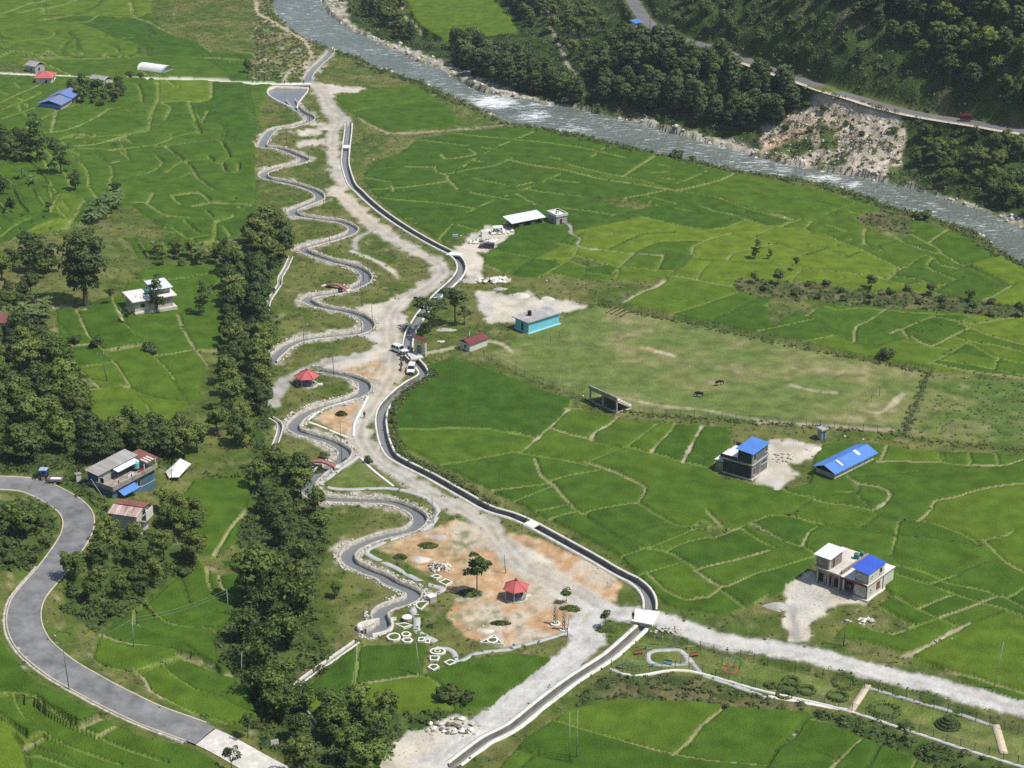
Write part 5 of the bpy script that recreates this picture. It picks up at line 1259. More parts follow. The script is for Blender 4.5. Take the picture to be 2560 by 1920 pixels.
# ---- farmstead at the upper left
w = zw(50, 150, 5.53)
t, a, b = house('blue_farm_shed', 'wide shed with a worn blue and grey gabled roof in the far left terraces', w(565, 700), w(830, 560), w(290, 660), 'shed')
a, b = max(a, 11), max(b, 6.5)
bx(t, 'wall', 0, a, 0, b, -.8, 1.9, 'grey_wall'); bx(t, 'blue_side', -.05, .1, .1, b - .1, -.6, 1.9, 'blue_roof')
corr_roof(t, 'roof', -.6, a * .5, -.7, b / 2, 2.0, 2.0, 3.3, 3.3, 'old_blue_roof', along='y', pitch=.6); corr_roof(t, 'roof', -.6, a * .5, b / 2, b + .7, 3.3, 3.3, 2.0, 2.0, 'old_blue_roof', along='y', pitch=.6)
corr_roof(t, 'upper_roof', a * .5, a + .6, -.7, b / 2, 2.3, 2.3, 3.7, 3.7, 'old_blue_roof', along='y', pitch=.6); corr_roof(t, 'upper_roof', a * .5, a + .6, b / 2, b + .7, 3.7, 3.7, 2.3, 2.3, 'old_blue_roof', along='y', pitch=.6)
win(t, 'R', a * .55, a * .55 + 1.5, .1, 1.7, door=True); win(t, 'R', a * .78, a * .78 + 1.1, .5, 1.5)
t, a, b = house('red_roof_house', 'small white house with a salmon red hipped roof on the white track', w(440, 350), w(520, 290), w(345, 360))
a, b = max(a, 5.0), max(b, 5.5)
bx(t, 'wall', 0, a, 0, b, -1.0, 2.7, 'white_wall'); win(t, 'L', b * .25, b * .25 + 1.0, .8, 1.9); win(t, 'R', a * .4, a * .4 + 1, .8, 1.9)
e = .6
pyd(t, 'roof', [(-e, -e, 2.7), (a + e, -e, 2.7), (a + e, b + e, 2.7), (-e, b + e, 2.7), (a / 2 - .5, b / 2 - .5, 4.2), (a / 2 + .5, b / 2 - .5, 4.2), (a / 2 + .5, b / 2 + .5, 4.2), (a / 2 - .5, b / 2 + .5, 4.2)],
    [(0, 1, 5, 4), (1, 2, 6, 5), (2, 3, 7, 6), (3, 0, 4, 7), (4, 5, 6, 7), (3, 2, 1, 0)], 'red_roof')
t, a, b = house('grey_cottage', 'pale grey cottage with a white gable behind the red-roofed house', w(215, 185), w(340, 175), w(100, 180), 'cottage')
a, b = max(a, 4.5), max(b, 4.5)
bx(t, 'wall', 0, a, 0, b, -.5, 2.6, 'grey_wall')
corr_roof(t, 'roof', -.4, a / 2, -.4, b + .4, 2.5, 3.7, 2.5, 3.7, 'metal_grey', along='x'); corr_roof(t, 'roof', a / 2, a + .4, -.4, b + .4, 3.7, 2.5, 3.7, 2.5, 'metal_grey', along='x')
win(t, 'L', b * .3, b * .3 + 1, .5, 1.8); win(t, 'R', a * .3, a * .3 + 1, .5, 1.8)
t, a, b = house('tree_hidden_house', 'low house with dark tile roof and pale yard wall among the farm trees', w(1150, 390), w(1250, 370), w(1060, 385))
a, b = 5.5, 6
bx(t, 'wall', 0, a, 0, b, -.6, 2.4, 'cream_wall'); bx(t, 'yard_wall', -1.5, a + 1.0, -3.0, -2.7, -.8, .9, 'white_wall')
corr_roof(t, 'roof', -.5, a / 2, -.5, b + .5, 2.4, 3.6, 2.4, 3.6, 'metal_grey', along='x'); corr_roof(t, 'roof', a / 2, a + .5, -.5, b + .5, 3.6, 2.4, 3.6, 2.4, 'metal_grey', along='x')
win(t, 'R', 1, 2.0, .3, 2.0, door=True); win(t, 'L', 2, 3.1, .8, 1.8)
# white tunnel greenhouse
p1, p2 = G(*w(1620, 150)), G(*w(1950, 205)); d = p2 - p1
t = thing('tunnel_greenhouse', 'long white plastic tunnel greenhouse beyond the white track', 'greenhouse', p1, math.atan2(d.y, d.x))
Lg = math.hypot(d.x, d.y) * 1.12; V, F = [], []
NA = 9
for i in range(9):
    for k in range(NA):
        th = math.pi * k / (NA - 1)
        V.append((Lg * i / 8, 3.0 + 3.0 * math.cos(th), .35 + 2.1 * math.sin(th) ** .8))
for i in range(8):
    for k in range(NA - 1): F.append((i * NA + k, (i + 1) * NA + k, (i + 1) * NA + k + 1, i * NA + k + 1))
F += [tuple(range(NA))[::-1], tuple(range(8 * NA, 9 * NA))]
pyd(t, 'plastic_cover', V, F, 'tarp', True)
for i in (0, 4, 8): tubes(t, 'hoop', [((Lg * i / 8, 3 + 3.03 * math.cos(math.pi * k / 8), .0 + 2.5 * math.sin(math.pi * k / 8)), (Lg * i / 8, 3 + 3.03 * math.cos(math.pi * (k + 1) / 8), .0 + 2.5 * math.sin(math.pi * (k + 1) / 8)), .04, .04) for k in range(8)], 'pole_pale')
for s in (.0, 6.0): bx(t, 'base_rail', 0, Lg, s - .05, s + .05, -.4, .4, 'wood')

# ---- sheds in the middle fields
w = zw(1140, 520, 7.373)
t, a, b = house('field_shed', 'long open shed with a pale ribbed roof in the middle of the rice fields', w(1050, 400), w(1600, 290), w(960, 330), 'shed')
a, b = max(a, 9), max(b, 3.2)
bx(t, 'rear_wall', 0, a, b - .2, b, -.4, 2.0, 'cement')
for k in range(6): bx(t, 'post', a * k / 5.2, a * k / 5.2 + .15, 0, .15, -.4, 2.0, 'wood')
for k in (1, 3): bx(t, 'half_wall', a * k / 5.2 + .3, a * k / 5.2 + 1.6, -.02, .1, -.4, 1.2, 'grey_wall')
bx(t, 'end_wall', a - .2, a, 0, b, -.4, 1.9, 'cream_wall')
corr_roof(t, 'roof', -.8, a + .4, -.8, b + .6, 2.1, 2.1, 2.9, 2.9, 'metal_white', along='y', pitch=.5)
t, a, b = house('grey_field_house', 'small square grey house with parapet roof at the end of the field shed', w(1850, 325), w(1985, 290), w(1700, 240), 'house')
a, b = max(a, 3.6), max(b, 4.5)
bx(t, 'wall', 0, a, 0, b, -.5, 2.5, 'grey_wall'); bx(t, 'roof_slab', -.2, a + .2, -.2, b + .2, 2.5, 2.7, 'roof_white')
for q in ((-.2, a + .2, -.2, -.05), (-.2, a + .2, b + .05, b + .2), (-.2, -.05, -.05, b + .05), (a + .05, a + .2, -.05, b + .05)): bx(t, 'parapet_wall', *q, 2.7, 3.2, 'white_wall')
win(t, 'L', b * .3, b * .3 + 1, .6, 1.8); win(t, 'R', a * .3, a * .3 + .9, 0, 1.9, door=True)
bx(t, 'roof_block', a * .4, a * .4 + .6, b * .4, b * .4 + .6, 2.7, 3.6, 'white_wall')
water_tank(t, a * .7, b * .7, 2.7, .4, .9, 'tank_black', 'black water tank on the small grey house in the rice fields')
# roadside hut
w = zw(1280, 0, 3.456)
p = G(*w(1075, 245))
t = thing('roadside_hut', 'small white hut with a blue roof at the bend of the hill road', 'hut', p, .7)
bx(t, 'wall', -1.4, 1.4, -1.2, 1.2, -1.0, 2.2, 'white_wall'); corr_roof(t, 'roof', -1.9, 1.9, -1.7, 1.7, 2.3, 2.3, 2.9, 2.9, 'blue_roof', along='y'); win(t, 'R', -.5, .4, 0, 1.8, wall=-1.2, door=True)

# ---- gazebos
def gazebo(px, py, R, label, rot, dark_rib):
    p = G(px, py)
    t = thing('gazebo', label, 'gazebo', p, rot)
    lathe(t, 'floor', [(R * .92, -.4), (R * .92, .22)], 'concrete', 12)
    lathe(t, 'inner_floor', [(R * .84, .2), (R * .84, .26)], 'patio', 12)
    He, Ha = 2.3, 3.75
    for k in range(6):
        a0, a1 = math.pi / 3 * k, math.pi / 3 * (k + 1)
        pyd(t, 'roof_panel', [(R * 1.08 * math.cos(a0), R * 1.08 * math.sin(a0), He), (R * 1.08 * math.cos(a1), R * 1.08 * math.sin(a1), He), (.25 * math.cos(a1), .25 * math.sin(a1), Ha), (.25 * math.cos(a0), .25 * math.sin(a0), Ha),
            (R * 1.08 * math.cos(a0), R * 1.08 * math.sin(a0), He - .08), (R * 1.08 * math.cos(a1), R * 1.08 * math.sin(a1), He - .08)], [(0, 1, 2, 3), (4, 5, 1, 0), (4, 0, 3), (5, 2, 1), (5, 4, 3, 2)], 'red_roof')
        tubes(t, 'hip_rib', [((R * 1.1 * math.cos(a0), R * 1.1 * math.sin(a0), He + .02), (.2 * math.cos(a0), .2 * math.sin(a0), Ha + .02), .06, .05)], 'red_dark' if dark_rib else 'red_roof')
        tubes(t, 'post', [((R * .85 * math.cos(a0), R * .85 * math.sin(a0), .1), (R * .85 * math.cos(a0), R * .85 * math.sin(a0), He), .07, .07)], 'white_wall')
        if k != 0:
            bx_ = [(R * .87 * math.cos(a0), R * .87 * math.sin(a0)), (R * .87 * math.cos(a1), R * .87 * math.sin(a1))]
            tubes(t, 'rail', [((*bx_[0], .75), (*bx_[1], .75), .04, .04), ((*bx_[0], .45), (*bx_[1], .45), .03, .03)], 'steel')
    lathe(t, 'cap', [(.34, Ha - .1), (.34, Ha + .08), (.12, Ha + .3), (.04, Ha + .55)], 'red_dark', 8)
    bx(t, 'entrance_step', R * .9, R * 1.3, -.6, .6, -.3, .12, 'concrete')
    lathe(t, 'table', [(.5, .24), (.12, .3), (.12, .9), (.55, .92), (.55, 1.0)], 'stained', 10)
gazebo(1290, 1495, 2.35, 'red hexagonal gazebo on the orange earth of the lower park', .35, False)
gazebo(768, 962, 2.75, 'red hexagonal gazebo on the grass bank in the bend of the stream', .1, True)

# ---- bridges and decks
def deck(name, label, quad, th, mat, up=.34, cat='bridge', rails=None):
    ps = [G(*q) for q in quad]
    c = sum(ps, Vector()) / len(ps)
    z = max(p.z for p in ps)
    t = thing(name, label, cat, (c.x, c.y, z))
    V = [(p.x - c.x, p.y - c.y, up) for p in ps] + [(p.x - c.x, p.y - c.y, up - th) for p in ps]
    m = len(ps)
    F = [tuple(range(m)), tuple(range(m, 2 * m))[::-1]] + [(i, m + i, m + (i + 1) % m, (i + 1) % m) for i in range(m)]
    area = sum(V[i][0] * V[(i + 1) % m][1] - V[(i + 1) % m][0] * V[i][1] for i in range(m))
    if area < 0: F = [g[::-1] for g in F]
    pyd(t, 'slab', V, F, mat)
    for i, j in rails or ():
        A_, B_ = Vector(V[i]), Vector(V[j])
        d_ = (B_ - A_).normalized(); n_ = Vector((-d_.y, d_.x, 0)) * .12
        q = [A_ + n_, B_ + n_, B_ - n_, A_ - n_]
        pyd(t, 'kerb', [(*p.xy, up + .002) for p in q] + [(*p.xy, up + .3) for p in q], [(4, 5, 6, 7), (0, 1, 5, 4), (1, 2, 6, 5), (2, 3, 7, 6), (3, 0, 4, 7)], mat)
    return t
w15, w11, w6, w2 = zw(1280, 1440, ZS), zw(1280, 960, ZS), zw(640, 480, ZS), zw(640, 0, ZS)
M['bridge_white'] = flat_mat('bridge_white', (0.78, 0.75, 0.68), .9, .08, .5)
deck('deck_bridge', 'broad white concrete deck bridge carrying the road over the canal', [w15(1030, 412), w15(1210, 445), w15(1278, 318), w15(1065, 298)], .5, 'bridge_white', rails=((0, 1),))
deck('slab_bridge', 'small pale concrete slab over the long straight canal beside the orange earth', [w11(105, 1215), w11(180, 1252), w11(245, 1218), w11(165, 1188)], .3, 'bridge_white')
deck('slab_bridge', 'narrow white slab bridge where the canal starts to bend by the stone yard', [w6(1640, 552), w6(1760, 558), w6(1790, 540), w6(1690, 525)], .3, 'bridge_white')
deck('slab_bridge', 'white slab over the canal in the shade of the two trees', [w6(1520, 940), w6(1590, 945), w6(1610, 925), w6(1540, 918)], .3, 'bridge_white')
deck('slab_bridge', 'white slab across the farthest stretch of the canal', [w2(748, 1285), w2(806, 1285), w2(808, 1262), w2(752, 1262)], .3, 'bridge_white')
w = zw(970, 860, 18.43)
deck('slab_bridge', 'concrete deck at the entrance gate with motorcycles on it', [w(1080, 830), w(1640, 700), w(1480, 420), w(880, 480)], .3, 'concrete', rails=((0, 1),))
def arch_bridge(A_, B_, label, rise, wd):
    a_, b_ = G(*A_), G(*B_); d_ = b_ - a_; Lb = math.hypot(d_.x, d_.y)
    t = thing('arched_footbridge', label, 'footbridge', a_, math.atan2(d_.y, d_.x))
    n_ = 14; V, F = [], []
    for i in range(n_ + 1):
        x = Lb * i / n_; z = rise * math.sin(math.pi * i / n_) + .1
        for y in (-wd / 2, wd / 2): V += [(x, y, z), (x, y, z - .3)]
    for i in range(n_):
        o_ = i * 4
        F += [(o_, o_ + 4, o_ + 6, o_ + 2), (o_ + 1, o_ + 3, o_ + 7, o_ + 5), (o_, o_ + 1, o_ + 5, o_ + 4), (o_ + 2, o_ + 6, o_ + 7, o_ + 3)]
    pyd(t, 'arch_deck', V, F, 'arch_red')
    for s in (-1, 1):
        tubes(t, 'handrail', [((Lb * i / n_, s * wd * .48, rise * math.sin(math.pi * i / n_) + .8), (Lb * (i + 1) / n_, s * wd * .48, rise * math.sin(math.pi * (i + 1) / n_) + .8), .05, .05) for i in range(n_)], 'arch_red')
        for i in range(0, n_ + 1, 2): tubes(t, 'baluster', [((Lb * i / n_, s * wd * .48, rise * math.sin(math.pi * i / n_)), (Lb * i / n_, s * wd * .48, rise * math.sin(math.pi * i / n_) + .8), .03, .03)], 'arch_red')
    for x in (-.9, Lb - .1): bx(t, 'landing', x, x + 1.0, -wd * .6, wd * .6, -.4, .12, 'concrete')
M['arch_red'] = flat_mat('arch_red', (0.34, 0.15, 0.12), .85, .12, 1)
arch_bridge(w6(600, 812), w6(790, 850), 'arched reddish footbridge over the upper bends of the stream', 1.1, 1.5)
w10 = zw(640, 960, ZS)
arch_bridge(w10(420, 690), w10(690, 730), 'arched reddish footbridge half hidden by trees at the triangular lawn', 1.0, 1.4)
# weir wall with openings under the white road at the pond
p1, p2 = G(*w2(225, 752)), G(*w2(455, 757)); d = p2 - p1; Lg = math.hypot(d.x, d.y)
t = thing('weir', 'white weir bridge with dark openings at the head of the pond', 'weir', p1, math.atan2(d.y, d.x))
bx(t, 'deck', -.5, Lg + .8, 0, 3.2, .25, .55, 'bridge_white')
for k in range(5): bx(t, 'pier', Lg * k / 4.2, Lg * k / 4.2 + .35, .02, 3.0, -1.7, .25, 'concrete')
bx(t, 'parapet_wall', -.5, Lg + .8, -.05, .15, .55, .85, 'bridge_white')
# ------------------------------------------------------------------ vegetation
def leaf_mat(name, c_dark, c_light, trans=.36, rough=.6, objvar=.55):
    m = bpy.data.materials.new(name); m.use_nodes = True
    nt = m.node_tree; nt.nodes.clear()
    out = nt.nodes.new('ShaderNodeOutputMaterial')
    at = nt.nodes.new('ShaderNodeAttribute'); at.attribute_name = 'Col'
    sp = nt.nodes.new('ShaderNodeSeparateColor'); nt.links.new(at.outputs['Color'], sp.inputs['Color'])
    oi = nt.nodes.new('ShaderNodeObjectInfo')
    ma = nt.nodes.new('ShaderNodeMath'); ma.operation = 'MULTIPLY_ADD'; ma.inputs[1].default_value = objvar; ma.inputs[2].default_value = -objvar / 2
    nt.links.new(oi.outputs['Random'], ma.inputs[0])
    ad = nt.nodes.new('ShaderNodeMath'); ad.operation = 'ADD'; ad.use_clamp = True
    nt.links.new(sp.outputs['Red'], ad.inputs[0]); nt.links.new(ma.outputs[0], ad.inputs[1])
    mx = nt.nodes.new('ShaderNodeMix'); mx.data_type = 'RGBA'
    mx.inputs['A'].default_value = (*c_dark, 1); mx.inputs['B'].default_value = (*c_light, 1)
    nt.links.new(ad.outputs[0], mx.inputs['Factor'])
    b = nt.nodes.new('ShaderNodeBsdfPrincipled')
    b.inputs['Roughness'].default_value = rough; b.inputs['Specular IOR Level'].default_value = .25
    nt.links.new(mx.outputs['Result'], b.inputs['Base Color'])
    tr = nt.nodes.new('ShaderNodeBsdfTranslucent')
    nt.links.new(mx.outputs['Result'], tr.inputs['Color'])
    ms = nt.nodes.new('ShaderNodeMixShader'); ms.inputs[0].default_value = trans
    nt.links.new(b.outputs[0], ms.inputs[1]); nt.links.new(tr.outputs[0], ms.inputs[2]); nt.links.new(ms.outputs[0], out.inputs['Surface'])
    return m
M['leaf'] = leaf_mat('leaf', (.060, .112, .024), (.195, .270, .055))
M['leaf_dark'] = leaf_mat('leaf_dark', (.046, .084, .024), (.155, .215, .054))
M['leaf_far'] = leaf_mat('leaf_far', (.042, .074, .028), (.135, .190, .058))
M['leaf_bamboo'] = leaf_mat('leaf_bamboo', (.052, .098, .022), (.165, .230, .050))
M['leaf_banana'] = leaf_mat('leaf_banana', (.055, .10, .025), (.15, .20, .06), .25, .4)
M['leaf_grass'] = leaf_mat('leaf_grass', (.085, .125, .035), (.190, .205, .070))
M['leaf_scrub'] = leaf_mat('leaf_scrub', (.060, .098, .028), (.155, .190, .058))
M['leaf_bright'] = leaf_mat('leaf_bright', (.045, .085, .018), (.13, .18, .035))
M['leaf_olive'] = leaf_mat('leaf_olive', (.078, .118, .026), (.225, .270, .060))
M['leaf_hedge'] = leaf_mat('leaf_hedge', (.085, .14, .028), (.17, .21, .05))

def leaves(pos, nrm, size, aspect=1.6, col=None, r=None):
    """many small leaf-clump faces: arrays of centres and facings -> verts, quads, colour"""
    r = r or rng
    n_ = len(pos)
    nrm = nrm / (np.linalg.norm(nrm, axis=1)[:, None] + 1e-9)
    ref = r.normal(size=(n_, 3))
    t = np.cross(nrm, ref); t /= np.linalg.norm(t, axis=1)[:, None] + 1e-9
    b = np.cross(nrm, t)
    s = (size * (.65 + .7 * r.random(n_)))[:, None]
    V = np.stack([pos - t * s * aspect * .5, pos - b * s * .5 + t * s * .1 + nrm * s * .08, pos + t * s * aspect * .5 - nrm * s * .12, pos + b * s * .5 + nrm * s * .08], 1).reshape(-1, 3)
    Q = np.arange(n_ * 4).reshape(-1, 4)
    c = (r.random(n_) if col is None else col)
    C_ = np.repeat(c[:, None], 4, 0).reshape(-1)
    return V, Q, np.repeat(C_[:, None], 3, 1)

def clump_leaves(centres, radii, per, size, up=.35, tone=None, aspect=1.6, squash=.8):
    P, N, T, S0 = [], [], [], []
    ctr = np.mean(centres, axis=0)
    for k, (c, r_) in enumerate(zip(centres, radii)):
        d = rng.normal(size=(per, 3)); d[:, 2] = np.where(d[:, 2] < -.35, -d[:, 2] * .6, d[:, 2])
        d /= np.linalg.norm(d, axis=1)[:, None]
        rr = r_ * (.62 + .42 * rng.random(per))
        P.append(c + d * rr[:, None] * np.array([1, 1, squash]))
        nn = d + rng.normal(size=(per, 3)) * .55; nn[:, 2] += up
        N.append(nn); S0.append(d)
        T.append(np.clip((tone[k] if tone is not None else .5) + rng.normal(size=per) * .16, 0, 1))
    out = leaves(np.vstack(P), np.vstack(N), np.full(sum(map(len, P)), size), aspect, np.concatenate(T))
    far_ = np.vstack(P) - ctr; far_ /= np.linalg.norm(far_, axis=1)[:, None] + 1e-6
    sn = np.vstack(S0) * .7 + far_ * .45 + np.vstack(N) * .25 + np.array([0, 0, .25])
    return (*out, np.repeat(sn / np.linalg.norm(sn, axis=1)[:, None], 4, 0))

def crown_mesh(name, data):
    me = mesh_np(name, data[0], data[1], data[2], smooth=len(data) > 3)
    if len(data) > 3: me.normals_split_custom_set_from_vertices([tuple(v) for v in data[3]])
    return me

def soft_mesh(name, V, Q, C_, nv):
    me = mesh_np(name, V, Q, C_, smooth=True)
    nv = nv / (np.linalg.norm(nv, axis=1)[:, None] + 1e-9)
    me.normals_split_custom_set_from_vertices(nv.tolist())
    return me

def trunk_mesh(name, segs, n=6):
    V, F = [], []
    for s in segs:
        v, f = tube_data(*s, n=n); o = len(V)
        V += [tuple(p) for p in v]; F += [tuple(i + o for i in g) for g in f]
    me = bpy.data.meshes.new(name); me.from_pydata(V, [], F); me.update()
    me.materials.append(M['bark'])
    return me

def lumpy(nc, cz, rx, rz, rc, flat=0.0):
    """clump centres spread through an uneven crown volume"""
    d = rng.normal(size=(nc, 3)); d /= np.linalg.norm(d, axis=1)[:, None]
    k = rng.random(nc) ** .45
    c = d * k[:, None] * np.array([rx, rx, rz]); c[:, 2] += cz
    c += rng.normal(size=c.shape) * .25
    return c, rc * (.7 + .6 * rng.random(nc))

PROTO = {}
def add_proto(kind, H, crown, segs, mat):
    me = crown_mesh(kind + '_crown', crown); me.materials.append(M[mat])
    PROTO.setdefault(kind, []).append((H, me, trunk_mesh(kind + '_trunk', segs)))

def limbs(base_r, z0, ends, lean=(0, 0)):
    top = Vector((lean[0], lean[1], z0))
    s = [((0, 0, -.6), tuple(top), base_r, base_r * .7)]
    for e in ends:
        mid = (top + Vector(e)) / 2 + Vector((0, 0, .3))
        s += [(tuple(top), tuple(mid), base_r * .5, base_r * .34), (tuple(mid), tuple(e), base_r * .34, base_r * .12)]
    return s
for v in range(4):                                      # broad-leaved trees, 10 m
    c, r_ = lumpy(30, 6.1, 2.9, 2.9, 1.15)
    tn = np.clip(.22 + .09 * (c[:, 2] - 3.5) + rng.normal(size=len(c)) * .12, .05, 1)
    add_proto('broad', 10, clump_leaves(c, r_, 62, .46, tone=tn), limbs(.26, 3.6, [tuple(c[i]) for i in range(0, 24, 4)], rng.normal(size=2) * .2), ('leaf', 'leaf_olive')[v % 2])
for v in range(3):                                      # darker, fuller trees
    c, r_ = lumpy(34, 5.6, 3.1, 3.3, 1.25)
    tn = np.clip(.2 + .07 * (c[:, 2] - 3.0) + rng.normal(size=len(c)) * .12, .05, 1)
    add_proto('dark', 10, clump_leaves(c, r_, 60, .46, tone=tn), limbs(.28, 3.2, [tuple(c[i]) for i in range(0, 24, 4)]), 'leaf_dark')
for v in range(4):                                      # wood on the far bank: tiered crowns
    C0, R0 = [], []
    for z in np.linspace(2.2, 9.2, 7):
        rad = 3.3 * (1 - ((z - 3.2) / 7.4) ** 2 * .85) if z > 3.2 else 3.0
        m_ = max(1, int(rad * 2.1))
        for k in range(m_):
            a_ = 2 * math.pi * k / m_ + rng.random() * .8
            C0.append((rad * .72 * math.cos(a_), rad * .72 * math.sin(a_), z + rng.normal() * .3)); R0.append(1.1 + .4 * rng.random())
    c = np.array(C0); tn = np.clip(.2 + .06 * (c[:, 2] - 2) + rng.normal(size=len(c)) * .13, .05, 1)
    add_proto('far', 10, clump_leaves(c, R0, 52, .55, tone=tn, squash=.55), limbs(.22, 4.5, [tuple(c[i]) for i in range(0, len(c), 6)]), 'leaf_far')
for v in range(3):                                      # slender tall trees
    c = np.column_stack([rng.normal(size=22) * .95, rng.normal(size=22) * .95, np.linspace(2.2, 9.6, 22) + rng.normal(size=22) * .3])
    r_ = .62 + .5 * rng.random(22)
    add_proto('slim', 10, clump_leaves(c, r_, 44, .38, tone=np.clip(.3 + rng.normal(size=22) * .15, 0, 1)), limbs(.16, 7.0, [tuple(c[i]) for i in range(8, 22, 4)]), 'leaf_dark')
for v in range(3):                                      # bamboo: arching plumes, 12 m
    P, N, T, S_ = [], [], [], []
    for k in range(30):
        a_ = rng.random() * 2 * math.pi; sp_ = .5 + 3.0 * rng.random() ** .8; hh = 8.2 + 3.6 * rng.random()
        bs = np.array([math.cos(a_), math.sin(a_), 0]) * rng.random() * 1.0
        dr = np.array([math.cos(a_), math.sin(a_), 0])
        cul = []
        for t_ in np.linspace(0, 1, 9):
            cul.append(bs + dr * sp_ * t_ ** 2.4 + np.array([0, 0, hh * (t_ - .22 * t_ ** 4)]))
        if k % 2 == 0:
            for i in range(0, 8, 2): S_.append((tuple(cul[i]), tuple(cul[i + 2]), .07 - .006 * i, .06 - .006 * i))
        for t_ in rng.random(62) ** .55:
            f_ = t_ * 8; i = min(7, int(f_)); p = cul[i] + (cul[i + 1] - cul[i]) * (f_ - i)
            if t_ < .22 and rng.random() < .7: continue
            P.append(p + rng.normal(size=3) * np.array([.5, .5, .45]) * (.5 + .9 * t_))
            N.append(dr * .7 + rng.normal(size=3) * .6 + np.array([0, 0, .5])); T.append(.12 + .45 * t_ + rng.normal() * .14)
    add_proto('bamboo', 12, leaves(np.array(P), np.array(N), np.full(len(P), .50), 2.0, np.clip(T, 0, 1)), S_, 'leaf_bamboo')
for v in range(3):                                      # shrubs, 3 m
    c, r_ = lumpy(14, 1.25, 1.3, .8, .7)
    add_proto('shrub', 3, clump_leaves(c, r_, 46, .34, tone=np.clip(.35 + rng.normal(size=14) * .18, 0, 1)), limbs(.07, .6, [tuple(c[i]) for i in range(0, 12, 3)]), 'leaf_scrub')
for v in range(2):                                      # banana plants, 4 m
    V, Q, T = [], [], []
    for k in range(11):
        a_ = 2 * math.pi * k / 11 + rng.random() * .5; Ln = 2.0 + .8 * rng.random(); el = .55 + .75 * rng.random(); wd_ = .34
        pr = None; tn = .3 + .6 * rng.random()
        for i in range(7):
            t_ = i / 6
            x = Ln * t_ * math.cos(el) * (1 + .25 * t_); z = 2.0 + Ln * (t_ * math.sin(el) - .62 * t_ ** 2.2)
            w_ = wd_ * math.sin(math.pi * min(1, t_ * .92 + .06)) ** .6
            o = np.array([math.cos(a_), math.sin(a_), 0]); s_ = np.array([-math.sin(a_), math.cos(a_), 0])
            p = o * x + np.array([0, 0, z])
            cur = (p + s_ * w_ - np.array([0, 0, .12 * w_]), p + np.array([0, 0, .0]), p - s_ * w_ - np.array([0, 0, .12 * w_]))
            if pr is not None:
                for q in range(2):
                    b0 = len(V); V += [pr[q], pr[q + 1], cur[q + 1], cur[q]]; Q.append((b0, b0 + 1, b0 + 2, b0 + 3)); T += [tn + .12 * q] * 4
            pr = cur
    me_c = np.clip(np.array(T), 0, 1)
    add_proto('banana', 4, (np.array(V), np.array(Q), np.repeat(me_c[:, None], 3, 1)), [((0, 0, -.3), (0, 0, 2.1), .16, .11), ((.5, .2, -.3), (.3, .1, 1.5), .12, .09)], 'leaf_banana')
c, r_ = lumpy(18, 3.6, 1.05, .95, .62)                  # young park trees with a ball crown, 5 m
add_proto('ball', 5, clump_leaves(c, r_, 52, .30, tone=np.clip(.3 + rng.normal(size=18) * .15, 0, 1)), limbs(.09, 2.7, [tuple(c[i]) for i in range(0, 16, 4)]), 'leaf')
c, r_ = lumpy(12, 3.5, 1.0, 1.0, .5)
add_proto('ball', 5, clump_leaves(c, r_, 36, .28, tone=np.clip(.5 + rng.normal(size=12) * .15, 0, 1)), limbs(.08, 2.4, [tuple(c[i]) for i in range(0, 12, 3)]), 'leaf')
cs, rs_ = [], []                                        # thin airy trees, 8 m
for v in range(2):
    c, r_ = lumpy(16, 5.6, 2.2, 1.7, .75)
    add_proto('airy', 8, clump_leaves(c, r_, 30, .36, tone=np.clip(.35 + rng.normal(size=16) * .15, 0, 1)), limbs(.15, 3.2, [tuple(q) for q in c[:11]]), 'leaf_dark')
# one giant tree, 22 m
c, r_ = lumpy(105, 12.2, 5.4, 8.2, 1.7)
k_ = np.hypot(c[:, 0], c[:, 1]) < (2.9 + .42 * np.maximum(0, c[:, 2] - 5)); c, r_ = c[k_], r_[k_]
seg = []
for k in range(6):
    a_ = k * 1.05; seg.append(((.55 * math.cos(a_), .55 * math.sin(a_), -.8), (.35 * math.cos(a_), .35 * math.sin(a_), 5.0), .26, .2))
seg += limbs(.6, 6.5, [tuple(q) for q in c[::5]])[1:]
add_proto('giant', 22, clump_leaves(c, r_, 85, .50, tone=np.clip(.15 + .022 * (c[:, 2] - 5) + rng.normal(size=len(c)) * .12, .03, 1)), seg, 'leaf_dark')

TREES_BUILT = []
def tree_at(kind, x, y, h, label, group=None, wide=1.0, name=None, z=None, v=None):
    H, cm, tm = PROTO[kind][rng.integers(len(PROTO[kind])) if v is None else v]
    z = surf(x, y) - .1 if z is None else z
    nm = name or {'broad': 'broadleaf_tree', 'dark': 'evergreen_tree', 'far': 'woodland_tree', 'slim': 'slender_tree', 'bamboo': 'bamboo_clump', 'shrub': 'shrub', 'banana': 'banana_plant', 'ball': 'young_tree', 'airy': 'thin_tree', 'giant': 'giant_tree'}[kind]
    t = thing(nm, label, {'bamboo': 'bamboo', 'shrub': 'shrub', 'banana': 'banana plant'}.get(kind, 'tree'), (x, y, z), rng.random() * 6.28, group)
    s = h / H
    t.scale = (s * wide, s * wide, s)
    o = bpy.data.objects.new('crown' if kind not in ('shrub', 'banana', 'bamboo') else 'foliage', cm); COL.objects.link(o); o.parent = t
    o = bpy.data.objects.new('trunk' if kind not in ('shrub', 'banana', 'bamboo') else 'stem', tm); COL.objects.link(o); o.parent = t
    TREES_BUILT.append((x, y))
    return t

def px_tree(kind, tile, bx_, by_, hz, label, wide=1.0, group=None, v=None):
    """single tree: base pixel and height in zoomed pixels of that tile"""
    sx, sy = to_src(tile, bx_, by_)
    p = G(sx, sy)
    sc = ZS if tile != 'F' else 2212 / 2560
    depth = p.y * CP - (p.z - CAM_Z) * SP
    h = (hz / sc) / (FPX / depth * .9)
    return tree_at(kind, p.x, p.y, h, label, group, wide, v=v)

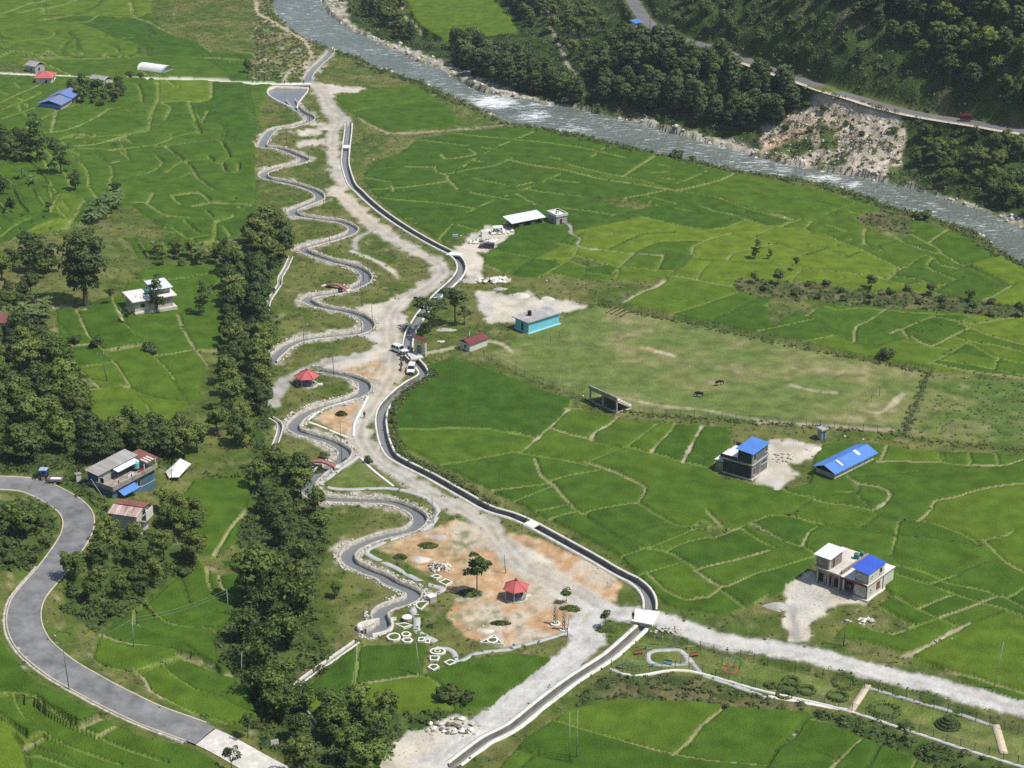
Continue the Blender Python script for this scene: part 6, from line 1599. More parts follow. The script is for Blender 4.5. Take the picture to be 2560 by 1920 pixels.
def inpoly(poly, n_try, mind, seed):
    """spread points inside an outline on the ground"""
    pts = ground_points(parse(poly))[:, :2]
    r = np.random.default_rng(seed)
    lo, hi = pts.min(0), pts.max(0)
    out = []
    cand = lo + r.random((n_try, 2)) * (hi - lo)
    ok = poly_mask(pts, cand[:, 0], cand[:, 1])
    for p in cand[ok]:
        if all((p[0] - q[0]) ** 2 + (p[1] - q[1]) ** 2 > mind * mind for q in out): out.append(p)
    return out

def wood(poly, mind, kinds, hs, label, group, seed, n_try=1500, wide=(.9, 1.2)):
    got = []
    for p in inpoly(poly, n_try, mind, seed):
        if poly_mask(RIVER_POLY, np.array([p[0]]), np.array([p[1]]))[0]: continue
        if np.min(np.hypot(SL[:, 0] - p[0], SL[:, 1] - p[1])) < 3.6 or np.min(np.hypot(SH[:, 0] - p[0], SH[:, 1] - p[1])) < 4.2: continue
        kd = kinds[rng.integers(len(kinds))]
        h_ = rng.uniform(*hs); px_, py_ = project(p[0], p[1], surf(p[0], p[1]))
        got.append((p, kd, h_, rng.uniform(*wide), px_, py_))
    if not got: return
    qx = np.quantile([g[4] for g in got], (.33, .67)); qy = np.quantile([g[5] for g in got], (.33, .67)); qh = hs[0] + (hs[1] - hs[0]) * .5
    for p, kd, h_, wd_, px_, py_ in got:
        lb = label[kd] if isinstance(label, dict) else label
        if len(got) > 6:
            row = 'upper' if py_ < qy[0] else 'lower' if py_ > qy[1] else ''
            colw = 'left' if px_ < qx[0] else 'right' if px_ > qx[1] else ''
            lb = ('tall ' if h_ > qh else 'low ') + lb + ', ' + ((row + ' ' + colw).strip() or 'middle') + ' part'
        tree_at(kd, p[0], p[1], h_ * (1 if kd != 'shrub' else .45), lb, group, wd_)
FARL = 'dark green tree in the dense wood on the far river bank'
wood('F;975,95 1040,110 1110,140 1190,165 1250,205 1240,228 1180,205 1100,200 1020,165', 4.6, ['far', 'dark'], (7, 10.5), 'dark tree in the riverside clump left of the steep footpath', 'trees left of the steep footpath', 11)
wood('F;1275,175 1300,130 1370,100 1440,95 1560,120 1700,185 1730,200 1720,240 1650,290 1560,280 1420,240 1290,225', 4.4, ['far', 'far', 'dark'], (7, 11), FARL, 'dense wood on the far bank', 12)
wood('F;1190,25 1260,30 1330,70 1290,130 1230,130 1195,90', 6.5, ['shrub', 'broad'], (5, 7), {'shrub': 'leafy shrub on the bright slope under the hill road bend', 'broad': 'small tree on the bright slope under the hill road bend'}, 'slope under the road bend', 13)
wood('F;785,5 850,-5 870,50 900,85 870,85 810,40', 5.0, ['broad', 'dark'], (5.5, 8), 'rounded far-bank tree at the top edge beside the rice terrace', 'bank trees at the top edge', 14)
wood('F;1085,-15 1180,-15 1180,20 1150,60 1120,40', 4.8, ['dark', 'far'], (6, 9), 'dark tree beside the rice terrace at the top edge', 'trees beside the top terrace', 15)
wood('F;1975,300 2050,285 2120,300 2240,320 2240,470 2150,435 2050,400 1970,360', 4.2, ['broad', 'dark', 'broad', 'shrub'], (5, 8), {'shrub': 'shrub in the thicket right of the landslide', 'broad': 'tree in the thicket right of the landslide', 'dark': 'dark tree in the thicket right of the landslide'}, 'thicket right of the landslide', 16)
wood('F;1860,-20 2240,-20 2240,235 2130,215 2000,150 1900,90', 4.8, ['broad', 'dark', 'far'], (7, 11.5), {'broad': 'light green tree on the steep shaded hillside above the road', 'dark': 'dark tree on the steep shaded hillside above the road', 'far': 'tiered tree on the steep shaded hillside above the road'}, 'hillside wood above the road', 17)
wood('F;1410,-20 1860,-20 1900,90 2000,160 1850,185 1700,130 1480,60', 5.4, ['shrub', 'dark', 'dark'], (4.5, 7), {'shrub': 'shrub on the shaded slope right above the hill road', 'dark': 'small dark tree on the shaded slope right above the hill road'}, 'slope above the hill road', 18)
wood('F;1640,205 1760,215 1900,250 1960,280 1900,300 1760,290 1700,300', 7, ['shrub'], (4, 6.5), 'shrub clinging to the landslide below the road', 'shrubs on the landslide', 19, 500)
# belt of trees left of the stream
wood('F;548,500 612,520 618,560 590,590 545,560', 4.6, ['dark', 'broad'], (8.5, 11), 'dark round tree at the upper end of the belt', 'upper end of the tree belt', 21)
wood('F;480,590 560,590 570,650 560,690 500,680', 5.0, ['dark', 'broad'], (7, 10), 'tree in the belt between the white house and the stream', 'belt between white house and stream', 22)
wood('F;490,690 570,690 585,780 580,880 575,960 470,965 470,900 490,800', 5.9, ['dark', 'broad', 'dark'], (6, 9.2), 'dark tree in the thick middle of the belt', 'thick middle of the belt', 23)
wood('F;-40,720 60,715 110,760 165,830 180,900 190,960 100,1000 -40,1020', 5.0, ['broad', 'dark', 'broad'], (6, 9.5), 'leafy tree in the grove at the left edge above the road', 'grove at the left edge', 24)
wood('F;185,950 330,945 430,960 440,990 350,1000 200,1000', 4.2, ['broad', 'dark'], (6, 8.5), 'leafy tree right behind the blue house', 'trees behind the blue house', 25)
wood('F;560,1010 630,1010 680,1080 705,1170 650,1240 580,1180 555,1090', 6.0, ['broad', 'broad', 'dark'], (5.5, 8.5), 'bright leafy tree below the triangular lawn', 'bright trees below the lawn', 26)
wood('F;530,1300 600,1260 670,1300 680,1360 640,1440 560,1460 515,1400', 6.2, ['bamboo', 'bamboo', 'broad'], (8, 12), {'bamboo': 'arching bamboo clump in the lower belt', 'broad': 'leafy tree among the bamboo of the lower belt'}, 'bamboo of the lower belt', 27)
wood('F;540,1490 640,1470 660,1540 600,1560', 4.2, ['broad', 'bamboo'], (6, 8.5), {'broad': 'leafy tree at the foot of the bamboo', 'bamboo': 'bamboo clump at the foot of the big ones'}, 'foot of the bamboo', 28)
wood('F;640,1590 700,1555 760,1545 860,1570 870,1590 830,1620 800,1680 650,1680', 5.0, ['broad', 'broad', 'dark'], (5.5, 8), 'round leafy tree in the thicket at the bottom edge', 'thicket at the bottom edge', 29)
wood('F;480,1590 560,1580 590,1640 540,1680 470,1660', 4.6, ['broad', 'airy'], (5, 7.5), {'broad': 'small tree over the white end of the asphalt road', 'airy': 'thin tree over the white end of the asphalt road'}, 'trees over the road end', 30)
wood('F;160,1210 230,1170 300,1175 380,1200 430,1180 440,1210 380,1250 290,1300 220,1345 150,1290', 3.7, ['broad', 'shrub', 'broad'], (4.5, 7), {'broad': 'bushy tree on the slope below the rusty house', 'shrub': 'shrub on the slope below the rusty house'}, 'slope below the rusty house', 31)
wood('F;345,1080 400,1075 450,1130 440,1185 400,1190 350,1130', 3.7, ['broad', 'shrub'], (4, 6.5), {'broad': 'bushy tree right of the blue house', 'shrub': 'shrub right of the blue house'}, 'right of the blue house', 32)
wood('F;-40,1100 60,1105 105,1150 80,1215 -40,1225', 3.0, ['shrub', 'shrub', 'broad'], (4.5, 6.5), {'broad': 'small tree on the grassy knoll inside the road bend', 'shrub': 'shrub on the grassy knoll inside the road bend'}, 'knoll inside the bend', 33)
wood('F;330,545 470,540 540,570 480,585 400,580 320,570', 4.0, ['shrub', 'broad', 'banana'], (4, 5.5), {'shrub': 'shrub in the hedge behind the white house', 'broad': 'leafy tree in the hedge behind the white house', 'banana': 'banana plant in the hedge behind the white house'}, 'hedge behind the white house', 34)
wood('F;-40,560 60,540 130,600 60,650 -40,640', 4.8, ['dark', 'broad', 'shrub'], (5, 8), {'shrub': 'shrub at the left edge beside the giant tree', 'dark': 'dark tree at the left edge beside the giant tree', 'broad': 'leafy tree at the left edge beside the giant tree'}, 'left of the giant tree', 35)
wood('F;0,300 60,310 100,345 60,350 0,345', 3.6, ['shrub', 'dark'], (4, 7), {'shrub': 'shrub in the row at the far left edge', 'dark': 'dark tree in the row at the far left edge'}, 'row at the far left', 36)
wood('F;150,200 180,190 260,195 270,220 220,235 170,225', 3.6, ['broad', 'dark', 'shrub'], (4, 6), {'broad': 'tree crowding round the low farmhouse', 'dark': 'dark tree crowding round the low farmhouse', 'shrub': 'shrub crowding round the low farmhouse'}, 'farm trees', 37)
wood('F;10,660 100,650 120,690 60,720 0,710', 3.2, ['banana', 'banana', 'broad'], (3.5, 5), {'banana': 'banana plant in the stand above the left cottage', 'broad': 'small tree in the stand above the left cottage'}, 'bananas above the left cottage', 38)
wood('F;115,800 170,800 190,850 150,870', 3.0, ['banana', 'shrub'], (3.5, 5), {'banana': 'banana plant at the edge of the left grove', 'shrub': 'shrub at the edge of the left grove'}, 'edge of the left grove', 39)
wood('5;745,275 830,130 1050,50 1070,130 950,210 830,290', 2.5, ['banana'], (3.4, 4.6), 'banana plant in the tilted row on the grassy knoll', 'tilted banana row', 40)
wood('F;1600,600 1700,605 1850,620 1990,630 2110,655 2240,665 2240,690 2110,682 2000,668 1840,655 1650,635', 5.2, ['shrub', 'shrub', 'shrub', 'broad'], (3.4, 4.6), {'shrub': 'shrub in the long scrub hedge across the right fields', 'broad': 'leafy tree in the long scrub hedge across the right fields'}, 'long scrub hedge', 41)
wood('F;860,1000 720,1000 690,1020 680,1010 700,990', 4, ['shrub'], (4, 5), 'shrub by the triangular lawn', 'shrubs by the lawn', 42, 200)
# single trees
px_tree('giant', '5', 745, 985, 690, 'giant broad-crowned tree with many stems left of the white house', .95)
px_tree('slim', '5', 390, 700, 320, 'dark narrow tree just left of the giant tree', 1.6)
px_tree('slim', '5', 1357, 1050, 300, 'slim lopped tree in front of the white flat-roofed house', 1.0, v=0)
px_tree('airy', '5', 1105, 1150, 200, 'thin grey tree left of the white house front')
px_tree('airy', '5', 965, 990, 150, 'small sparse tree on the path left of the white house')
px_tree('slim', '5', 1755, 1090, 260, 'narrow dark tree right of the white house', 1.1)
px_tree('airy', '5', 1945, 650, 260, 'thin tree rising from the hedge behind the white house', .7)
px_tree('airy', '5', 1975, 830, 110, 'small thin tree at the field corner right of the white house')
px_tree('slim', '1', 330, 1395, 360, 'tall slender tree in the upper left terraces', 1.15)
px_tree('slim', '1', 530, 1500, 300, 'second slender tree right of the tallest in the upper left', 1.2)
px_tree('dark', '1', 655, 1645, 165, 'small dark round tree in the upper left rice fields', .9)
px_tree('banana', '1', 190, 1540, 120, 'pale banana clump in the upper left field'); px_tree('banana', '1', 275, 1590, 120, 'second banana clump in the upper left field')
px_tree('dark', '5', 95, 160, 150, 'small dark tree at the left edge of the terraces', .8); px_tree('broad', '5', 425, 165, 90, 'small round tree on the terrace bund')
px_tree('dark', '1', 30, 1659, 170, 'dark tree on the left edge above the terraces'); px_tree('shrub', '1', 1000, 1659, 80, 'lone bush in the bright terraces')
px_tree('dark', '1', 2145, 640, 130, 'lone dark tree beside the white track', .8)
px_tree('shrub', '1', 1130, 690, 60, 'bush on the white track left of the greenhouse'); px_tree('shrub', '1', 1220, 690, 50, 'bush on the white track below the greenhouse')
px_tree('shrub', '5', 645, 1320, 90, 'bush on the bund left of the giant pole'); px_tree('shrub', '5', 835, 1370, 110, 'round bush on the middle bund of the left fields'); px_tree('shrub', '5', 1310, 1400, 120, 'bush on the bund below the white house')
px_tree('airy', '6', 1500, 1205, 290, 'leafy tree leaning over the canal by the gate', 1.9); px_tree('ball', '6', 1620, 940, 130, 'small dark tree above the canal slab', 1.4)
px_tree('airy', '6', 1720, 1140, 330, 'spreading tree right of the canal opposite the plaza', 1.25); px_tree('airy', '6', 1800, 1150, 160, 'small greyish tree next to the spreading one by the canal', 1.2)
px_tree('ball', '10', 1910, 1800, 330, 'young tree with dense crown on the orange earth', 1.0, v=0)
px_tree('ball', '15', 470, 240, 130, 'small ball-crowned tree on the flower mound', 1.15, v=0); px_tree('ball', '15', 805, 455, 190, 'young tree on the round mound by the road fork', .95, v=1)
px_tree('slim', '7', 2100, 585, 150, 'narrow tree on the bund of the yellow fields', 1.1); px_tree('slim', '8', 15, 590, 90, 'thin dark tree right of the narrow one'); px_tree('airy', '8', 240, 690, 130, 'spindly tree above the scrub hedge')
px_tree('airy', '16', 1180, 1430, 200, 'sparse tree on the weedy bank below the park fence', 1.1)
px_tree('shrub', '14', 1680, 1090, 160, 'tangled bush at the corner of the lower rice field', 1.2); px_tree('shrub', '14', 1820, 1110, 100, 'yellowish bush right of the tangled one', 1.2)
px_tree('broad', '14', 700, 190, 150, 'rounded tree above the end pool of the stream', .9)
px_tree('shrub', '3', 1200, 1335, 50, 'bush on the near river bank'); px_tree('shrub', '3', 1410, 1375, 80, 'larger bush on the near river bank', 1.6); px_tree('shrub', '3', 1560, 1395, 50, 'third bush on the near river bank')
px_tree('shrub', '8', 1330, 240, 90, 'big bush on the river bank at the right', 1.5); px_tree('shrub', '8', 1010, 1440, 100, 'grey bush beside the football fence corner', 1.4)
px_tree('shrub', '15', 1840, 1150, 60, 'dark bush in the lower right rice field')

# ground cover nobody could count: undergrowth, weeds, boulders
def cover(name, mask, n_cl, rad, per, size, mat, seed, up=.5, label=None):
    r = np.random.default_rng(seed)
    area = np.gradient(ys)[:, None] * hw(ys)[:, None] * np.gradient(us)[None, :]
    w_ = np.where(mask & (np.abs(us)[None, :] < 1.12) & (GYY > 250) & (GYY < 900), area, 0).ravel()
    if w_.sum() == 0: return
    cdf = np.cumsum(w_); pick = np.searchsorted(cdf, r.random(n_cl) * cdf[-1])
    c = CO[pick].copy(); c[:, :2] += r.normal(size=(n_cl, 2)) * .3
    rr = rad * (.5 + r.random(n_cl))
    k = np.repeat(np.arange(n_cl), per)
    d = r.normal(size=(len(k), 3)); d[:, 2] = np.abs(d[:, 2]) * .8; d /= np.linalg.norm(d, axis=1)[:, None]
    p = c[k] + d * rr[k][:, None] * (.6 + .5 * r.random(len(k)))[:, None]
    nn = d + r.normal(size=d.shape) * .5; nn[:, 2] += up
    tn = np.clip(r.random(n_cl)[k] * .7 + r.normal(size=len(k)) * .15 + .1, 0, 1)
    V, Q, C_ = leaves(p, nn, np.full(len(k), size), 1.7, tn, r)
    me = soft_mesh(name, V, Q, C_, np.repeat(d * .8 + np.array([0, 0, .5]), 4, 0))
    return link(name, me, M[mat], kind='stuff')
mk = lambda *n_: np.isin(CLS, [CL[i] for i in n_])
dist_road = np.minimum(line_dist(SL, 5), line_dist(SH, 5))
clear = dist_road > 3.7
cover('hillside_undergrowth', mk('hill') & clear, 6800, 1.25, 15, .55, 'leaf_far', 101)
cover('grove_undergrowth', mk('jungle') & clear, 3200, .8, 14, .42, 'leaf_scrub', 102)
cover('scrub_weeds', mk('scrub', 'scrubhi') & clear, 1700, .42, 12, .34, 'leaf_grass', 103)
cover('rough_grass_tufts', mk('grass', 'meadow') & clear, 9000, .35, 7, .24, 'leaf_grass', 104)
cover('landslide_weeds', mk('slide'), 300, .8, 14, .42, 'leaf_scrub', 105)
dn = line_dist(RIVER_NEAR, 7)
cover('river_bank_scrub', (dn < 5) & ~RIV & (GYY > 300) & mk('grass', 'paddy', 'bund'), 900, .8, 14, .4, 'leaf_scrub', 106)
bb = (BD < .8) & mk('bund') & (vnoise(GXX, GYY, 22, 91) > .62)
cover('bund_weeds', bb, 700, .34, 9, .24, 'leaf_scrub', 107)
dca = line_dist(CANAL_S[0], 5)
cover('canal_side_weeds', (dca > 1.6) & (dca < 3.2) & (GXX > np.interp(GYY, CANAL_S[0][::-1, 1], CANAL_S[0][::-1, 0])) & (PY > 930) & (PY < 1260), 420, .55, 13, .3, 'leaf_scrub', 109)
FB = [L('F;1300,662 1500,702 1700,747 2010,806'), L('F;1955,940 1700,918 1380,896 1240,858'), L('F;2000,810 1955,935'), L('F;1960,945 2100,965 2240,975')]
dfb = np.min([line_dist(q, 3) for q in FB], axis=0)
cover('fence_line_weeds', dfb < .9, 520, .36, 10, .28, 'leaf_scrub', 108)

def boulders(name, mask, n_, smin, smax, mat, seed):
    r = np.random.default_rng(seed)
    w_ = np.where(mask & (np.abs(us)[None, :] < 1.1), 1.0, 0).ravel()
    if w_.sum() == 0: return
    cdf = np.cumsum(w_); pick = np.searchsorted(cdf, r.random(n_) * cdf[-1])
    base = np.array([(0, 0, 1), (.9, 0, .2), (.28, .85, .2), (-.72, .52, .2), (-.72, -.52, .2), (.28, -.85, .2), (.5, .36, -.5), (-.2, .6, -.5), (-.6, 0, -.5), (-.2, -.6, -.5), (.5, -.36, -.5)])
    tri = [(0, 1, 2), (0, 2, 3), (0, 3, 4), (0, 4, 5), (0, 5, 1), (1, 6, 2), (2, 7, 3), (3, 8, 4), (4, 9, 5), (5, 10, 1), (2, 6, 7), (3, 7, 8), (4, 8, 9), (5, 9, 10), (1, 10, 6)]
    V, F = [], []
    for k in range(n_):
        s = smin + (smax - smin) * r.random() ** 3
        v = base * (1 + r.normal(size=base.shape) * .16) * np.array([s * (1 + .4 * r.random()), s, s * .75])
        th = r.random() * 6.28; R_ = np.array([[math.cos(th), -math.sin(th), 0], [math.sin(th), math.cos(th), 0], [0, 0, 1]])
        V.append(v @ R_.T + CO[pick[k]] + np.array([0, 0, s * .15])); F += [(a + k * 11, b + k * 11, c_ + k * 11) for a, b, c_ in tri]
    return link(name, mesh_np(name, np.vstack(V), np.array(F), smooth=False), M[mat], kind='stuff')
M['boulder'] = flat_mat('boulder', (0.60, 0.56, 0.48), .9, .2, .8)
M['boulder_dark'] = flat_mat('boulder_dark', (0.25, 0.22, 0.17), .9, .25, .8)
df = line_dist(RIVER_FAR, 9)
boulders('river_boulders', mk('rock') & ((df < 6) | (dn < 3)) & (GYY > 400), 1200, .2, 1.1, 'boulder', 201)
boulders('landslide_boulders', mk('slide'), 260, .12, .7, 'boulder', 202)
ds = np.min([line_dist(s, 4) for s in STREAMS], axis=0)
boulders('stream_bank_stones', (ds > 1.8) & (ds < 2.7) & (vnoise(GXX, GYY, 11, 99) > .36), 2300, .12, .42, 'boulder', 203)
boulders('yard_rubble', mk('dirt', 'orange', 'sandy') & (ROADD > 3.6), 800, .07, .24, 'boulder', 205)
boulders('stray_stones', mk('grass', 'scrubhi', 'meadow') & (vnoise(GXX, GYY, 18, 95) > .6), 200, .1, .4, 'boulder', 204)
# ------------------------------------------------------------------ paved paths
def path(name, lines, width, mat, h=.07):
    s = smooth_line(np.vstack([L(l) for l in lines]), .8)
    s[:, 2] = [surf(p[0], p[1]) for p in s]
    s[:, 2] = np.maximum(s[:, 2], h0(s[:, 0], s[:, 1]) - .1)
    return ribbon(name, s, [(-width / 2, -.25), (-width / 2, h), (width / 2, h), (width / 2, -.25)], M[mat], 'structure')
path('stream_path', ['10;540,850 600,890 750,912 1000,905 1200,910 1400,960 1520,1030 1572,1100 1540,1180 1440,1262 1250,1312 1050,1392 955,1445 1000,1492 1200,1585', '14;1330,0 1450,60 1560,95 1620,115 1560,150 1480,200 1350,290'], 1.15, 'paving')
path('stream_path', ['10;885,622 800,680 740,722 640,800 560,848'], 1.2, 'paving')
path('stream_path', ['14;1350,290 1390,370 1390,470 1460,520 1560,570'], 1.3, 'paving')
path('stream_path', ['14;1560,610 1680,640 1720,690 1730,740 1800,725 1900,672 2100,645 2212,630', '15;0,622 200,570 480,495'], 1.0, 'paving')
for l in ('10;965,118 900,240 850,345 840,460', '10;450,315 520,250 600,205 750,160 900,118', '10;455,330 600,385 800,470', '10;905,640 1000,740 1190,890'):
    path('edging_strip', [l], .55, 'roof_white', .14)
wz = lambda pts: 'W;' + pts
def to_zoom7(x, y): return (1500 + x / 5.267, 1580 + y / 5.267)
def zline(pts, fn): return ground_points([fn(*p) for p in pts])
loop = zline([(625, 320), (640, 285), (710, 250), (870, 240), (1040, 240), (1110, 300), (1160, 380), (1130, 415), (1000, 430), (820, 435), (710, 420), (640, 380), (625, 320), (640, 285)], to_zoom7)
def path_w(name, pts, width, mat, h=.07):
    s = smooth_line(pts, .7); s[:, 2] = [surf(p[0], p[1]) for p in s]
    return ribbon(name, s, [(-width / 2, -.25), (-width / 2, h), (width / 2, h), (width / 2, -.25)], M[mat], 'structure')
path_w('park_path', loop[:-1], 1.0, 'paving')
path_w('park_path', zline([(1130, 300), (1180, 360), (1250, 455), (1350, 560), (1500, 615), (1800, 715), (2200, 865)], to_zoom7), .9, 'paving', .06)
path('park_path', ['16;0,1045 300,1095 700,1160'], .8, 'roof_white', .1)
path('park_path', ['16;870,975 1200,1070 1600,1180 1940,1290'], .8, 'paving')
M['tan_slab'] = flat_mat('tan_slab', (.60, .50, .36), .9, .12, .8)
path('cross_path', ['16;862,948 712,1172'], 1.2, 'tan_slab', .12); path('cross_path', ['16;1965,1285 2000,1400 2040,1540'], 1.3, 'tan_slab', .12)

# ------------------------------------------------------------------ planters, topiary, mounds
def rim_planter(pix, label, fn, h=.45, rim=.22, fill='leaf_hedge_flat', extra=None, cat='planter'):
    P_ = ground_points([fn(*p) for p in pix]); c = P_.mean(0)
    t = thing('planter', label, cat, (c[0], c[1], min(surf(p[0], p[1]) for p in P_)))
    q = P_[:, :2] - c[:2]
    if sum(q[i - 1, 0] * q[i, 1] - q[i, 0] * q[i - 1, 1] for i in range(len(q))) < 0: q = q[::-1]
    r_ = np.linalg.norm(q, axis=1)[:, None]; inn = q * np.maximum(.35, 1 - rim * 1.35 / r_)
    m = len(q)
    V = [(*p, -.3) for p in q] + [(*p, h) for p in q] + [(*p, h) for p in inn] + [(*p, h - .3) for p in inn]
    F = []
    for i in range(m):
        j = (i + 1) % m
        F += [(i, j, m + j, m + i), (m + i, m + j, 2 * m + j, 2 * m + i), (2 * m + i, 2 * m + j, 3 * m + j, 3 * m + i)]
    pyd(t, 'rim', V, F, 'bridge_white')
    pyd(t, 'planting', [(*p, h - .12 + .0 * i) for i, p in enumerate(inn)] + [(0, 0, h + .02)], [(i, (i + 1) % m, m) for i in range(m)], 'lawn_fill')
    if extra == 'disc':
        lathe(t, 'centre_ring', [(min(r_) [0] * .5, h - .2), (min(r_)[0] * .5, h + .08), (min(r_)[0] * .36, h + .08), (min(r_)[0] * .36, h - .1)], 'bridge_white', 12)
    return t
M['lawn_fill'] = flat_mat('lawn_fill', (.10, .14, .035), .95, .25, 2.5)
z6 = zw(940, 1470, 6.9125)
rim_planter([(180, 870), (230, 820), (330, 800), (410, 830), (430, 880), (390, 925), (300, 940), (220, 920)], 'large octagonal white-rimmed flower bed at the end of the path', z6)
rim_planter([(432, 828), (470, 790), (560, 790), (615, 830), (570, 868), (470, 873)], 'upper hexagonal white-rimmed flower bed beside the octagon', z6)
rim_planter([(437, 915), (480, 884), (600, 882), (645, 920), (590, 965), (490, 962)], 'lower hexagonal white-rimmed flower bed beside the octagon', z6)
rim_planter([(330, 640), (500, 620), (630, 665), (480, 712)], 'diamond-shaped flower bed by the end pool', z6)
rim_planter([(680, 310), (700, 270), (760, 252), (930, 250), (780, 398), (710, 365)], 'half-round D-shaped flower bed on the stream path', z6)
rim_planter([(740, 880), (855, 880), (832, 950), (720, 950)], 'left one of the pair of square beds on the lower path', z6)
rim_planter([(865, 905), (945, 910), (925, 980), (840, 975)], 'right one of the pair of square beds on the lower path', z6)
rim_planter([(1065 + 140 * math.cos(k * math.pi / 8), 1110 + 60 * math.sin(k * math.pi / 8)) for k in range(16)], 'round flower bed with a white spiral in the middle', z6, extra='disc')
rim_planter([(930, 1200), (1110, 1210), (1068, 1288), (930, 1282)], 'trapezoid flower bed below the round one', z6)
rim_planter([(1170, 1310), (1290, 1258), (1392, 1310), (1270, 1372)], 'diamond flower bed at the corner of the rice field', z6)
rim_planter([(890, 1390), (950, 1340), (1060, 1345), (1097, 1390), (990, 1447)], 'five-sided flower bed nearest the rice field', z6)
rim_planter([(1790, 972), (2045, 832), (2200, 1002)], 'triangular flower bed with a ring inside', z6, extra='disc')
w14 = zw(640, 1440, ZS)
rim_planter([(1575, 62), (1640, 36), (1702, 62), (1640, 92)], 'diamond flower bed beside the stone heap on the stream path', w14)
rim_planter([(1505, 18), (1560, 0), (1610, 20), (1560, 38)], 'small diamond bed at the foot of the stone heap', w14)
p = G(*z6(960, 225)); t = thing('stone_block', 'grey and white square block standing on the stream path', 'block', p, .6)
bx(t, 'body', -.7, .7, -.7, .7, -.2, 1.1, 'paving', .05); bx(t, 'cap', -.75, .75, -.75, .75, 1.1, 1.2, 'bridge_white')
p = G(*z6(540, 570)); t = thing('white_drum', 'round white drum-shaped fountain base next to the diamond bed', 'fountain', p)
lathe(t, 'basin', [(.85, -.2), (.85, .75)], 'stained', 14); lathe(t, 'top', [(.92, .75), (.92, .88)], 'bridge_white', 14)
# ring hedges and spiral topiary in the park strip
w16 = zw(1920, 1440, ZS)
def ring_hedge(x, y, rpx, label, hh=.45):
    p = G(*w16(x, y)); R_ = rpx / ZS / 13.6
    t = thing('ring_hedge', label, 'hedge', p)
    lathe(t, 'soil', [(R_ * .95, -.2), (R_ * .95, .05)], 'lawn_fill', 14)
    a_ = rng.random(420) * 2 * math.pi; ph = rng.random(420) * 2 * math.pi
    rt = max(.32, R_ * .24)
    P_ = np.column_stack([(R_ + rt * np.cos(ph)) * np.cos(a_), (R_ + rt * np.cos(ph)) * np.sin(a_), hh * .6 + rt * .8 * np.sin(ph)])
    N_ = np.column_stack([np.cos(ph) * np.cos(a_), np.cos(ph) * np.sin(a_), np.sin(ph) + .3])
    V, Q, C_ = leaves(P_, N_, np.full(420, .26), 1.4)
    link('hedge_foliage', soft_mesh('hedge_foliage', V, Q, C_, np.repeat(N_, 4, 0)), M['leaf_hedge'], t)
for x, y, r_, lb in ((200, 915, 60, 'small ring hedge nearest the road fence in the left park group'), (180, 975, 78, 'wide ring hedge in the middle of the left park group'), (335, 995, 62, 'ring hedge right of the wide one in the left park group'), (140, 1035, 55, 'ring hedge nearest the lower fence in the left park group'),
    (25, 950, 40, 'leftmost little ring hedge of the park strip'), (665, 930, 88, 'large ring hedge left of the tan cross path'), (605, 1045, 72, 'ring hedge with bare sandy middle by the tan cross path'), (1010, 1165, 105, 'wide flat ring hedge right of the tan cross path')):
    ring_hedge(x, y, r_, lb)
p = G(*w16(1555, 1290)); t = thing('tiered_topiary', 'dark green tiered cone topiary in the right of the park strip', 'topiary', p)
for k in range(4):
    R_ = 1.95 - .45 * k; n_ = 420 - 80 * k
    a_ = rng.random(n_) * 2 * math.pi; ph = rng.random(n_) * math.pi
    P_ = np.column_stack([(R_ + .18 * np.cos(ph)) * np.cos(a_), (R_ + .18 * np.cos(ph)) * np.sin(a_), .12 + .42 * k + .25 * np.sin(ph)]); N_ = np.column_stack([np.cos(ph) * np.cos(a_), np.cos(ph) * np.sin(a_), np.sin(ph) + .3])
    P2 = np.column_stack([R_ * np.sqrt(rng.random(160)) * np.cos(a_[:160]), R_ * np.sqrt(rng.random(160)) * np.sin(a_[:160]), np.full(160, .3 + .42 * k)])
    V, Q, C_ = leaves(np.vstack([P_, P2]), np.vstack([N_, np.tile([0, 0, 1.0], (160, 1))]), np.full(n_ + 160, .26), 1.4)
    link('tier', mesh_np('tier', V, Q, C_, smooth=False), M['leaf_scrub'], t)
def mound(sx, sy, rx, ry, h, label, grass=True, mat='lawn_fill', cat='mound', ang=0):
    p = G(sx, sy); t = thing('earth_mound' if grass else 'sand_heap', label, cat, (p.x, p.y, p.z - .15), ang)
    V, F = [], []; n_, m_ = 7, 18
    for i in range(n_ + 1):
        f_ = i / n_
        for k in range(m_):
            a_ = 2 * math.pi * k / m_; w_ = 1 + .13 * math.sin(3 * a_ + sx) + .08 * rng.normal()
            V.append((rx * f_ * w_ * math.cos(a_), ry * f_ * w_ * math.sin(a_), h * (1 - f_ * f_) ** 1.3 + .05 * rng.normal() * h))
    for i in range(n_):
        for k in range(m_): F.append((i * m_ + k, (i + 1) * m_ + k, (i + 1) * m_ + (k + 1) % m_, i * m_ + (k + 1) % m_))
    pyd(t, 'heap', V, F, mat, True)
    if grass:
        n2 = 300; a_ = rng.random(n2) * 6.283; f_ = np.sqrt(rng.random(n2))
        P_ = np.column_stack([rx * .95 * f_ * np.cos(a_), ry * .95 * f_ * np.sin(a_), h * (1 - f_ ** 2) ** 1.3 + .08]); N_ = np.tile([0, 0, 1.0], (n2, 1)) + rng.normal(size=(n2, 3)) * .4
        V, Q, C_ = leaves(P_, N_, np.full(n2, .3), 1.5)
        link('turf', soft_mesh('turf', V, Q, C_, np.repeat(N_, 4, 0)), M['leaf_scrub'], t)
    return t
M['sand'] = flat_mat('sand', (.58, .54, .46), .95, .12, 1.2); M['grey_sand'] = flat_mat('grey_sand', (.42, .40, .36), .95, .14, 1.2)
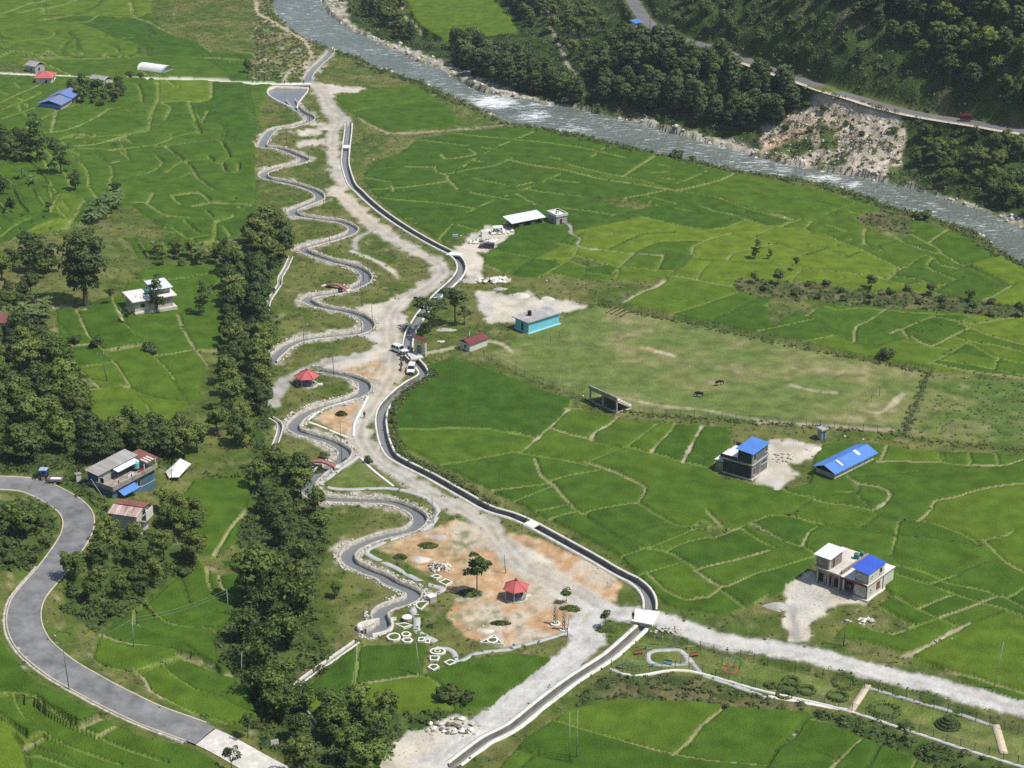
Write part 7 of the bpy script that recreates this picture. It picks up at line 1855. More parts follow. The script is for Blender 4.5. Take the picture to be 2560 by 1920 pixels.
for (tl, x, y), rx, ry, h, lb in ((('10', 1480, 1400), 2.2, 1.6, .7, 'oblong grassy mound at the top of the orange earth'), (('10', 1245, 1500), 1.5, 1.2, .8, 'round grassy mound on the left of the orange earth'), (('14', 1850, 150), 2.6, 1.7, .8, 'grassy mound under the young tree'),
    (('14', 2110, 410), 2.2, .9, .6, 'long grassy mound below the gazebo'), (('14', 1510, 440), 1.0, .8, .7, 'tiny grassy mound by the stream path'), (('15', 500, 290), 2.8, 1.8, .7, 'round flower mound with white stones by the gazebo road'), (('15', 815, 470), 2.6, 1.7, .6, 'round grassy mound in the road fork'), (('10', 735, 262), 1.5, 1.0, .9, 'green disc-shaped mound on the sandy triangle')):
    mound(*to_src(tl, x, y), rx, ry, h, lb)
for (tl, x, y), rx, ry, h, mt, lb in ((('10', 1420, 1520), 2.2, 1.6, .7, 'sand', 'white sand heap left of the stone pile'), (('10', 1580, 1320), 2.6, 1.3, .4, 'grey_sand', 'flat grey sand heap at the top of the orange earth'), (('14', 1980, 475), 2.0, 1.0, .5, 'sand', 'pale sand heap above the triangular bed'),
    (('16', 70, 265), 2.6, 1.8, .9, 'grey_sand', 'pale gravel heap left of the patterned house'), (('7', 70, 900), 3.0, 2.0, 1.0, 'sand', 'whitish gravel heap behind the turquoise house'), (('7', 300, 925), 2.5, 1.5, .8, 'sand', 'second gravel heap right behind the turquoise house'), (('6', 1840, 770), 2.8, 2.0, .9, 'grey_sand', 'grey gravel heap by the canal bend'),
    (('6', 2110, 840), 2.4, 1.2, .6, 'grey_sand', 'low grey heap below the white boulders'), (('6', 1640, 1190), 3.6, 1.5, .3, 'grey_sand', 'flat grey gravel patch near the hut path'), (('6', 1580, 1290), 2.6, .9, .25, 'sand', 'thin strip of sand by the hut path'), (('12', 380, 560), 2.8, 1.6, .6, 'sand', 'sand heap between the dark house and the booth')):
    mound(*to_src(tl, x, y), rx, ry, h, lb, False, mt, 'heap')

def rock_pile(sx, sy, n_, spread, smin, smax, label, mats=('boulder',)):
    p = G(sx, sy); t = thing('rock_pile', label, 'rock pile', p)
    base = np.array([(0, 0, 1), (.9, 0, .2), (.28, .85, .2), (-.72, .52, .2), (-.72, -.52, .2), (.28, -.85, .2), (.5, .36, -.5), (-.2, .6, -.5), (-.6, 0, -.5), (-.2, -.6, -.5), (.5, -.36, -.5)])
    tri = [(0, 1, 2), (0, 2, 3), (0, 3, 4), (0, 4, 5), (0, 5, 1), (1, 6, 2), (2, 7, 3), (3, 8, 4), (4, 9, 5), (5, 10, 1), (2, 6, 7), (3, 7, 8), (4, 8, 9), (5, 9, 10), (1, 10, 6)]
    for k in range(n_):
        a_ = rng.random() * 6.28; f_ = math.sqrt(rng.random()); s = rng.uniform(smin, smax)
        v = base * (1 + rng.normal(size=base.shape) * .18) * np.array([s * 1.3, s, s * .8])
        o = pyd(t, 'stone', v, tri, mats[k % len(mats)])
        o.location = (spread[0] * f_ * math.cos(a_), spread[1] * f_ * math.sin(a_), max(0, (1 - f_)) * spread[2] + s * .3); o.rotation_euler = (0, 0, rng.random() * 6.28)
rock_pile(*to_src('10', 1580, 1590), 90, (2.2, 1.9, 1.2), .16, .42, 'heap of broken brown and white stones on the orange earth', ('boulder', 'bridge_white', 'stained'))
rock_pile(*to_src('6', 2060, 770), 46, (5.0, 2.4, .6), .3, .8, 'row of big white boulders right of the canal bend', ('boulder', 'bridge_white'))
rock_pile(*to_src('15', 1330, 480), 26, (3.0, 1.6, .5), .2, .5, 'pale rubble beside the deck bridge', ('boulder',))
rock_pile(*to_src('12', 130, 640), 30, (2.6, 2.6, .3), .2, .5, 'pale rubble in front of the dark house', ('boulder',))
rock_pile(*to_src('16', 800, 400), 14, (2.6, 1.2, .2), .2, .5, 'scattered pale blocks below the patterned house', ('boulder', 'bridge_white'))
rock_pile(*to_src('14', 1700, 1320), 40, (5, 3, .4), .2, .6, 'pale rubble at the bottom edge beside the white road', ('boulder', 'bridge_white', 'boulder_dark'))
rock_pile(*to_src('6', 1950, 430), 34, (4.5, 2.5, .5), .25, .7, 'white stone blocks in the stone yard', ('bridge_white', 'boulder'))
rock_pile(*to_src('16', 1480, 560), 40, (8, .7, .2), .15, .4, 'line of pale stones along the bund above the road', ('boulder',))
rock_pile(*to_src('6', 2100, 350), 26, (4.5, 2.0, .5), .3, .8, 'white slabs piled behind the stone yard machine', ('bridge_white',))
w = zw(1140, 520, 7.373)
p = G(*w(770, 470)); t = thing('stone_saw', 'pale stone-cutting machine with a roofed frame in the stone yard', 'machine', p, .15)
for x in (-1.1, 1.1):
    for y in (-.7, .7): bx(t, 'post', x - .1, x + .1, y - .1, y + .1, -.2, 1.9, 'steel')
bx(t, 'canopy', -1.4, 1.4, -1.0, 1.0, 1.9, 2.05, 'bridge_white'); bx(t, 'table', -.9, .9, -.5, .5, .6, .8, 'bridge_white'); lathe(t, 'blade', [(.5, .8), (.5, .86)], 'steel', 12)
p = G(*w(520, 520)); t = thing('stone_slab_stack', 'tilted stack of white stone slabs in the stone yard', 'stone stack', p, .5)
for k in range(4): bx(t, 'slab', -.9, .9, -.3 + .25 * k, -.15 + .25 * k, -.1, 1.5 + .1 * k, 'bridge_white', .02)

# ------------------------------------------------------------------ fences
M['fence_mesh'] = bpy.data.materials.new('fence_mesh'); M['fence_mesh'].use_nodes = True
nt = M['fence_mesh'].node_tree; nt.nodes.clear()
_o = nt.nodes.new('ShaderNodeOutputMaterial'); _d = nt.nodes.new('ShaderNodeBsdfDiffuse'); _d.inputs[0].default_value = (.10, .16, .11, 1); _t = nt.nodes.new('ShaderNodeBsdfTransparent'); _m = nt.nodes.new('ShaderNodeMixShader'); _m.inputs[0].default_value = .20
nt.links.new(_t.outputs[0], _m.inputs[1]); nt.links.new(_d.outputs[0], _m.inputs[2]); nt.links.new(_m.outputs[0], _o.inputs[0])
def fence(line, label, h=1.7, step=3.0, wall=None, mat='pole'):
    pts = L(line) if isinstance(line, str) else line
    s = smooth_line(pts, .5); s = s[np.concatenate([[True], np.linalg.norm(np.diff(s[:, :2], axis=0), axis=1) > 1e-3])]
    d = np.concatenate([[0], np.cumsum(np.linalg.norm(np.diff(s[:, :2], axis=0), axis=1))])
    m = max(2, int(d[-1] / step) + 1); tt_ = np.linspace(0, d[-1], m)
    q = np.stack([np.interp(tt_, d, s[:, k]) for k in range(2)], 1); zq = np.array([surf(*p) for p in q])
    c = q[0]; t = thing('wire_fence', label, 'fence', (c[0], c[1], zq[0]))
    pm_ = box_mesh(-.05, .05, -.05, .05, -.3, h); pm_.materials.append(M[mat])
    for p, z in zip(q, zq):
        o = link('post', pm_, None, t); o.location = (p[0] - c[0], p[1] - c[1], z - zq[0])
    for i in range(m - 1):
        a_, b_ = q[i] - c, q[i + 1] - c; za, zb = zq[i] - zq[0], zq[i + 1] - zq[0]
        pyd(t, 'mesh_panel', [(*a_, za + .1), (*b_, zb + .1), (*b_, zb + h - .08), (*a_, za + h - .08)], [(0, 1, 2, 3)], 'fence_mesh')
        tubes(t, 'top_wire', [((*a_, za + h - .08), (*b_, zb + h - .08), .015, .015)], mat, 4)
    if wall:
        pl_ = np.column_stack([q, zq]); o = ribbon('base_wall', pl_, box_prof(-.18, .3, -.5, wall), M['bridge_white'], closed=True)
        o.parent = t; o.location = (-c[0], -c[1], -zq[0])
    return t
fence('F;1292,658 1400,679 1500,698 1700,743 1860,778 2012,803', 'long green wire fence along the far side of the football field')
fence('F;2012,803 1985,870 1957,937', 'green wire fence at the right end of the football field')
fence('F;1957,940 1800,925 1700,917 1560,906 1380,893', 'green wire fence along the near side of the football field')
fence('F;1045,770 1150,822 1240,856', 'green wire fence below the hut at the left of the football field')
fence('F;1400,1379 1560,1417 1780,1467 1950,1511 2150,1571 2230,1596', 'wire fence between the white road and the park strip', 1.9, 2.4)
fence('F;1320,1447 1370,1461 1480,1449 1640,1491 1820,1533 2000,1592 2090,1622 2230,1662', 'wire fence on a low white wall along the lower side of the park strip', 1.9, 2.4, wall=.35)

# ------------------------------------------------------------------ poles and wires
def pole(tile, bx_, by_, tx, ty, label, mat='pole', arm=False, lamp=False, r=.09):
    p = G(*to_src(tile, bx_, by_)); depth = p.y * CP - (p.z - CAM_Z) * SP
    sc = ZS if tile != 'F' else 2212 / 2560
    h = (by_ - ty) / sc / (FPX / depth * .88); lean = (tx - bx_) / sc / (FPX / depth)
    z = surf(p.x, p.y)
    t = thing('utility_pole' if not lamp else 'street_lamp', label, 'pole' if not lamp else 'street lamp', (p.x, p.y, z - .05), 0, None)
    tubes(t, 'shaft', [((0, 0, -.5), (lean, 0, h), r, r * .6)], mat, 8)
    if arm:
        tubes(t, 'crossarm', [((lean - .8, 0, h - .35), (lean + .8, 0, h - .35), .05, .05)], mat, 5)
        for x in (-.7, 0, .7): lathe(t, 'insulator', [(.05, h - .3), (.07, h - .2), (.03, h - .08)], 'bridge_white', 6, (lean + x, 0, 0))
    if lamp:
        tubes(t, 'lamp_arm', [((lean, 0, h - .15), (lean - .7, 0, h), .035, .03)], mat, 5); bx(t, 'lamp_head', lean - 1.05, lean - .6, -.1, .1, h - .02, h + .08, 'pole_pale')
    else:
        lathe(t, 'cap', [(r * .7, h - .02), (r * .7, h + .05)], mat, 6, (lean, 0, 0))
    return Vector((p.x + lean, p.y, z + h))
PO = [('6', 588, 140, 584, 5, 'thin dark pole at the top of the stream park', 0), ('6', 640, 430, 632, 260, 'thin dark pole on the inner bank of the second stream bend', 0), ('6', 928, 745, 920, 400, 'tall dark pole on the bank above the arched footbridge', 0), ('6', 978, 785, 976, 600, 'shorter dark pole at the outer bank above the footbridge', 0),
 ('6', 912, 985, 910, 755, 'dark pole right of the arched footbridge', 0), ('6', 914, 1215, 910, 1030, 'dark pole standing in the fourth stream bend', 0), ('6', 1012, 1205, 1005, 995, 'dark pole between the fourth bend and the dirt road', 0), ('6', 416, 1325, 414, 1125, 'dark pole on the bank left of the plaza', 0),
 ('6', 672, 1585, 667, 1285, 'dark pole on the plaza above the gazebo', 0), ('6', 1205, 585, 1185, 440, 'pale thin pole on the grassy triangle', 1), ('2', 465, 1050, 460, 790, 'dark pole beside the weir pond', 0), ('2', 267, 1245, 265, 1090, 'dark pole between the two pale sand banks', 0), ('2', 460, 1385, 456, 1240, 'dark pole at the third pond bend', 0),
 ('10', 740, 625, 737, 285, 'dark pole at the sandy triangle', 0), ('10', 1532, 1205, 1524, 980, 'dark pole on the stream path curve', 0), ('10', 2157, 1640, 2145, 1480, 'dark pole on the orange earth behind the gazebo', 0),
 ('5', 930, 1650, 890, 1415, 'leaning utility pole with crossarm in the left rice field', 2), ('13', 1155, 645, 1165, 395, 'pale wire pole in the terraces above the asphalt road', 3), ('13', 1980, 400, 1976, 190, 'pale wire pole at the edge of the bamboo', 3), ('13', 2083, 975, 2108, 690, 'white pole at the edge of the bamboo above the road', 1),
 ('14', 828, 1105, 895, 590, 'long pale leaning pole in the lower rice field', 1), ('14', 157, 1105, 150, 850, 'dark pole at the foot of the bamboo', 0), ('14', 1416, 870, 1390, 580, 'pale pole with a box beside the flower beds', 1), ('15', 495, 1612, 493, 1180, 'left one of the two tall pale poles in the lowest rice field', 1), ('15', 557, 1590, 563, 1170, 'right one of the two tall pale poles in the lowest rice field', 1),
 ('16', 650, 605, 660, 385, 'dark utility pole in the rice above the white road', 2), ('16', 1945, 990, 1990, 590, 'grey leaning pole in the light rice field at the right', 1), ('3', 1192, 290, 1186, 130, 'dark pole beside the bend of the hill road', 0), ('9', 925, 1010, 805, 825, 'pale leaning pole in front of the blue house', 1), ('9', 1480, 860, 1490, 740, 'dark pole in front of the tarpaulin shelter', 0),
 ('15', 476, 535, 486, 365, 'dark totem pole at the end of the paved path', 0), ('16', 1042, 760, 1042, 712, 'short pale marker post on the road verge', 1), ('7', 335, 1285, 333, 1220, 'left thin goal-side post by the turquoise house', 0), ('7', 412, 1245, 412, 1200, 'right thin goal-side post by the turquoise house', 0)]
tops = {}
for tl, a_, b_, c_, d_, lb, kd in PO:
    tops[lb] = pole(tl, a_, b_, c_, d_, lb, ('pole', 'pole_pale', 'pole', 'pole_pale')[kd], arm=kd in (2,), r=.085 if kd != 2 else .12)
lt = pole('13', 597, 968, 577, 560, 'tall dark street lamp on the outer edge of the curving road', 'pole', lamp=True, r=.08)
def wire(a_, b_, label, sag=.8):
    n_ = 10; P_ = [a_.lerp(b_, k / n_) - Vector((0, 0, sag * 4 * (k / n_) * (1 - k / n_))) for k in range(n_ + 1)]
    o = tubes(None, 'overhead_wire', [(P_[k], P_[k + 1], .02, .02) for k in range(n_)], 'pole_pale', 4)
    tag(o, label, 'wire')
ka, kb = tops['pale wire pole in the terraces above the asphalt road'], tops['pale wire pole at the edge of the bamboo']
wire(ka, kb, 'upper overhead wire between the two pale poles in the terraces'); wire(ka - Vector((0, 0, .6)), kb - Vector((0, 0, .6)), 'lower overhead wire between the two pale poles in the terraces')
wire(lt - Vector((0, 0, .5)), ka - Vector((0, 0, .2)), 'overhead wire from the street lamp to the pale pole')

# ------------------------------------------------------------------ vehicles
M['paint_white'] = flat_mat('paint_white', (.74, .74, .73), .3, .03, 1, spec=.5); M['paint_dark'] = flat_mat('paint_dark', (.05, .05, .055), .35, .1, 1, spec=.5); M['paint_red'] = flat_mat('paint_red', (.13, .022, .02), .4, .15, 1)
M['tyre'] = flat_mat('tyre', (.02, .02, .02), .9, .1, 2); M['rim'] = flat_mat('rim', (.42, .41, .38), .5, .1, 2); M['rim_yellow'] = flat_mat('rim_yellow', (.50, .38, .20), .6, .15, 2); M['lamp_glass'] = flat_mat('lamp_glass', (.7, .7, .68), .2, .05, 2)
M['green_paint'] = flat_mat('green_paint', (.03, .10, .05), .5, .15, 1); M['cab_blue'] = flat_mat('cab_blue', (.02, .05, .16), .5, .15, 1); M['canopy_blue'] = flat_mat('canopy_blue', (.30, .42, .56), .6, .1, 1)
def wheel(t, x, y, r, wd, rim='rim'):
    n_ = 14; V, F = [], []
    for s in (-wd / 2, wd / 2):
        for k in range(n_): V.append((x + r * math.cos(6.2832 * k / n_), y + s, r + r * math.sin(6.2832 * k / n_)))
    F = [(k, (k + 1) % n_, n_ + (k + 1) % n_, n_ + k) for k in range(n_)] + [tuple(range(n_)), tuple(range(n_, 2 * n_))[::-1]]
    o = pyd(t, 'wheel', V, F, 'tyre')
    V, F = [], []
    for s in (-wd / 2 - .015, wd / 2 + .015):
        for k in range(n_): V.append((x + r * .6 * math.cos(6.2832 * k / n_), y + s, r + r * .6 * math.sin(6.2832 * k / n_)))
    pyd(o, 'rim', V, [(k, (k + 1) % n_, n_ + (k + 1) % n_, n_ + k) for k in range(n_)] + [tuple(range(n_)), tuple(range(n_, 2 * n_))[::-1]], rim)
def car(sx, sy, ang, label, paint='paint_white', long=4.3, wid=1.75, hh=1.75):
    p = G(sx, sy); t = thing('jeep', label, 'car', (p.x, p.y, surf(p.x, p.y) + .02), ang)
    l, w_ = long / 2, wid / 2
    def hull(name, pr, y0, y1, mat, par=t):
        V = [(x, y0 * k, z) for x, z, k in pr] + [(x, y1 * k, z) for x, z, k in pr]; m = len(pr)
        return pyd(par, name, V, [tuple(range(m)), tuple(range(m, 2 * m))[::-1]] + [((i + 1) % m, i, m + i, m + (i + 1) % m) for i in range(m)], mat)
    hull('body', [(-l, .35, 1), (l, .35, 1), (l + .05, .6, 1), (l, .85, .97), (l * .42, .98, 1), (-l, 1.0, 1), (-l - .04, .7, 1)], -w_, w_, paint)
    hull('cabin_glass', [(l * .42, .97, .96), (l * .16, hh - .12, .84), (-l * .86, hh - .12, .84), (-l * .97, .99, .96)], -w_, w_, 'glass')
    hull('roof', [(l * .17, hh - .13, .86), (l * .12, hh, .80), (-l * .84, hh, .80), (-l * .88, hh - .13, .86)], -w_, w_, paint)
    for s in (-1, 1):
        tubes(t, 'roof_pillar', [((l * .44, s * w_ * .95, .97), (l * .17, s * w_ * .84, hh - .1), .05, .05), ((-l * .25, s * w_ * .97, .98), (-l * .25, s * w_ * .86, hh - .1), .05, .05), ((-l * .97, s * w_ * .95, .98), (-l * .87, s * w_ * .84, hh - .1), .06, .06)], paint, 4)
        bx(t, 'headlight', l - .04, l + .07, s * w_ * .68 - .16, s * w_ * .68 + .16, .62, .80, 'lamp_glass'); bx(t, 'mirror', l * .36, l * .44, s * (w_ + .13) - .08, s * (w_ + .13) + .08, .98, 1.12, paint)
        for x in (-l * .62, l * .62): wheel(t, x, s * (w_ - .1), .34, .24)
    bx(t, 'bumper', l, l + .14, -w_ * .95, w_ * .95, .32, .52, 'paint_dark'); bx(t, 'grille', l + .02, l + .075, -w_ * .42, w_ * .42, .6, .78, 'paint_dark')
    return t
w = zw(970, 860, 18.43)
car(*w(1080, 1290), math.radians(-94), 'white jeep facing the camera beside the canal wall')
car(*w(540, 400), math.radians(-42), 'white jeep parked at an angle above the motorcycles', long=4.4)
wy_ = zw(1140, 520, 7.373)
car(*wy_(570, 735), math.radians(170), 'dark car parked in the pale stone yard', 'paint_dark', 4.0, 1.7, 1.45)
def motorcycle(sx, sy, ang, label, v):
    p = G(sx, sy); t = thing('motorcycle', label, 'motorcycle', (p.x, p.y, surf(p.x, p.y) + .02), ang, None)
    for x in (-.62, .62): wheel(t, x, 0, .31, .11)
    pyd(t, 'engine', *(lambda b: (b, [(0, 2, 3, 1), (4, 5, 7, 6), (0, 1, 5, 4), (2, 6, 7, 3), (0, 4, 6, 2), (1, 3, 7, 5)]))([(x, y, z) for z in (.22, .58) for y in (-.16, .16) for x in (-.25, .28)]), 'steel')
    bx(t, 'fuel_tank', -.05, .42, -.16, .16, .66, .92, v, .06); bx(t, 'seat', -.75, -.05, -.14, .14, .68, .82, 'tyre', .04)
    tubes(t, 'fork', [((.62, .08, .31), (.42, .08, 1.0), .03, .03), ((.62, -.08, .31), (.42, -.08, 1.0), .03, .03)], 'steel', 5)
    tubes(t, 'handlebar', [((.38, -.38, 1.08), (.42, 0, 1.0), .025, .025), ((.42, 0, 1.0), (.38, .38, 1.08), .025, .025)], 'steel', 5); lathe(t, 'headlamp', [(.09, .84), (.11, .9), (.09, .98)], 'lamp_glass', 8, (.52, 0, 0))
    tubes(t, 'exhaust', [((.1, .17, .28), (-.7, .2, .36), .045, .06)], 'steel', 6)
for x, y, a_, lb, v in ((520, 560, 2.0, 'motorcycle just below the angled jeep', 'paint_dark'), (640, 760, 2.1, 'motorcycle left of the middle pair', 'paint_red'), (740, 700, 1.9, 'motorcycle in the middle of the parked row', 'paint_dark'), (850, 790, 2.0, 'motorcycle nearest the canal deck corner', 'paint_dark'), (620, 1000, 1.9, 'dark motorcycle left of the front jeep', 'paint_dark'), (600, 1230, 1.7, 'lowest motorcycle left of the front jeep', 'paint_red'),
    (1120, 660, 2.4, 'left motorcycle on the concrete deck', 'paint_dark'), (1290, 610, 2.5, 'right motorcycle on the concrete deck', 'paint_dark'), (940, 900, 2.2, 'motorcycle right behind the front jeep', 'paint_dark')):
    motorcycle(*w(x, y), a_, lb, v)
p = G(2414, 303); t = thing('red_truck', 'dark red truck driving on the hill road', 'truck', (p.x, p.y, p.z + .15), math.radians(165)); t.scale = (.62, .75, .8)
bx(t, 'chassis', -2.8, 2.8, -.9, .9, .5, .75, 'paint_dark'); bx(t, 'cargo_box', -2.8, 1.0, -1.1, 1.1, .75, 2.5, 'paint_red', .05); bx(t, 'cab', 1.1, 2.7, -1.05, 1.05, .6, 2.3, 'paint_red', .12); bx(t, 'windscreen', 2.66, 2.73, -.9, .9, 1.4, 2.05, 'glass')
for x in (-1.9, 1.8):
    for s in (-.9, .9): wheel(t, x, s, .45, .3)
# tractor and trailer
w = zw(60, 1150, 13.83)
pa, pb = G(*w(400, 690)), G(*w(720, 730)); d = pa - pb
ang = math.atan2(d.y, d.x); p = pb
t = thing('tractor', 'green tractor with a blue canopy at the side of the asphalt road', 'tractor', (p.x, p.y, surf(p.x, p.y)), ang)
wb = max(1.9, min(2.4, math.hypot(d.x, d.y)))
for s in (-1, 1): wheel(t, 0, s * .75 , .68, .36, 'rim_yellow'); wheel(t, wb, s * .65, .38, .22, 'rim')
bx(t, 'engine_hood', .6, wb + .35, -.32, .32, .7, 1.3, 'green_paint', .05); bx(t, 'gearbox', -.3, .7, -.25, .25, .5, .9, 'steel'); bx(t, 'cab_panel', -.5, .55, -.6, .6, .95, 1.55, 'cab_blue', .04)
for s in (-1, 1):
    bx(t, 'fender', -.6, .5, s * .75 - .2, s * .75 + .2, 1.32, 1.42, 'cab_blue')
    tubes(t, 'canopy_post', [((-.45, s * .55, 1.4), (-.45, s * .55, 2.25), .03, .03), ((.6, s * .5, 1.3), (.55, s * .5, 2.2), .03, .03)], 'steel', 5)
bx(t, 'canopy', -.75, .85, -.75, .75, 2.22, 2.32, 'canopy_blue', .03); tubes(t, 'exhaust_pipe', [((wb - .4, .2, 1.3), (wb - .4, .2, 2.0), .04, .04)], 'steel', 6); tubes(t, 'steering_wheel', [((.35, -.2, 1.6), (.35, .2, 1.6), .03, .03)], 'tyre', 5)
p = G(*w(1110, 860)); t = thing('farm_trailer', 'rusty two-wheeled farm trailer hitched behind the tractor', 'trailer', (p.x, p.y, surf(p.x, p.y)), ang)
bx(t, 'bed', -1.3, 1.5, -.8, .8, .62, .75, 'rust', 0)
for q in ((-1.3, 1.5, -.85, -.8), (-1.3, 1.5, .8, .85), (-1.3, -1.25, -.8, .8), (1.45, 1.5, -.8, .8)): bx(t, 'side_board', *q, .7, 1.2, 'stained')
bx(t, 'load', -1.0, 1.0, -.6, .6, .76, .95, 'cloth'); tubes(t, 'drawbar', [((1.5, 0, .65), (2.7, 0, .6), .05, .05)], 'steel', 5)
for s in (-1, 1): wheel(t, -.1, s * .95, .42, .24, 'rim')

# ------------------------------------------------------------------ people and cattle
def skin_body(name, verts, edges, radii, mat, parent, sub=1):
    me = bpy.data.meshes.new(name); me.from_pydata(verts, edges, []); me.update()
    o = bpy.data.objects.new(name, me); COL.objects.link(o); o.parent = parent
    md = o.modifiers.new('skin', 'SKIN'); md.use_smooth_shade = True
    for v, r_ in zip(me.skin_vertices[0].data, radii): v.radius = (r_, r_)
    me.skin_vertices[0].data[0].use_root = True
    s_ = o.modifiers.new('sub', 'SUBSURF'); s_.levels = sub; s_.render_levels = sub
    me.materials.append(M[mat])
    return o
M['skin'] = flat_mat('skin', (.28, .16, .10), .7, .05, 3); M['hair'] = flat_mat('hair', (.012, .01, .009), .7, .1, 3)
for nm, c_ in (('shirt_dark', (.03, .03, .04)), ('shirt_blue', (.05, .06, .16)), ('shirt_olive', (.12, .11, .05)), ('trousers', (.035, .035, .045)), ('shirt_brown', (.14, .07, .05)), ('shirt_white', (.6, .6, .58))): M[nm] = flat_mat(nm, c_, .9, .1, 3)
def person(p, ang, label, shirt='shirt_dark', stride=.16, sit=False):
    t = thing('person', label, 'person', (p[0], p[1], p[2]), ang)
    v = [(0, 0, .98), (0, 0, 1.18), (.01, 0, 1.42), (.01, 0, 1.52), (.03, 0, 1.64), (.02, 0, 1.72),
         (0, .19, 1.40), (.02, .24, 1.14), (.10, .23, .90), (.13, .23, .80), (0, -.19, 1.40), (-.04, -.24, 1.14), (.02, -.23, .90), (.04, -.23, .80),
         (stride, .10, .90), (stride * 1.1 + .03, .11, .50), (stride, .11, .08), (stride + .16, .12, .04), (-stride, -.10, .90), (-stride * .9 + .03, -.11, .50), (-stride, -.11, .08), (-stride + .16, -.12, .04)]
    v[14] = (stride * .25, .10, .90); v[18] = (-stride * .25, -.10, .90)
    e = [(0, 1), (1, 2), (2, 3), (3, 4), (4, 5), (2, 6), (6, 7), (7, 8), (8, 9), (2, 10), (10, 11), (11, 12), (12, 13), (0, 14), (14, 15), (15, 16), (16, 17), (0, 18), (18, 19), (19, 20), (20, 21)]
    r_ = [.14, .13, .15, .055, .10, .075, .065, .05, .04, .045, .065, .05, .04, .045, .085, .062, .045, .04, .085, .062, .045, .04]
    skin_body('body', v, e, r_, 'skin', t)
    skin_body('shirt', [(0, 0, .93), (0, 0, 1.18), (.01, 0, 1.41), (0, .20, 1.40), (.02, .25, 1.13), (0, -.20, 1.40), (-.04, -.25, 1.13)], [(0, 1), (1, 2), (2, 3), (3, 4), (2, 5), (5, 6)], [.165, .155, .165, .085, .07, .085, .07], shirt, t)
    skin_body('trousers', [(0, 0, .96), v[14], v[15], (v[16][0], v[16][1], .14), v[18], v[19], (v[20][0], v[20][1], .14)], [(0, 1), (1, 2), (2, 3), (0, 4), (4, 5), (5, 6)], [.165, .11, .085, .07, .11, .085, .07], 'trousers', t)
    skin_body('hair', [(-.01, 0, 1.70), (.0, 0, 1.76)], [(0, 1)], [.105, .075], 'hair', t)
def on_ground(tile, x, y, dz=0):
    sx, sy = to_src(tile, x, y); p = G(sx, sy); return (p.x, p.y, surf(p.x, p.y) + dz)
person(on_ground('10', 937, 298), -1.4, 'person in dark clothes walking down the dirt road past the sandy triangle', 'shirt_brown')
wq = zw(970, 860, 18.43)
for (x, y), sh, lb in (((950, 420), 'shirt_dark', 'person in black standing at the canal wall by the gate'), ((1120, 480), 'shirt_blue', 'person in dark blue standing on the concrete deck by the gate'), ((750, 640), 'shirt_olive', 'person in olive standing among the motorcycles'), ((1020, 850), 'shirt_olive', 'person bending near the corner of the deck')):
    p = G(*wq(x, y)); person((p.x, p.y, max(surf(p.x, p.y), p.z) + (.3 if 'deck by' in lb or 'wall' in lb else .02)), rng.random() * 6, lb, sh, .08)
for x, y, sh, lb in ((248, 740, 'shirt_dark', 'person in dark clothes on the weir road, left of the pair'), (305, 738, 'shirt_brown', 'person in dark clothes on the weir road, right of the pair'), (28, 712, 'shirt_dark', 'person far left on the white weir road'), (75, 714, 'shirt_dark', 'second person from the left on the white weir road'), (415, 742, 'shirt_blue', 'person at the right end of the weir road')):
    person(on_ground('2', x, y, .1 if x < 200 else .6), rng.random() * 6, lb, sh, .12)
person(on_ground('15', 1045, 400, .3), 1.2, 'person in dark clothes at the left end of the white deck bridge', 'shirt_dark', .1)
p = G(1290, 1492); person((p.x + .9, p.y + .3, p.z + .28), 2.5, 'person in black inside the lower gazebo', 'shirt_dark', .05); person((p.x + 1.2, p.y - .3, p.z + .28), 2.9, 'person in white trousers inside the lower gazebo', 'shirt_white', .05)
M['cow_black'] = flat_mat('cow_black', (.012, .011, .010), .8, .2, 2)
def cow(tile, x, y, ang, label, graze=True):
    p = on_ground(tile, x, y); t = thing('cow', label, 'cow', p, ang)
    nz = (1.05, .62, .25) if graze else (1.35, 1.5, 1.45)
    v = [(-.62, 0, 1.12), (-.2, 0, 1.05), (.3, 0, 1.06), (.68, 0, 1.18), (.95, 0, nz[0]), (1.18, 0, nz[1]), (1.34, 0, nz[2])]
    e = [(i, i + 1) for i in range(6)]; r_ = [.26, .35, .34, .29, .17, .15, .09]
    for k, (ix, lx) in enumerate(((0, -.66), (0, -.5), (3, .66), (3, .5))):
        s = 1 if k % 2 == 0 else -1; b0 = len(v)
        if ix == 0: v += [(lx, s * .19, .85), (lx + .06, s * .2, .62), (lx - .08, s * .2, .40), (lx - .04, s * .2, .05)]
        else: v += [(lx, s * .17, .82), (lx + .02, s * .18, .55), (lx, s * .18, .38), (lx + .02, s * .18, .05)]
        e += [(ix, b0), (b0, b0 + 1), (b0 + 1, b0 + 2), (b0 + 2, b0 + 3)]; r_ += [.13, .085, .055, .06]
    b0 = len(v); v += [(-.88, 0, 1.15), (-.95, .02, .75), (-.95, .02, .5)]; e += [(0, b0), (b0, b0 + 1), (b0 + 1, b0 + 2)]; r_ += [.06, .03, .045]
    skin_body('body', v, e, r_, 'cow_black', t)
    for s in (-1, 1):
        tubes(t, 'horn', [((1.14, s * .10, nz[1] + .12), (1.10, s * .24, nz[1] + .30), .03, .01)], 'stained', 5); tubes(t, 'ear', [((1.10, s * .10, nz[1] + .08), (1.06, s * .28, nz[1] + .06), .05, .02)], 'cow_black', 5)
cow('11', 1620, 112, math.radians(165), 'black cow grazing on the football field nearer the stand'); cow('11', 1785, 14, math.radians(20), 'second black cow farther out on the football field')

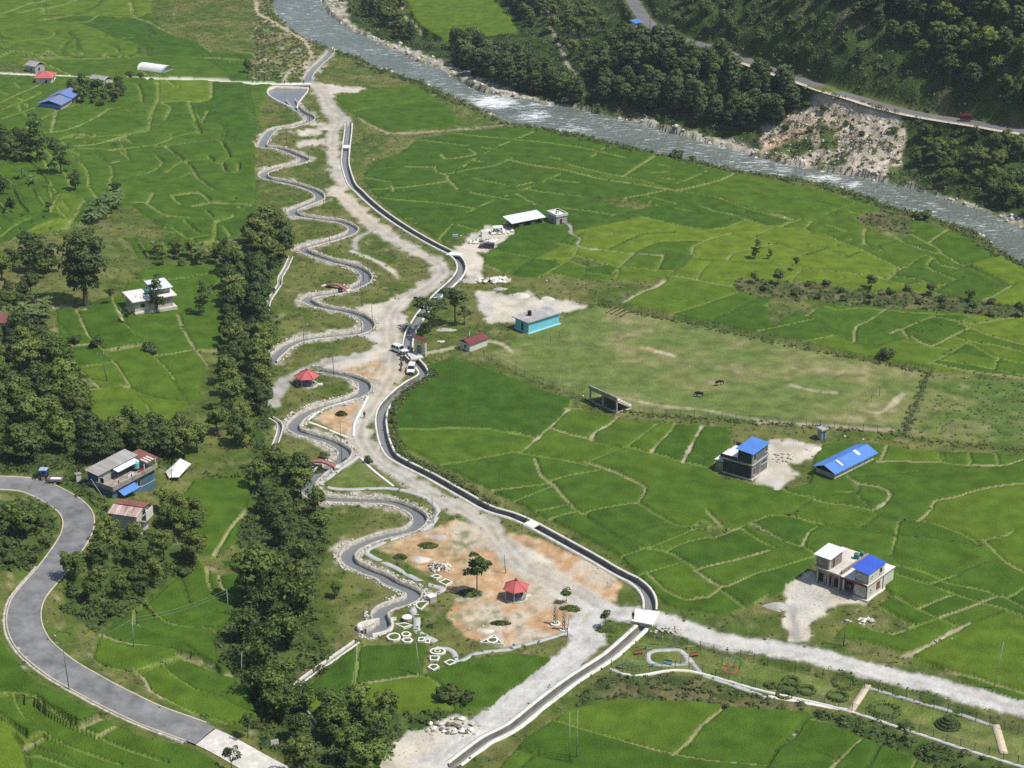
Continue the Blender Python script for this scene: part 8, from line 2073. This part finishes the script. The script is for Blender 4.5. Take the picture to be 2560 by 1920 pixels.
# ------------------------------------------------------------------ field and playground furniture
w12 = zw(1920, 960, ZS)
a_, b_ = G(*w12(890, 160)), G(*w12(960, 105)); d = b_ - a_
t = thing('goal_frame', 'bare dark football goal frame at the right of the field', 'goal', a_, math.atan2(d.y, d.x)); Lg = max(4.5, math.hypot(d.x, d.y))
tubes(t, 'post', [((0, 0, -.2), (0, 0, 2.3), .06, .06)], 'pole'); tubes(t, 'post', [((Lg, 0, -.2), (Lg, 0, 2.3), .06, .06)], 'pole'); tubes(t, 'crossbar', [((0, 0, 2.3), (Lg, 0, 2.3), .06, .06)], 'pole')
for k in range(4):
    p = G(*to_src('7', 850 + 40 * k, 1030 + 10 * k)); t = thing('tribune_step', ('first', 'second', 'third', 'fourth')[k] + ' of four brown slatted benches at the far fence, counted from the left', 'bench', (p.x, p.y, surf(p.x, p.y)), math.radians(58))
    bx(t, 'seat', -1.9, 1.9, -.16, .16, .38, .46, 'wood'); bx(t, 'leg', -1.7, -1.6, -.14, .14, -.2, .38, 'steel'); bx(t, 'leg', 1.6, 1.7, -.14, .14, -.2, .38, 'steel')
M['play_green'] = flat_mat('play_green', (.07, .22, .15), .7, .08, 1); M['play_red'] = flat_mat('play_red', (.28, .10, .06), .7, .08, 1); M['play_yellow'] = flat_mat('play_yellow', (.5, .42, .12), .5, .08, 1); M['play_teal'] = flat_mat('play_teal', (.10, .28, .26), .7, .08, 1)
def play_frame(x, y, label, m1, m2, kind):
    p = G(*to_zoom7(x, y)); t = thing({'swing': 'swing_frame', 'seesaw': 'seesaw', 'bench': 'play_bench', 'slide': 'slide', 'bars': 'climbing_bars'}[kind], label, 'playground', (p.x, p.y, surf(p.x, p.y)), rng.uniform(-.4, .4))
    if kind == 'swing':
        for s in (-1.6, 1.6): tubes(t, 'leg', [((s, -.7, -.1), (s, 0, 2.2), .05, .05), ((s, .7, -.1), (s, 0, 2.2), .05, .05)], m1, 5)
        tubes(t, 'crossbar', [((-1.6, 0, 2.2), (1.6, 0, 2.2), .05, .05)], m1, 5)
        for s in (-.6, .6): tubes(t, 'chain', [((s, -.15, 2.2), (s, -.15, .5), .02, .02), ((s, .15, 2.2), (s, .15, .5), .02, .02)], 'steel', 4); bx(t, 'seat', s - .25, s + .25, -.2, .2, .46, .52, m2)
    elif kind == 'seesaw':
        tubes(t, 'beam', [((-1.5, 0, .35), (1.5, 0, .85), .06, .06)], m2, 5); bx(t, 'pivot', -.12, .12, -.2, .2, -.1, .6, m1); bx(t, 'seat', -1.6, -1.3, -.15, .15, .36, .42, m1); bx(t, 'seat', 1.3, 1.6, -.15, .15, .86, .92, m1)
    elif kind == 'slide':
        pyd(t, 'chute', [(-1.2, -.3, .1), (-1.2, .3, .1), (.8, .3, 1.4), (.8, -.3, 1.4), (-1.2, -.3, .02), (-1.2, .3, .02), (.8, .3, 1.32), (.8, -.3, 1.32)], [(0, 3, 2, 1), (4, 5, 6, 7), (0, 4, 7, 3), (1, 2, 6, 5), (0, 1, 5, 4), (2, 3, 7, 6)], m2)
        tubes(t, 'ladder', [((1.3, -.25, -.1), (.8, -.25, 1.9), .04, .04), ((1.3, .25, -.1), (.8, .25, 1.9), .04, .04)] + [((1.25 - .11 * k, -.25, .2 + .4 * k), (1.25 - .11 * k, .25, .2 + .4 * k), .03, .03) for k in range(4)], m1, 5)
    elif kind == 'bars':
        for s in (-.7, .7): tubes(t, 'upright', [((s, 0, -.1), (s, 0, 1.8), .05, .05)], m1, 5)
        for z_ in (.7, 1.25, 1.75): tubes(t, 'bar', [((-.7, 0, z_), (.7, 0, z_), .035, .035)], m2, 5)
    else:
        bx(t, 'seat', -.7, .7, -.2, .2, .4, .47, m2); bx(t, 'backrest', -.7, .7, .17, .22, .55, .9, m2)
        for s in (-.6, .6): bx(t, 'leg', s - .05, s + .05, -.18, .2, -.1, .4, m1)
for a_ in ((600, 225, 'green seesaw left of the park loop', 'play_green', 'play_green', 'seesaw'), (770, 170, 'yellow and green exercise bars above the park loop', 'play_yellow', 'play_green', 'bars'), (985, 195, 'green exercise bars behind the park loop', 'play_green', 'play_green', 'bars'), (1140, 230, 'green seesaw right above the park loop', 'play_green', 'play_yellow', 'seesaw'),
    (510, 295, 'red and green bench left of the park loop', 'play_green', 'play_red', 'bench'), (555, 365, 'red climbing bars at the left of the loop', 'play_red', 'play_red', 'bars'), (280, 480, 'green slide near the canal corner of the park', 'play_green', 'play_green', 'slide'), (470, 520, 'green exercise bars near the lower fence', 'play_green', 'play_green', 'bars'),
    (895, 430, 'teal bench on the lower side of the loop', 'play_teal', 'play_teal', 'bench'), (1115, 425, 'red and brown bars at the right of the loop', 'play_red', 'wood', 'bars'), (1240, 325, 'red bench right of the loop', 'play_red', 'play_red', 'bench'), (1725, 460, 'tall green swing frame with red mats', 'play_green', 'play_red', 'swing'), (690, 460, 'teal seesaw at the lower fence', 'play_teal', 'play_teal', 'seesaw')):
    play_frame(*a_)
p = G(*to_zoom7(1725, 500)); t = thing('safety_mat', 'round reddish rubber mat under the swing', 'mat', (p.x, p.y, surf(p.x, p.y))); lathe(t, 'mat', [(1.3, -.05), (1.3, .06)], 'play_red', 14); lathe(t, 'centre', [(.8, .06), (.8, .075)], 'lawn_fill', 14)
p = G(*to_zoom7(1520, 560)); t = thing('bollard_lamp', 'short garden lamp with a pale yellow head on the park path', 'lamp', (p.x, p.y, surf(p.x, p.y))); tubes(t, 'shaft', [((0, 0, -.1), (0, 0, 1.0), .05, .05)], 'pole', 6); lathe(t, 'head', [(.12, 1.0), (.2, 1.1), (.2, 1.25), (.05, 1.35)], 'play_yellow', 8)
# signboards
p = G(*to_src('14', 165, 1500)); t = thing('signboard', 'blank pale signboard beside the white road end at the bottom', 'sign', (p.x, p.y, surf(p.x, p.y)), .3)
bx(t, 'board', -.6, .6, -.03, .03, .9, 1.8, 'roof_white'); tubes(t, 'leg', [((-.4, 0, -.2), (-.4, 0, 1.0), .04, .04)], 'pole', 5); tubes(t, 'leg', [((.4, 0, -.2), (.4, 0, 1.0), .04, .04)], 'pole', 5)
p = G(*to_src('6', 1722, 420)); t = thing('signboard', 'blue signboard in the rice above the stone yard', 'sign', (p.x, p.y, surf(p.x, p.y)), .2)
bx(t, 'board', -.8, .8, -.03, .03, 1.0, 1.9, 'canopy_blue'); bx(t, 'title_band', -.8, .8, -.035, .035, 1.6, 1.9, 'roof_white'); tubes(t, 'leg', [((-.6, 0, -.2), (-.6, 0, 1.2), .04, .04)], 'pole', 5); tubes(t, 'leg', [((.6, 0, -.2), (.6, 0, 1.2), .04, .04)], 'pole', 5)
# brushwood tripods near the path end
for x, y, lb in ((375, 420, 'left tripod of bare poles on a white ring by the road fork'), (452, 470, 'right tripod of bare poles by the road fork')):
    p = G(*to_src('15', x, y)); t = thing('pole_tripod', lb, 'pole frame', (p.x, p.y, surf(p.x, p.y)))
    for k in range(4): tubes(t, 'leg', [((.35 * math.cos(k * 1.57), .35 * math.sin(k * 1.57), -.2), (.25 * math.cos(k * 1.57 + .4), .25 * math.sin(k * 1.57 + .4), 4.0), .06, .05)], 'stained', 5)
    for z_ in (.8, 1.6, 2.4, 3.2): lathe(t, 'hoop', [(.33, z_), (.36, z_ + .05), (.33, z_ + .1)], 'stained', 8)
    lathe(t, 'base_ring', [(.9, -.1), (.9, .2), (.6, .2), (.6, 0)], 'bridge_white', 12)

# ------------------------------------------------------------------ air of the valley
hz = bpy.data.materials.new('haze'); hz.use_nodes = True
nt = hz.node_tree; nt.nodes.clear()
_o = nt.nodes.new('ShaderNodeOutputMaterial'); _v = nt.nodes.new('ShaderNodeVolumePrincipled')
_v.inputs['Color'].default_value = (.80, .88, .95, 1); _v.inputs['Density'].default_value = HAZE; _v.inputs['Anisotropy'].default_value = .2
nt.links.new(_v.outputs[0], _o.inputs['Volume'])
if HAZE > 0:
    zt = max(300.0, float(Z.max()) + 5)
    o = link('haze', box_mesh(-13000, 13000, -700, 5100, -30, zt), hz, kind='stuff')
scene.cycles.volume_bounces = 0
